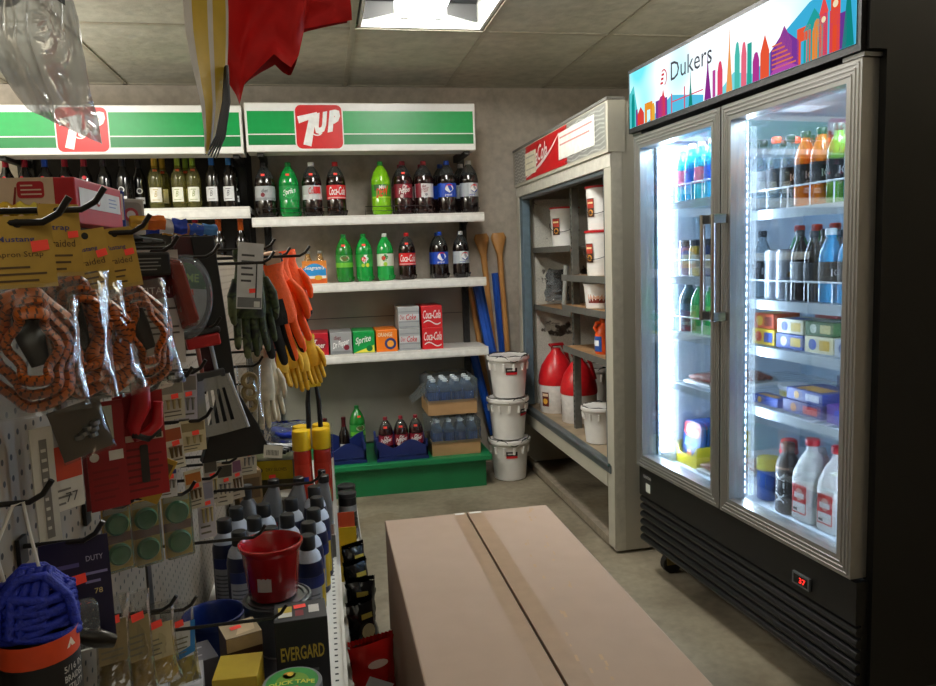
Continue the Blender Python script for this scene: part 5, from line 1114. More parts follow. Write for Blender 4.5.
gloves('brown black palmed work gloves between the camouflage and orange pairs', (248,272,262,350), 1.98, .6, lambda x, y, z: BKG if x < .1 else mat('#5a4330', .7, noise=.3), gap=.8)
gloves('yellow work gloves with red backs hanging below the orange pair', (268,298,338,396), 2.10, .4, lambda x, y, z: RG if x < -.15 else YG, group='yellow gloves on the pegboard', hk='dark wire hook holding the yellow gloves with red backs', gap=1)
gloves('plain yellow work gloves below the orange pair, nearest the soda cartons', (286,318,338,394), 2.24, .3, lambda x, y, z: YG, group='yellow gloves on the pegboard', gap=1, roll=-.12)
gloves('cream leather work gloves hanging low beside the black tool', (250,280,352,434), 1.95, .3, lambda x, y, z: CR, hk='dark wire hook holding the cream gloves', gap=.5, wk=.29)
p, w, h = H(238,258,362,424, 1.84, .4)
t = thing('strap_package', 'tan rope and fittings in a clear bag left of the cream gloves', 'package', p, rz=.4)
q = M(); tn = mat('#a08a58', .7, noise=.3, scale=60)
for k in range(3): q.tube([(w*.3*math.cos(a), .004*k, -h*(.3+.2*k)+w*.3*math.sin(a)) for a in [2*PI*i/16 for i in range(17)]], .006, tn, seg=6)
q.build('rope_coil', t, smooth=50); pillow(w*1.2, h*1.05, .014, FILM, 9.2).build('clear_bag', t, smooth=70)
hook(p.x+.03, p.y, p.z-.01, 'dark wire hook holding the bag of tan rope')
for Y, z_, xe, lab in ((1.78,1.338,-.03,'long dark wire hook above the camouflage gloves'), (1.60,1.325,-.10,'dark wire hook passing above the round clear kit'), (1.62,.845,-.03,'long dark wire hook crossing in front of the black tool'), (1.44,.80,-.14,'dark wire hook low beside the carded parts'), (1.30,.70,-.10,'empty dark wire hook above the blue bucket')):
    hook(xe, Y, z_, lab)
# yellow handled cutter with black grips below the yellow gloves
p, w, h = H(304,320,380,424, 2.35, .3)
t = thing('cutter', 'yellow headed cutter with two black grips hanging below the yellow gloves', 'cutter', p, rz=.3)
q = M(); q.box((-w*.5,-.006,-h*.16), (w*.5,.006,0), mat('#e0b81e', .4)); q.build('head', t, bevel=.002)
for sx in (-1, 1):
    q = M(); q.tube([(sx*w*.22,0,-h*.12),(sx*w*.34,0,-h*.5),(sx*w*.36,0,-h*1.1)], [.006,.008,.008], BLACK, seg=8); q.build('grip', t, smooth=50)
hook(p.x+.0, p.y+.008, p.z-.0, 'dark wire hook holding the yellow cutter')
# ================================================================== goods standing on the base shelf
def base(x, y, z=GZ): p = atZ(x, y, z); return p
# dark blue bottles
def make_add():
    t = thing('additive_bottle', 'x', 'bottle'); nb = mat('#121a3c', .3, noise=.1, coat=.3)
    M().lathe([(.034,0),(.0375,.004),(.0375,.165),(.034,.182)], nb, seg=22).build('body', t, smooth=40)
    M().lathe([(.0342,.181),(.030,.196),(.021,.208),(.018,.212)], mat('#b4bccb', .35), seg=22).build('shoulder', t, smooth=40)
    M().lathe([(.0185,.209),(.0205,.211),(.0205,.244),(.018,.247)], mat('#0c0c0e', .45), seg=18).build('cap', t, smooth=40)
    l = M(); c = lambda n: cyl(.0379+.0004*n, 0, -80); l.rect(c(0), -.045,.02,.045,.145, mat('#9a9ea8', .5, noise=.06), 14); l.rect(c(1), -.045,.115,.045,.145, mat('#1c2a66', .5), 12); l.rect(c(1), .02,.02,.045,.115, mat('#c9a82e', .5), 5)
    for k in range(7): l.rect(c(1), -.04,.028+.011*k,.012,.032+.011*k, mat('#5c606a', .5), 6)
    l.build('label', t)
    return t
zc = GZ+.245
caps = [(224,520),(239,532),(236,508),(254,518),(262,505),(270,528),(287,515),(291,499),(307,536),(308,523),(311,510),(313,498),(314,487)]
nm = ['leftmost, against the pegboard','second from the left, in front','behind the two leftmost','third from the left','behind the red bucket toward the pegboard','directly behind the red bucket','behind the red bucket, by the front edge row','one row further behind the red bucket','nearest in the row along the shelf edge','second in the row along the shelf edge','third in the row along the shelf edge','fourth in the row along the shelf edge','furthest in the row along the shelf edge']
pos = []
for (x, y), s in zip(caps, nm):
    p = atZ(x, y, zc)
    for _ in range(60):
        for q_ in pos:
            d = V((p.x-q_.x, p.y-q_.y, 0))
            if d.length < .0765: d = d.normalized() if d.length > 1e-5 else V((0,1,0)); p += d*(.077-V((p.x-q_.x, p.y-q_.y, 0)).length)
        p.x = min(-.042, max(PX+.042, p.x))
    pos.append(p.copy())
    inst('additive', make_add, 'dark blue bottle with black cap, '+s, (p.x, p.y, GZ+.001), random.uniform(-.3,.3), 'dark blue bottles on the base shelf')
# red pail on a paint can, blue pail
pc = V((-.143, 1.70, GZ+.001))
t = thing('paint_can', 'grey metal paint can under the red plastic pail', 'can', pc)
mt = mat('#6f7174', .35, .8, noise=.1)
M().lathe([(.074,0),(.077,.003),(.075,.008),(.075,.176),(.0775,.18),(.0775,.19),(.073,.191),(.071,.186),(.062,.186)], mt, seg=32).build('body', t, smooth=40)
M().lathe([(.0665,.1865),(.0665,.192),(.06,.192),(.058,.188),(.01,.188)], mat('#8f9194', .3, .85), seg=32).build('lid', t, smooth=40)
h = M(); h.tube([(.079*math.cos(a), .079*math.sin(a), .15-.07*math.sin(a-PI)) for a in [PI+PI*k/12 for k in range(13)]], .0018, STEEL, seg=6); h.build('handle', t, smooth=40)
def pail_(t, r0, r1, h_, m):
    q = M(); q.lathe([(r0,0),(r0+.003,.004),(r1-.003,h_-.02),(r1-.001,h_-.016),(r1+.005,h_-.006),(r1+.005,h_),(r1+.001,h_+.001),(r1-.004,h_-.006),(r0-.002,.008),(.005,.008)], m, seg=36); q.build('body', t, smooth=50)
t = thing('plastic_pail', 'red glossy plastic pail standing on the paint can', 'pail', pc+V((-.008,.01,.193)))
pail_(t, .052, .068, .125, mat('#9c1016', .22, noise=.05, coat=.3))
q = M(); c = cyl(.0605, 0, -100); q.rect(c, -.02,.03,.012,.065, mat('#b3a8a8', .5), 4); q.build('sticker', t)
t = thing('plastic_pail', 'blue plastic pail on the base shelf beside the pegboard', 'pail', (-.293, 1.75, GZ+.001))
pail_(t, .056, .066, .145, mat('#10296e', .3, noise=.08)); q = M(); c = cyl(.0655, 0, -30); q.rect(c, -.008,.085,.008,.105, PRICE, 3); q.build('sticker', t)
# boxes at the near end
def gbox(name, label, cat, p, w, d, h, col, rz, art, part='box'):
    t = thing(name, label, cat, p, rz=rz); q = M(); q.box((-w/2,0,0), (w/2,d,h), mat(col, .5, noise=.08)); o = q.build(part, t, bevel=.0015)
    q = M(); art(q, lambda n: fl((0,-.0007*(n+1),0), (1,0,0)), lambda n: fl((0,0,h+.0007*(n+1)), (1,0,0), vx=(0,1,0)), w, d, h); q.build('print', o); return t
def art_ev(q, F, T_, w, d, h):
    q.text(F(0), 'EVERGARD', .0,h*.72, w*.82,h*.12, mat('#b8a23a', .5), .02); q.rect(T_(0), -w*.42,d*.2,-w*.16,d*.75, mat('#b9a23a', .5)); q.rect(T_(1), -w*.42,d*.2,-w*.16,d*.42, mat('#d9d6cc', .5)); price(q, T_(1), w*.0,d*.68, .012); q.rect(T_(0), -w*.1,d*.2,w*.06,d*.5, mat('#7a1c24', .5)); q.rect(T_(0), w*.16,d*.3,w*.36,d*.7, mat('#c9c4bc', .5)); lines(q, F(0), -w*.3,w*.3,h*.45,h*.6, 2, '#5a5a5c', 2)
gbox('product_box', 'black box with yellow lettering at the near end of the base shelf', 'box', (-.080, 1.455, GZ+.001), .104, .085, .245, '#19191b', .06, art_ev)
for k in range(4):
    t = inst('tape', lambda: (lambda t: (M().lathe([(.027,.003),(.027,.045),(.0535,.045),(.0545,.043),(.0545,.005),(.0535,.003),(.027,.003)], mat('#7f8286', .35, .3), seg=40, caps=False).build('roll', t, smooth=40), M().lathe([(.0265,.001),(.0265,.046),(.025,.046),(.025,.001)], mat('#a88a60', .7), seg=28).build('core', t, smooth=40), t)[2])(thing('tape_roll', 'x', 'tape')), ('grey tape roll at the bottom of the stack of four','grey tape roll second from the bottom of the stack','grey tape roll just under the green labelled one','grey tape roll with green and yellow label on top of its stack')[k], (-.096, 1.335, GZ+.001+k*.0465), 0, 'stacked grey tape rolls')
q = M(); f = fl((0,0,.0466), (1,0,0), vx=(0,1,0)); f2 = fl((0,0,.0472), (1,0,0), vx=(0,1,0)); f3 = fl((0,0,.0478), (1,0,0), vx=(0,1,0))
q.disc(f, 0,0,.0475, mat('#2b8a34', .4), 36); 
q.poly(f2, [(.030*math.cos(a), .030*math.sin(a)) for a in [PI*i/18 for i in range(19)]], mat('#6f9a2e', .4)); q.disc(f2, -.006,.022,.012, mat('#d98a1e', .4)); q.disc(f3, -.004,.024,.006, mat('#e9c23a', .4)); 
q.text(lambda u, v: f3(u, v-u*u*4), 'DUCK TAPE', .0,-.003, .082,.013, mat('#d9d44a', .4), .03); price(q, f3, .004,-.024, .008)
q.build('label_disc', t)
gbox('product_box', 'small tan lidded box leaning open beside the black box', 'box', (-.196, 1.50, GZ+.001), .072, .07, .205, '#3a2218', .35, lambda q, F, T_, w, d, h: (q.rect(T_(0), -w*.5,0,w*.5,d, mat('#a89272', .6)), q.rect(F(0), -w*.5,h*.86,w*.5,h, mat('#b09a7a', .6)), q.poly(T_(1), [(-w*.2,d*.1),(w*.35,d*.2),(w*.45,d*1.0),(w*.1,d*.9)], mat('#c9b08a', .6)), price(q, T_(2), -w*.1,d*.55, .011)))
gbox('product_box', 'yellow box at the bottom edge of the base shelf', 'box', (-.203, 1.375, GZ+.001), .082, .09, .185, '#b59a1c', -.05, lambda q, F, T_, w, d, h: (q.rect(F(0), -w*.45,h*.3,w*.45,h*.8, mat('#2a2618', .5)), lines(q, F(1), -w*.4,w*.4,h*.4,h*.7, 3, '#d9c24a', 1)))
gbox('product_box', 'white flat box with red price tag next to the yellow box', 'box', (-.300, 1.385, GZ+.001), .078, .10, .17, '#a9a8ac', .15, lambda q, F, T_, w, d, h: (q.rect(T_(0), -w*.42,d*.1,w*.42,d*.9, mat('#bdbcc0', .5)), price(q, T_(1), w*.05,d*.5, .014), q.text(T_(1), '69', -w*.05,d*.25, .02,.014, mat('#5c5a60', .5)), lines(q, T_(1), -w*.38,w*.0,d*.3,d*.8, 3, '#77767a', 6)))
gbox('product_box', 'grey box lid just behind the white flat box', 'box', (-.29, 1.53, GZ+.001), .075, .085, .145, '#6d6a72', .4, lambda q, F, T_, w, d, h: lines(q, T_(0), -w*.35,w*.35,d*.2,d*.8, 3, '#b9b6bd', 7))
# spray cans with yellow caps
def make_spray():
    t = thing('spray_can', 'x', 'spray can')
    M().lathe([(.029,0),(.031,.002),(.031,.185),(.029,.195),(.024,.203)], mat('#c2301c', .3, .2, noise=.06), seg=22).build('body', t, smooth=40)
    l = M(); c = lambda n: cyl(.0313+.0004*n, 0, -95); l.rect(c(0), -.06,.03,.06,.15, mat('#cf3a22', .4, noise=.1), 14); l.poly(c(1), [(-.03,.05),(.03,.09),(.03,.14),(-.03,.10)], mat('#e9dcc9', .4)); l.rect(c(2), -.02,.085,.02,.105, mat('#1c3a8a', .4), 5); l.build('label', t)
    M().lathe([(.031,.198),(.0335,.2),(.0325,.262),(.0305,.268),(.028,.269),(.01,.267)], mat('#e2b80e', .35, noise=.04), seg=22).build('cap', t, smooth=40)
    return t
for x, y, lab in ((-.105,2.66,'yellow capped red spray can, front left of the four'), (-.036,2.665,'yellow capped red spray can, front right of the four'), (-.106,2.735,'yellow capped red spray can, back left of the four'), (-.036,2.745,'yellow capped red spray can, back right of the four')):
    inst('spray', make_spray, lab, (x, y, GZ+.095), .1, 'yellow capped spray cans')
t = thing('product_box', 'low white carton holding up the yellow capped spray cans', 'box', (-.062, 2.60, GZ+.001)); q = M(); q.box((-.055,0,0), (.054,.29,.0925), mat('#b9b4aa', .5)); q.build('box', t, bevel=.002)
t = thing('oil_bottle', 'amber oil bottle with blue label and black cap before the spray cans', 'bottle', (-.040, 2.575, GZ+.001))
q = M(); q.loft([[(sx*math.cos(2*PI*i/16), sy*math.sin(2*PI*i/16), z) for i in range(16)] for z, sx, sy in ((0,.028,.02),(.004,.03,.022),(.16,.03,.022),(.185,.022,.018),(.20,.012,.012),(.215,.011,.011))], mat('#a8864a', .25, coat=.4)); q.build('body', t, smooth=45)
q = M(); q.rect(fl((0,-.0225,0),(1,0,0)), -.022,.08,.022,.15, mat('#1c2d7a', .4)); q.poly(fl((0,-.0232,0),(1,0,0)), [(-.018,.09),(.018,.12),(.018,.135),(-.018,.105)], WHITE); q.build('label', t)
q = M(); q.lathe([(.0125,.213),(.0135,.215),(.0135,.235),(.011,.237)], BLACK); q.build('cap', t, smooth=40)
t = thing('round_tin', 'flat round tin with pale lid in front of the amber bottle', 'can', (-.165, 2.625, GZ+.001))
M().lathe([(.040,0),(.042,.003),(.042,.14)], mat('#77716a', .4, .5), seg=24).build('body', t, smooth=40); M().lathe([(.044,.138),(.044,.15),(.04,.152),(.01,.152)], mat('#bdb8ac', .4), seg=24).build('lid', t, smooth=40)
t = thing('spray_can', 'slim blue white can standing beside the spray cans by the price rail', 'spray can', (-.032, 2.93, GZ+.001)); M().lathe([(.022,0),(.024,.003),(.024,.22),(.016,.235),(.014,.26)], mat('#2a6aa8', .3, noise=.3), seg=18).build('body', t, smooth=40); M().lathe([(.015,.236),(.017,.238),(.017,.262),(.014,.265)], WHITE, seg=16).build('cap', t, smooth=40)
# grey oil jugs
def make_oil():
    t = thing('oil_jug', 'x', 'jug'); gm_ = mat('#77797c', .35, .2, noise=.06)
    q = M(); q.loft([[(ox+sx*max(-1,min(1,1.25*math.cos(2*PI*i/20))), sy*max(-1,min(1,1.25*math.sin(2*PI*i/20))), z) for i in range(20)] for z, sx, sy, ox in ((0,.034,.026,0),(.004,.037,.028,0),(.13,.037,.028,0),(.17,.030,.024,.004),(.205,.018,.016,.012),(.215,.014,.014,.014))], gm_); q.build('body', t, smooth=45)
    q = M(); q.lathe([(.0155,.212),(.0185,.214),(.0185,.236),(.016,.238)], BLACK, (.014,0,0), 16); q.build('cap', t, smooth=40)
    q = M(); q.rect(fl((0,-.0288,0),(1,0,0)), -.027,.02,.027,.115, mat('#4a4d52', .5, noise=.2)); q.rect(fl((0,-.0294,0),(1,0,0)), -.022,.07,.022,.10, mat('#a02a26', .5)); q.build('label', t)
    return t
for x, lab in ((-.212,'grey oil jug with black cap, nearest the pegboard of the three'), (-.130,'grey oil jug with black cap, middle of the three'), (-.048,'grey oil jug with black cap at the shelf edge')):
    inst('oil', make_oil, lab, (x, 2.505, GZ+.001), -.04, 'grey oil jugs')
t = thing('funnel_lid', 'dark grey funnel top standing among the bottles near the pegboard', 'funnel', (-.275, 2.42, GZ+.001))
M().lathe([(.035,0),(.04,.004),(.04,.13),(.045,.15),(.02,.20),(.014,.205),(.014,.235),(.017,.237),(.017,.25),(.012,.252)], mat('#3a3b3e', .4, .3), seg=22).build('body', t, smooth=40)
# glove box with black gloves on top, blue cable bundle, small cartons
def art_gb(q, F, T_, w, d, h):
    q.rect(F(0), -w*.5,h*.70,w*.5,h, mat('#c2b41e', .5)); q.disc(F(1), -w*.28,h*.85, .008, mat('#20201a', .5)); q.text(F(1), 'DRY GLOVES', w*.1,h*.86, w*.5,.012, mat('#30301c', .5)); price(q, F(1), w*.0,h*.74, .012)
gbox('glove_box', 'yellow fronted box with black rubber gloves lying on it', 'box', (-.220, 2.76, GZ+.001), .15, .12, .235, '#4a4a30', -.12, art_gb)
t = thing('rubber_gloves', 'black rubber gloves with white edge draped over the yellow fronted box', 'gloves', (-.215, 2.80, GZ+.253), rot=(0,0,0))
q = M(); RBK = mat('#12181f', .3, noise=.1, coat=.3)
for k in range(5): q.tube([(-.11,.02-.006*k,.085-.008*k),(-.06+.008*k,-.015*k*.5,.06-.006*k),(.0+.012*k,-.03+.004*k,.025),(.05+.012*k,-.045+.012*k,.012+.004*k)], [.016,.018,.014,.009], RBK, seg=8)
q.tube([(-.12,.0,.10),(-.07,-.03,.07),(-.02,-.045,.035)], [.02,.03,.02], RBK, seg=10)
q.build('glove', t, smooth=60)
q = M(); q.tube([(-.12,-.025,.115),(-.07,-.058,.085),(-.01,-.064,.05),(.04,-.055,.03)], .004, mat('#c9cdd2', .4), seg=6); q.build('cuff_edge', t, smooth=60)
t = thing('cable_bundle', 'dark blue coiled cables in clear wrap behind the yellow fronted box', 'cable', (-.17, 2.99, GZ+.03))
q = M()
for k in range(9): q.tube([((.075-.003*k)*math.cos(a), (.06-.002*k)*math.sin(a), .02+.030*k+.008*math.sin(2*a+k)) for a in [2*PI*i/20+k for i in range(21)]], .015, mat('#16309c' if k % 3 else '#0d1438', .35, noise=.1), seg=8)
q.build('coil', t, smooth=60); q = pillow(.19, .29, .075, FILMG, 7.7, .30); q.build('wrap', t, smooth=70)
gbox('open_carton', 'small grey open carton with brown inside at the shelf edge', 'carton', (-.030, 2.37, GZ+.001), .05, .10, .075, '#77736c', .0, lambda q, F, T_, w, d, h: q.rect(T_(0), -w*.42,d*.05,w*.42,d*.95, mat('#3a2015', .8)))
gbox('product_box', 'small tan carton lying among the bottles near the pegboard', 'box', (-.285, 2.62, GZ+.001), .08, .10, .24, '#8a6f4a', .3, lambda q, F, T_, w, d, h: (q.rect(T_(0), -w*.3,d*.1,w*.4,d*.6, mat('#cfc4a8', .5)), q.rect(F(0), -w*.4,h*.6,w*.4,h*.9, mat('#5a4326', .5))))
q = M(); fm = clear('#f3f6f8', 1, .08, .14, '#dfe8ee', .7, 20)
q.grid(10, 14, lambda a, c: V((.0035+.002*NZ.noise(V((a*3,c*4,1))), 2.62+.36*a, GZ+.07+c*(.30-.05*a)+.01*NZ.noise(V((a*5,c*5,4))))), fm)
tag(q.build('plastic_sheet', smooth=60), 'loose clear plastic sheet standing around the yellow capped cans', 'plastic sheet')
# ------------------------------------------------------------------ goods on the lower deck beside the aisle
def snack(label, x, y, z, w, h, col, seed, art, lean=.25, rz=.35, group=None):
    t = thing('snack_bag', label, 'snack bag', (x, y, z), rot=(0, 0, rz), group=group)
    b = M(); m = mat(col, .22, .25, noise=.25, scale=9, coat=.4)
    for sg in (-1, 1):
        def f(a, c, sg=sg):
            prof = (max(0, math.sin(PI*a))**.5)*(max(0, math.sin(PI*(.03+.94*c)))**.55)
            n = NZ.noise(V((a*4, c*5, seed+sg)))+.4*NZ.noise(V((a*11, c*12, seed-sg)))
            X = (a-.5)*w*(1-.12*math.sin(PI*c))+.010*n
            Yv = sg*.036*prof*(1+.6*n)+.012*n
            Z = h*c
            return V((X, Yv+lean*(h-Z)*-.35+lean*h*.35, Z))
        b.grid(20, 22, f, m)
    for zz in (0, h):
        n = 24
        vs = [V(((i/n-.5)*w, .003*(-1)**i + (lean*h*.35-lean*(h-zz)*.35), zz+d)) for d in (0, .014 if zz else -.0) for i in range(n+1)]
        if zz: b.add(vs, [(i, i+1, i+n+2, i+n+1) for i in range(n)], m)
    o = b.build('pouch', t, smooth=60)
    if art:
        q = M(); F = lambda u, v: V((u, -.036-.006*math.sin(PI*v/h)+lean*v*.35, v)); art(q, F, w, h); q.build('print', o)
    return t
def art_blk(q, F, w, h): q.disc(F, 0,h*.62, w*.24, mat('#c9c49a', .4), 14, h*.12); q.rect(F, -w*.25,h*.2,w*.2,h*.38, mat('#d9d6d0', .4), 3); q.rect(F, -w*.2,h*.82,w*.2,h*.9, mat('#b9a84a', .4), 3)
gb = 'black foil snack bags on the lower deck'
for y, x, lab, s in ((2.12,.060,'black foil snack bag, nearest the red one on the lower deck',1.1), (2.27,.066,'black foil snack bag with a pale oval, second from the red one',2.3), (2.42,.060,'black foil snack bag with open crimped corner, third from the red one',3.6), (2.57,.060,'black foil snack bag furthest along the lower deck',4.2)):
    snack(lab, x, y, DZ+.003, .090, .185, '#0e0e10', s, art_blk, .22, .30+.25*math.sin(s*2), gb)
def art_rd(q, F, w, h): q.poly(F, [(-w*.45,h*.45),(w*.1,h*.35),(w*.3,h*.5),(-w*.2,h*.68)], mat('#d9d9dc', .4)); q.poly(lambda u, v: F(u, v)+V((0,-.001,0)), [(-w*.2,h*.25),(w*.2,h*.18),(w*.25,h*.32),(-w*.05,h*.40)], mat('#e0a04a', .4)); q.disc(lambda u, v: F(u, v)+V((0,-.001,0)), .0,h*.80, w*.22, mat('#e9cfc4', .4), 14, h*.05)
snack('bright red foil snack bag with white and orange print on the lower deck', .078, 1.84, DZ+.003, .125, .205, '#c21c16', 6.5, art_rd, .3, .30)
snack('dark foil snack bag half hidden below the red one', .06, 1.66, DZ+.003, .10, .15, '#1a1214', 7.5, None, .3, .3)
for y, col, lab in ((2.72,'#c2a41c','yellow display tray with round label on the lower deck'), (2.90,'#b5452a','orange red display tray behind the yellow one on the lower deck')):
    t = thing('display_tray', lab, 'tray', (.035, y, DZ+.001)); q = M(); m = mat(col, .5); q.box((-.04,0,0), (.04,.14,.004), m); q.box((-.04,0,.004), (.04,.004,.06), m); q.box((-.04,.136,.004), (.04,.14,.16), m); q.box((-.04,.004,.004), (-.036,.136,.15), m); q.box((.036,.004,.004), (.04,.136,.06), m); q.build('tray', t)
    q = M(); q.disc(fl((.0,-.0006,0),(1,0,0)), 0,.03, .02, mat('#3a2a1a', .5)); q.disc(fl((.0,-.0012,0),(1,0,0)), 0,.03, .012, mat('#d9c48a', .5)); q.build('print', t)
    for k in range(3):
        b = inst(('tub', col), lambda: (lambda t: (M().lathe([(.015,0),(.017,.002),(.019,.06)], mat('#d9b21e' if col == '#c2a41c' else '#a82a1c', .4), seg=14).build('body', t, smooth=40), M().lathe([(.0195,.058),(.0195,.068),(.016,.07)], mat('#e2c24a', .4), seg=14).build('lid', t, smooth=40), t)[2])(thing('small_tub', 'x', 'tub')), '%s small tub in the %s tray, %s' % (('yellow','red')[col != '#c2a41c'], ('yellow','orange red')[col != '#c2a41c'], ('nearest','middle','furthest')[k]), (.035, y+.032+k*.038, DZ+.0055), 0, 'small tubs in the display trays')
def make_jar():
    t = thing('black_jar', 'x', 'jar'); M().lathe([(.036,0),(.039,.003),(.039,.075),(.035,.085)], mat('#141416', .3, coat=.3), seg=20).build('body', t, smooth=40); M().lathe([(.038,.083),(.040,.085),(.040,.102),(.037,.104)], mat('#26272a', .3), seg=20).build('lid', t, smooth=40); M().rect(cyl(.0393,0), -.06,.02,.06,.05, mat('#8f9294', .4, noise=.3), 14).build('label', t); return t
for k, (y, z, lab) in enumerate(((3.16,DZ,'black lidded jar at the bottom of the front pile on the lower deck'), (3.16,DZ+.105,'black lidded jar on top of the front pile on the lower deck'), (3.26,DZ,'black lidded jar at the bottom of the rear pile on the lower deck'), (3.26,DZ+.105,'black lidded jar on top of the rear pile on the lower deck'))):
    inst('jar', make_jar, lab, (.052, y, z+.001), 0, 'black jars on the lower deck')
# ------------------------------------------------------------------ cartons on the ledge above the straps
LZ = 1.3748
def tbox(name, label, x0, x1, y, w, d, h, col, rz, art):
    p = atY(x0, 200, y); return gbox(name, label, 'box', (p.x+w/2*math.cos(rz), y, LZ), w, d, h, col, rz, art)
def side(rz, w, n): return lambda u, v: V((w/2+.0007*(n+1), u, v))
def art_cb(q, F, T_, w, d, h):
    q.rect(F(0), -w*.5,0,w*.39,h, mat('#d6bca2', .5), 2); q.poly(F(1), rrect(w*.20,h*.56,w*.34,h*.92,.004), mat('#b3202a', .5)); lines(q, F(2), w*.22,w*.33,h*.60,h*.88, 3, '#e0c9b4', 2); q.text(F(2), 'Combos', w*.285,h*.34, w*.19,h*.22, mat('#b01c2a', .5), .03, .2); q.text(F(2), 'Pizza', w*.24,h*.12, w*.09,h*.12, mat('#b01c2a', .5)); q.rect(F(1), -w*.4,h*.1,w*.1,h*.9, mat('#a34a3a', .5, noise=.3)); q.poly(F(2), [(w*.17,h*.35),(w*.185,h*.35),(w*.20,h*.8),(w*.19,h*.8)], mat('#8a2a20', .5))
    S = side(0, w, 0); S2 = side(0, w, 1); q.rect(S, d*.06,h*.36,d*.94,h*.80, mat('#d9d9dc', .5)); q.disc(S2, d*.42,h*.6, h*.16, mat('#b0303a', .5), 16); q.disc(side(0,w,2), d*.42,h*.6, h*.11, mat('#d9d9dc', .5), 16); lines(q, S2, d*.66,d*.9,h*.45,h*.72, 3, '#8a9ac0', 3)
def corner(px_, Y, w, rz): p = atY(px_, 230, Y); return (p.x-w/2*math.cos(rz), p.y-w/2*math.sin(rz), LZ)
gbox('snack_carton', 'red and tan snack carton lying on top of the pegboard unit', 'carton', corner(79, .93, .205, -.06), .205, .16, .052, '#b01a24', -.06, art_cb)
def art_bw(q, F, T_, w, d, h):
    q.rect(F(0), -w*.45,h*.28,w*.45,h*.92, mat('#d9d9de', .5)); q.disc(F(1), -w*.12,h*.6, h*.2, mat('#b0303a', .5), 14); q.disc(F(2), -w*.12,h*.6, h*.13, mat('#e0dde0', .5), 14); lines(q, F(1), w*.15,w*.42,h*.4,h*.8, 3, '#7a8ac0', 3)
gbox('snack_carton', 'blue and white carton with a red ring, next to the red and tan carton', 'carton', corner(127, 1.16, .05, .55), .05, .07, .058, '#1c3a9a', .55, art_bw)
gbox('snack_carton', 'small white packet box with a red ring beyond the blue and white carton', 'carton', corner(146, 1.28, .042, .5), .042, .07, .056, '#b9b9b4', .5, lambda q, F, T_, w, d, h: (q.poly(F(0), rrect(-w*.4,h*.15,w*.4,h*.9,.008), mat('#8f8d88', .5)), q.disc(F(1), 0,h*.55, h*.2, mat('#b04050', .5), 14), q.disc(F(2), 0,h*.55, h*.12, mat('#d9d6d6', .5), 14)))
def wrapper(label, x, y, w, h, cols, seed):
    h *= .62; t = thing('snack_packet', label, 'packet', (x, y, LZ), rot=(0, 0, .4), group='small bright packets on the pegboard ledge')
    q = M()
    for k, c in enumerate(cols):
        q.grid(5, 8, lambda a, b, k=k: V(((a+k)/len(cols)*w-w/2, -.008*math.sin(PI*b)+.006*NZ.noise(V((a*4+k,b*4,seed))), .004+h*b+.004*NZ.noise(V((a*3+k,2,seed))))), mat(c, .3, noise=.1))
        q.grid(5, 8, lambda a, b, k=k: V(((a+k)/len(cols)*w-w/2, .008*math.sin(PI*b)+.006*NZ.noise(V((a*4+k,b*4,seed+5))), .004+h*b+.004*NZ.noise(V((a*3+k,2,seed))))), mat(c, .3, noise=.1))
    q.build('wrapper', t, smooth=60)
wrapper('yellow and orange packet before the white packet box', atY(148,230,1.22).x, 1.22, .05, .035, ('#d9a82e','#d9701e'), 1.2)
wrapper('blue and white packet on the ledge near the hooks', atY(166,230,1.38).x, 1.38, .07, .042, ('#2444b8','#d9d9de','#2444b8'), 2.4)
wrapper('yellow and tan packet at the far end of the ledge', atY(184,230,1.44).x, 1.44, .075, .034, ('#d9a030','#c98a5a','#d9c080'), 3.1)
wrapper('blue topped packet beside the yellow and tan one', atY(203,230,1.45).x, 1.45, .05, .032, ('#2a5ac0','#4a8ad0'), 4.2)
wrapper('yellow and red packet at the near left end of the ledge', atY(8,230,.86).x, .86, .06, .022, ('#c22a1c','#d9b02a','#d9c23a'), 5.3)
# ------------------------------------------------------------------ things hanging from the ceiling over the unit
def string(t, p, x=0, y=0, z=0): 
    q = M(); q.tube([(x,y,z),(x,y,CEIL-p.z-.001)], .0012, mat('#cfcac0', .6), seg=5); q.build('string', t)
p = atY(34, -60, .95); dpt = lambda p: (p-CAM).dot(_f)/FPX
t = thing('hanging_plastic_bag', 'wrinkled clear plastic bag hanging from above at the upper left', 'plastic bag', p)
s_ = dpt(p); q = M(); BAGM = clear('#eef0f2', .5, .15, .36, '#dfe2e6', .7, 14)
def bagf(sd, yo, a, b):
    xl = -34-30*math.sin(PI*min(1,b*.7))*.6+28*max(0,(b-.62))/.38; xr = 20+26*b**.8; 
    x = (xl+(xr-xl)*a)
    n = NZ.noise(V((a*9, b*2.2, sd)))
    fold = (math.sin(a*22+3*b+sd)*.005+math.sin(a*9-4*b+2*sd)*.006)*(1.1-b*.3)+.012*NZ.noise(V((a*6,b*6,sd+3)))
    zz = -(172*b+ (34*(a-.2) if b > .8 else 34*(a-.2)*b/.8)*b)*s_
    return V((x*s_+.003*n, yo*(1 if a > .02 else .3)*math.sin(PI*min(1,max(0,a)))+fold+.010*n, zz))
q.grid(44, 34, lambda a, b: bagf(1.0, -.035, a, b), BAGM); q.grid(44, 34, lambda a, b: bagf(4.0, .030, a, b), BAGM)
q.build('film', t, smooth=75)
q = M(); q.grid(20, 12, lambda a, b: V(((-44+70*a)*s_, -.01+.008*NZ.noise(V((a*5,b*4,7))), (-60*b-8*math.sin(a*7))*s_)), clear('#8d929c', .8, .1, .45, '#3c4048', .6, 18)); q.build('folded_top', t, smooth=75)
string(t, p)
p = atY(204, -70, .92); s_ = dpt(p)
t = thing('hanging_card_strip', 'yellow card strip with white edges and black strands hanging from above', 'card strip', p)
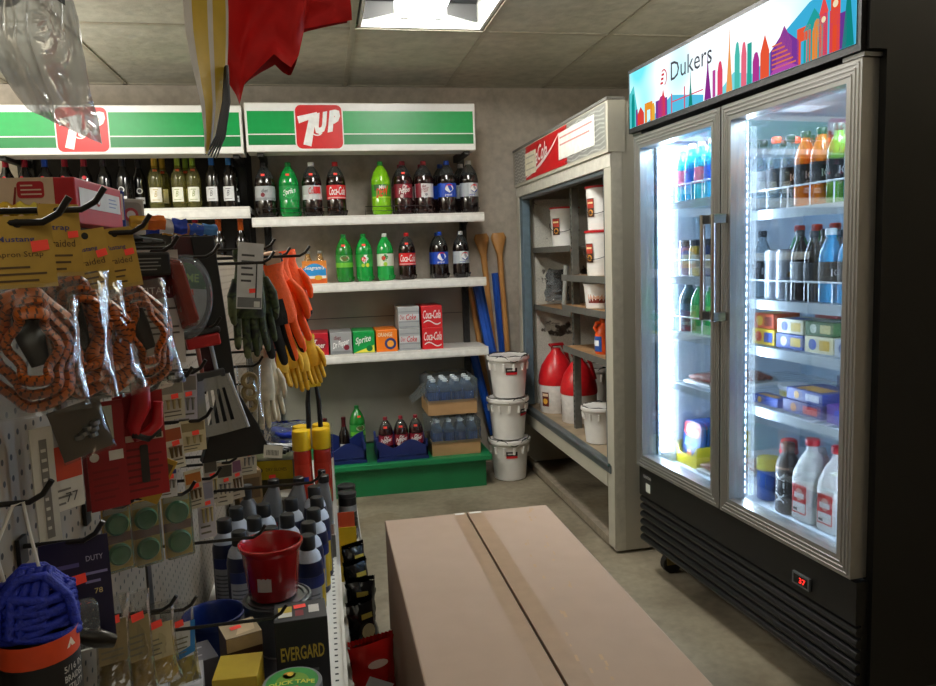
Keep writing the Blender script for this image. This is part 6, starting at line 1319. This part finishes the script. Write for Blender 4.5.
q = M(); YP = mat('#c9a832', .45, noise=.1)
KEY = [(0,0,40), (.33,-3,39), (.46,-4,36), (.60,-4,29), (.78,-4,17), (.92,-8,8), (1,-12,3)]
def kx(b):
    for (b0, c0, w0), (b1, c1, w1) in zip(KEY, KEY[1:]):
        if b <= b1: f = (b-b0)/(b1-b0); return c0+(c1-c0)*f, w0+(w1-w0)*f
    return KEY[-1][1:]
def strip(a0, a1, off):
    def f(a, b):
        u = a0+(a1-a0)*a; c, w_ = kx(b)
        return V(((c+(u-.5)*w_)*s_, (u-.5)*.05*math.sin(2.6*b)-off, -(220*b)*s_))
    return f
PW2 = mat('#cfc9c6', .5)
q.grid(3, 30, strip(0,.18,0), PW2); q.grid(6, 30, strip(.18,.52,0), YP); q.grid(2, 30, strip(.52,.64,0), PW2); q.grid(6, 30, strip(.64,.94,0), YP); q.grid(2, 30, strip(.94,1,0), PW2)
q.build('card', t, smooth=60)
for k in range(5):
    q = M(); q.tube([((12-.6*k)*s_,.012+.002*k,-128*s_), ((11-1.0*k)*s_,.010,-165*s_), ((5-1.8*k)*s_,.006,-200*s_), ((-4-2.6*k)*s_,.0,-(224-1.0*k)*s_)], [.0018,.0026,.0018,.0006], mat('#1b1a22', .35), seg=6); q.build('strand', t, smooth=50)
string(t, p)
p = atY(275, -66, 1.05); s_ = dpt(p)
t = thing('hanging_red_cloth', 'bright red folded cloth hanging from above with a pointed lower corner', 'cloth', p)
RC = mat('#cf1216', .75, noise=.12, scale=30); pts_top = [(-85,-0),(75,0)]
# outline of the lower edge, in hundredths across
edge = [(-78,-105),(-66,-128),(-58,-138),(-50,-152),(-47,-162),(-40,-142),(-22,-128),(-8,-118),(0,-126),(8,-130),(16,-116),(22,-92),(23,-86),(50,-80),(73,-76)]
def low(a):
    i = a*(len(edge)-1); k = min(int(i), len(edge)-2); f = i-k
    return edge[k][0]+(edge[k+1][0]-edge[k][0])*f, edge[k][1]+(edge[k+1][1]-edge[k][1])*f
def clothf(sd, yo):
    def f(a, b):
        lx, lz = low(a); tx = -70+140*a
        x = tx+(lx-tx)*b; z = lz*b
        d = .016*math.sin(a*9+b*4+sd)+.02*NZ.noise(V((a*4, b*4, sd)))+.012*abs(math.sin(a*5-b*6))
        return V((x*s_, yo+d*(.4+.6*b), z*s_))
    return f
q = M(); q.grid(56, 24, clothf(2.0, 0), RC); q.build('cloth_fold', t, smooth=60)
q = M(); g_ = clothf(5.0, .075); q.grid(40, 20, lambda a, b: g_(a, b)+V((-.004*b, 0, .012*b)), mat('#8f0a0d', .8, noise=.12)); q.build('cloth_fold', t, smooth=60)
string(t, p, -.05); string(t, p, .06)
# ================================================================== chilled goods (each stands on a refrigerator shelf)
def cold(lx, ly, z): return fw(lx, ly, z+.0015)
def cbottle(kind):
    liq, cap, lab, txt, h, R = CB[kind]; t = thing('drink_bottle', 'x', 'bottle'); k = h/.22
    lm = clear('#e4eef2', .8, .05, .12, '#b9c9d0') if liq == 'clear' else mat(liq, .15, noise=.05, coat=.4)
    b = M(); b.lathe([(R*.8,0),(R,.004),(R,.05*k),(R*.94,.07*k),(R*.94,.12*k),(R,.13*k),(R*.92,.15*k),(R*.6,.178*k),(R*.42,.19*k),(R*.42,.204*k)], lm, seg=16); b.build('body', t, smooth=45)
    c = M(); c.lathe([(R*.45,.200*k),(R*.48,.202*k),(R*.48,.217*k),(R*.4,.22*k)], mat(cap, .4), seg=12); c.build('cap', t, smooth=40)
    if lab:
        l = M(); r = R*1.012; l.rect(cyl(r,.06*k), -PI*r*.6,0, PI*r*.6,.062*k, mat(lab, .45, noise=.05), 14)
        if txt: l.text(cyl(r+.0006,.06*k,-80), txt, 0,.030*k, R*1.25,.022*k, mat('#f2f2f2', .4), .02)
        l.build('label', t)
    return t
CB = dict(clear=('clear','#26282c',None,'',.215,.031), cleard=('clear','#1d2026','#c9ccd0','',.225,.033), clearr=('clear','#d2472a','#3a3c42','',.225,.031), clearb=('clear','#20242a','#17181b','ICE',.22,.030),
          orange=('#e0751a','#1f2a24','#17181b','ICE',.22,.031), green=('#5a9a2a','#1f3a2c','#17181b','ICE',.22,.031), teal=('#2a8ac0','#1c2a40','#17181b','ICE',.22,.031), blue=('#1a3fc4','#1c2a50','#17181b','ICE',.22,.031),
          gsoda=('#1f8a44','#d9401f','#1f9a4c','',.235,.035), dark=('#1b1210','#1a1a1c','#c4c6ca','',.215,.027), dark2=('#140e0e','#26262a','#26262a','',.21,.028), azure=('#2f9ad0','#e6eef2','#17181b','ICE',.215,.033), amber=('#b0622a','#2a2a2c','#7a3a1c','',.2,.03),
          cyan=('#3cc0d4','#eef4f6','#e06a8a','',.21,.028), cyanb=('#2aa0cc','#eef4f6','#2a5ac0','',.21,.028), tealw=('#17505c','#f0f2f2','#2a6a8a','',.2,.036), lime=('#35b25c','#e9f0ee','#7fd06a','',.195,.036))
gA = 'drink bottles on the upper shelf behind the right glass door'
colA = [('cleard','clear bottle with dark cap and pale label'), ('clearr','clear bottle with orange red cap'), ('clearb','clear bottle with black label'), ('orange','orange drink bottle'), ('orange','second orange drink bottle'), ('green','green drink bottle'), ('teal','light blue drink bottle'), ('blue','deep blue drink bottle')]
for i, (k, nm_) in enumerate(colA):
    for r_ in range(3):
        if i == 7 and r_ == 2: continue
        inst(('cb', k), lambda: cbottle(k), nm_+(', front row of the upper right shelf',', second row of the upper right shelf',', third row of the upper right shelf')[r_]+(' next to the clear ones' if i == 3 else ' next to the green ones' if i == 4 else ''), cold(.572+i*.0675, .162+r_*.072, 1.437), FRZ+1.35, gA)
gB = 'drinks on the second shelf behind the right glass door'
for k, lx, ly, lab in [('gsoda',0.582,.30,'green soda bottle with red cap at the rear of the second shelf, first of three'), ('gsoda',0.657,.305,'green soda bottle with red cap at the rear of the second shelf, second of three'), ('gsoda',0.732,.31,'green soda bottle with red cap at the rear of the second shelf, third of three'), ('gsoda',0.972,.30,'green soda bottle rear of the blue drinks'),
                       ('dark',0.757,.162,'dark bottle with silver label in the middle of the second shelf'), ('dark2',0.817,.162,'dark bottle with dark label next to the blue drink'), ('azure',0.884,.165,'bright blue drink bottle with white cap, front of the second shelf'), ('azure',0.954,.17,'bright blue drink bottle nearer the door edge on the second shelf'), ('amber',1.022,.17,'amber drink bottle nearest the door edge on the second shelf'), ('dark',0.782,.23,'dark bottle with silver label behind the front one'), ('dark2',0.847,.235,'dark bottle behind the dark labelled one'), ('clearb',0.572,.165,'clear bottle with black label at the far end of the second shelf')]:
    inst(('cb', k), lambda: cbottle(k), lab, cold(lx, ly, 1.152), FRZ+1.35, gB)
def make_can(c1, c2):
    t = thing('drink_can', 'x', 'can')
    M().lathe([(.02,0),(.0255,.006),(.0265,.012),(.0265,.148),(.022,.156)], mat(c1, .3, .5, noise=.04), seg=18).build('body', t, smooth=40)
    M().lathe([(.0225,.155),(.0235,.158),(.021,.158),(.02,.155),(.003,.155)], STEEL, seg=18).build('rim', t, smooth=40)
    l = M(); F = cyl(.0268,0,-80); l.poly(F, [(-.03,.02),(.0,.02),(.0,.08),(-.03,.08)], mat(c2, .35)); l.poly(F, [(0,.08),(.03,.08),(.03,.14),(0,.14)], mat(c2, .35)); l.disc(cyl(.0272,0,-80), 0,.08, .011, mat('#d8a52a', .4)); l.build('print', t); return t
for k, (lx, c, lab) in enumerate(((.632,('#c4c9d2','#1c3f9c'),'slim silver and blue drink can, first on the second shelf'), (.688,('#c4c9d2','#1c3f9c'),'slim silver and blue drink can in the middle of the three'), (.697,('#1c3f9c','#c4c9d2'),'slim blue drink can beside the dark bottle'))):
    inst(('can', c), lambda: make_can(*c), lab, cold(lx, .162+.057*(k == 2), 1.152), FRZ+1.4, 'slim drink cans in the refrigerator')
def coldbox(name, label, cat, lx, ly, z, w, d, h, col, art, group=None, rz=0):
    t = thing(name, label, cat, cold(lx, ly, z), FRZ+rz, group=group); q = M(); q.box((-w/2,0,0), (w/2,d,h), mat(col, .4, noise=.06)); o = q.build('box', t, bevel=.002)
    q = M(); art(q, lambda n: fl((0,-.0006*(n+1),0), (1,0,0)), lambda n: fl((0,0,h+.0006*(n+1)), (1,0,0), vx=(0,1,0)), w, d, h); q.build('print', o); return t
def art_y(c1, c2, s=''):
    def a(q, F, T_, w, d, h):
        q.disc(F(0), -w*.2,h*.5, h*.34, mat(c1, .4), 14); q.rect(F(0), w*.05,h*.2,w*.42,h*.8, mat(c2, .4)); q.rect(T_(0), -w*.35,d*.1,w*.35,d*.6, mat(c1, .4))
        if s: q.text(F(1), s, -w*.02,h*.5, w*.5,h*.3, mat('#f4f0e6', .4), .02)
    return a
g = 'dairy boxes on the third shelf behind the right door'
for lx, ly, z, w, h, col, c1, c2, lab in [(0.600,.150,1.0,.115,.052,'#e0b92a','#c93a2a','#2a4a9a','yellow dairy box with red disc at the far end of the third shelf'), (0.728,.150,1.0,.125,.046,'#2a4aa0','#e9e2c0','#e0c04a','blue dairy box with pale disc, lower of its pile'), (0.728,.152,1.0475,.12,.045,'#e6dfc4','#2a4aa0','#c9a52a','cream and blue dairy box on top of the blue one'), (0.856,.150,1.0,.115,.05,'#efe6c0','#2a55b0','#e0b02a','cream dairy box with blue oval beside the blue one'), (0.980,.150,1.0,.115,.05,'#c9d0dc','#2a4a8a','#d0a83a','pale blue dairy box toward the door edge'),
                                     (0.600,.152,1.0535,.10,.05,'#c9542a','#e0b43a','#7a2a1c','orange red box stacked on the yellow one'), (0.722,.29,1.0,.10,.10,'#b9343a','#e9d6c0','#e0b02a','red box standing behind the blue dairy boxes'), (0.856,.152,1.0515,.115,.042,'#3a6a3c','#dfe4d0','#e0d08a','green topped box stacked on the cream dairy box')]:
    coldbox('dairy_box', lab, 'box', lx, ly, z, w, .10, h, col, art_y(c1, c2), g)
g = 'packages on the fourth shelf behind the right door'
t = thing('margarine_tub', 'white oval tub with yellow and green band on the fourth shelf', 'tub', cold(.63, .265, .80), FRZ)
ov = lambda rx, ry, z: [(rx*math.cos(2*PI*i/26), ry*math.sin(2*PI*i/26), z) for i in range(26)]
q = M(); q.loft([ov(.065,.045,0), ov(.072,.05,.05)], mat('#dcd9b0', .4)); q.build('body', t, smooth=40); q = M(); q.loft([ov(.076,.054,.048), ov(.076,.054,.058), ov(.07,.048,.061)], mat('#eef0ee', .35)); q.build('lid', t, smooth=40)
q = M(); q.loft([ov(.0695,.0485,.02), ov(.0718,.0505,.042)], mat('#c9b23a', .4, noise=.3), False, False); q.build('band', t)
for lx, ly, z, w, d, h, col, c1, c2, lab, rz in [(0.787,.15,.80,.17,.14,.040,'#1c2f7a','#d98a2a','#c92a2a','dark blue flat package with orange print, bottom of the front pile',.0), (0.792,.155,.8415,.165,.13,.036,'#1f3a92','#e0a43a','#d9d9e2','dark blue flat package on top of the front pile',-.03), (0.977,.15,.80,.16,.13,.055,'#5a2a9c','#2a4ac0','#e0d9ee','purple and blue flat package near the door edge',.0), (0.612,.15,.80,.13,.05,.030,'#1c3a8a','#d9a23a','#1c3a8a','blue flat package in front of the oval tub',.0), (0.842,.34,.80,.25,.15,.10,'#2a3a6a','#c9c4a0','#8a2a2a','stack end of dark packages at the rear of the fourth shelf',.0)]:
    coldbox('cold_package', lab, 'package', lx, ly, z, w, d, h, col, art_y(c1, c2), g, rz)
# bottom of the right side
ZB = .468
t = thing('canister', 'blue canister with yellow top band at the bottom of the refrigerator', 'canister', cold(.580, .19, ZB), FRZ); t.scale = (.8,.8,.85)
M().lathe([(.042,0),(.044,.003),(.044,.155)], mat('#1d4f9c', .35, noise=.1), seg=24).build('body', t, smooth=40); M().lathe([(.0455,.12),(.0455,.165),(.043,.168)], mat('#d2c23a', .4), seg=24).build('lid', t, smooth=40)
q = M(); F = cyl(.0446,0,-85); q.poly(F, [(-.03,.03),(.03,.05),(.03,.10),(-.03,.08)], mat('#d2c23a', .4)); q.build('label', t)
t = thing('creamer_bottle', 'slim creamer bottle with bright red cap beside the blue canister', 'bottle', cold(.652, .215, ZB), FRZ)
M().lathe([(.032,0),(.036,.004),(.036,.08),(.031,.11),(.033,.15),(.024,.175)], mat('#d9c9b0', .35, noise=.1), seg=20).build('body', t, smooth=45); M().lathe([(.027,.172),(.03,.175),(.026,.215),(.02,.22)], mat('#cf2028', .35), seg=18).build('cap', t, smooth=40)
q = M(); F = cyl(.0365,0,-85); q.rect(F, -.04,.01,.04,.075, mat('#c9562a', .4, noise=.3), 10); q.disc(cyl(.037,0,-85), 0,.045, .02, mat('#e9e2d0', .4)); q.rect(cyl(.0372,0,-85), -.03,.012,.03,.026, mat('#3a7a3a', .4), 8); q.build('label', t)
t = thing('milk_bottle', 'brown chocolate milk bottle with upright white MILK lettering', 'bottle', cold(.712, .165, ZB), FRZ)
M().lathe([(.034,0),(.037,.004),(.037,.15),(.033,.17),(.018,.195),(.017,.205)], mat('#24120b', .4, noise=.06), seg=22).build('body', t, smooth=45); M().lathe([(.02,.203),(.021,.205),(.021,.225),(.018,.227)], mat('#4a2a1c', .4), seg=18).build('cap', t, smooth=40)
q = M(); F = cyl(.0378,0,-78)
q.text(lambda u, v: F(-v, u), 'MILK', .085,.0, .10,.034, mat('#ffffff', .4, emit=.15), .015); q.rect(cyl(.0374,0,-78), -.03,.145,.03,.152, mat('#c9a08a', .4), 6); q.build('lettering', t)
def make_milk():
    t = thing('milk_jug', 'x', 'jug'); mk_ = mat('#eeeae4', .3, noise=.02)
    sq = lambda s, z, e=.55: [(s*math.copysign(abs(math.cos(a))**e, math.cos(a)), s*math.copysign(abs(math.sin(a))**e, math.sin(a)), z) for a in [2*PI*i/28 for i in range(28)]]
    q = M(); q.loft([sq(.058,0), sq(.064,.006), sq(.064,.13), sq(.062,.15,.6), sq(.045,.19,.8), sq(.026,.215,1), sq(.022,.225,1), sq(.022,.24,1)], mk_); q.build('body', t, smooth=50)
    q = M(); q.tube([(0,.018,.215),(0,.055,.21),(0,.068,.18),(0,.066,.13)], [.012,.013,.013,.012], mk_, seg=10); q.build('handle', t, smooth=50)
    q = M(); q.lathe([(.025,.232),(.028,.235),(.028,.252),(.024,.254)], mat('#c9202a', .35), seg=20); q.build('cap', t, smooth=40)
    q = M(); F = lambda n: fl((0,-.0652-.0005*n,0), (1,0,0)); q.rect(F(0), -.038,.025,.038,.115, mat('#d9332c', .4)); q.rect(F(1), -.034,.03,.034,.06, mat('#eae6e0', .4)); q.disc(F(1), 0,.085, .02, mat('#e9b0a0', .4)); q.rect(F(2), -.026,.074,.026,.09, mat('#f2ece6', .4)); q.rect(F(2), -.03,.034,-.008,.042, BLACK); q.build('label', t); return t
for lx, ly, lab in ((.800,.185,'white milk jug with red cap and red label, next to the brown milk bottle'), (.905,.19,'white milk jug with red cap, nearest the door edge')): inst('milk', make_milk, lab, cold(lx, ly, ZB), FRZ+.06, 'white milk jugs').scale = (.76, .76, 1.02)
inst('milk', None, 'white milk jug standing behind the front milk jugs', cold(.86, .33, ZB), FRZ, 'white milk jugs').scale = (.76, .76, 1.02)
# left side
gC = 'drinks behind the left glass door'
for k, lx, ly, z, lab in [('cyan',.085,.165,1.505,'cyan drink bottle with white cap, first behind the left door'), ('cyanb',.15,.165,1.505,'cyan and blue drink bottle, second on the top left shelf'), ('cyan',.215,.165,1.505,'cyan drink bottle with pink label near the door handles'), ('cyanb',.28,.165,1.505,'blue drink bottle nearest the handles on the top left shelf'), ('cyan',.12,.235,1.505,'cyan drink bottle in the second row of the top left shelf'), ('cyanb',.185,.235,1.505,'blue drink bottle in the second row of the top left shelf'), ('cyan',.25,.235,1.505,'cyan drink bottle in the second row nearest the handles'),
                       ('tealw',.125,.165,1.003,'dark teal bottle with white cap on the third left shelf'), ('lime',.205,.165,1.003,'light green bottle with white cap on the third left shelf'), ('lime',.285,.165,1.003,'light green bottle nearest the mullion on the third left shelf')]:
    inst(('cb', k), lambda: cbottle(k), lab, cold(lx, ly, z), FRZ+1.2, gC)
def make_jar2(c):
    t = thing('food_jar', 'x', 'jar'); M().lathe([(.03,0),(.034,.004),(.034,.10),(.028,.115)], mat(c, .3, noise=.15, coat=.3), seg=18).build('body', t, smooth=40); M().lathe([(.03,.113),(.032,.115),(.032,.135),(.028,.137)], mat('#3a3a44', .4), seg=18).build('lid', t, smooth=40)
    q = M(); q.rect(cyl(.0345,0,-80), -.04,.03,.04,.08, mat('#d9d2b9', .45, noise=.2), 10); q.build('label', t); return t
for i, (c, lx, lab) in enumerate((('#7a5a8a',.11,'purple jar with dark lid on the second left shelf'), ('#b9a03a',.182,'yellow jar with dark lid on the second left shelf'), ('#3a4a7a',.254,'blue jar with dark lid on the second left shelf'), ('#c9b02a',.326,'bright yellow jar nearest the handles on the second left shelf'))): inst(('jar2', c), lambda: make_jar2(c), lab, cold(lx, .17, 1.22), FRZ+1.2, 'food jars behind the left door')
def meat(label, lx, ly, z, w, d, col, seed, tray='#e6e4e2'):
    t = thing('meat_package', label, 'package', cold(lx, ly, z), FRZ, group='wrapped meat packages behind the left door')
    q = M(); q.box((-w/2,0,0), (w/2,d,.012), mat(tray, .5)); q.build('tray', t, bevel=.003)
    q = M(); mm = mat(col, .35, noise=.35, scale=40)
    for k in range(4): q.tube([(-w*.42, d*(.16+.22*k), .024), (0, d*(.16+.22*k)+.003*math.sin(k+seed), .030), (w*.42, d*(.16+.22*k), .024)], [.008,.013,.008], mm, seg=8)
    q.build('meat', t, smooth=60)
    q = M(); q.grid(8, 8, lambda a, b: V(((a-.5)*w*1.04, d*b, .014+.034*math.sin(PI*a)**.4*math.sin(PI*(.1+.8*b))**.4+.002*NZ.noise(V((a*6,b*6,seed))))), FILM); q.build('clear_wrap', t, smooth=60)
meat('wrapped meat package at the front of the fourth left shelf', .21, .15, .80, .20, .13, '#a8523c', 1)
meat('wrapped meat package stacked behind on the fourth left shelf', .22, .30, .80, .20, .13, '#94503c', 2)
meat('wrapped sausage package beside the yellow carton at the bottom left', .285, .14, ZB, .14, .12, '#a05a34', 3)
meat('wrapped sausage package behind the front one at the bottom left', .29, .28, ZB, .14, .13, '#b06a44', 4)
t = thing('display_carton', 'yellow open display carton holding upright lunch kits', 'carton', cold(.128, .15, ZB), FRZ)
yc = mat('#d9c21e', .45, noise=.06); q = M(); w, d = .15, .24
q.box((-w/2,0,0), (w/2,d,.004), yc); q.box((-w/2,d-.004,.004), (w/2,d,.13), yc)
q.add([(-w/2,0,.004),(w/2,0,.004),(w/2,0,.085),(w*.3,0,.045),(-w*.3,0,.045),(-w/2,0,.085)], [(0,1,2,3,4,5)], yc)
for sx in (-1, 1): q.add([(sx*w/2,0,.004),(sx*w/2,d,.004),(sx*w/2,d,.13),(sx*w/2,d*.3,.085),(sx*w/2,0,.085)], [(0,1,2,3,4) if sx > 0 else (4,3,2,1,0)], yc)
q.build('carton', t)
def make_kit():
    t = thing('lunch_kit', 'x', 'lunch kit'); w, h = .128, .165; o = rrect(-w/2, .0, w/2, h, .03, 6)
    q = M(); q.loft([[(x, 0, z) for x, z in o], [(x, .022, z) for x, z in o]], mat('#22468f', .4, noise=.1)); q.build('box', t)
    q = M(); F = lambda n: fl((0,-.0006*(n+1),0), (1,0,0)); q.poly(F(0), rrect(-w*.46,h*.62,w*.46,h*.97,.024), mat('#d24a42', .4, noise=.2)); q.disc(F(1), -w*.16,h*.8, .02, mat('#f0d8d0', .4)); q.disc(F(1), w*.25,h*.72, .016, mat('#e0c890', .4)); q.text(F(1), 'Lunch', .0,h*.48, w*.7,h*.16, mat('#8fd0f0', .4), .02, .2); q.disc(F(1), -w*.05,h*.2, .018, mat('#c9703a', .4)); q.build('print', t); return t
for k in range(5): inst('kit', make_kit, 'blue and red lunch kit in the yellow carton, '+('frontmost','second','third','fourth','rearmost')[k], cold(.128, .165+.030*k, ZB+.010), rot=(-.10, 0, FRZ), group='lunch kits in the yellow carton')
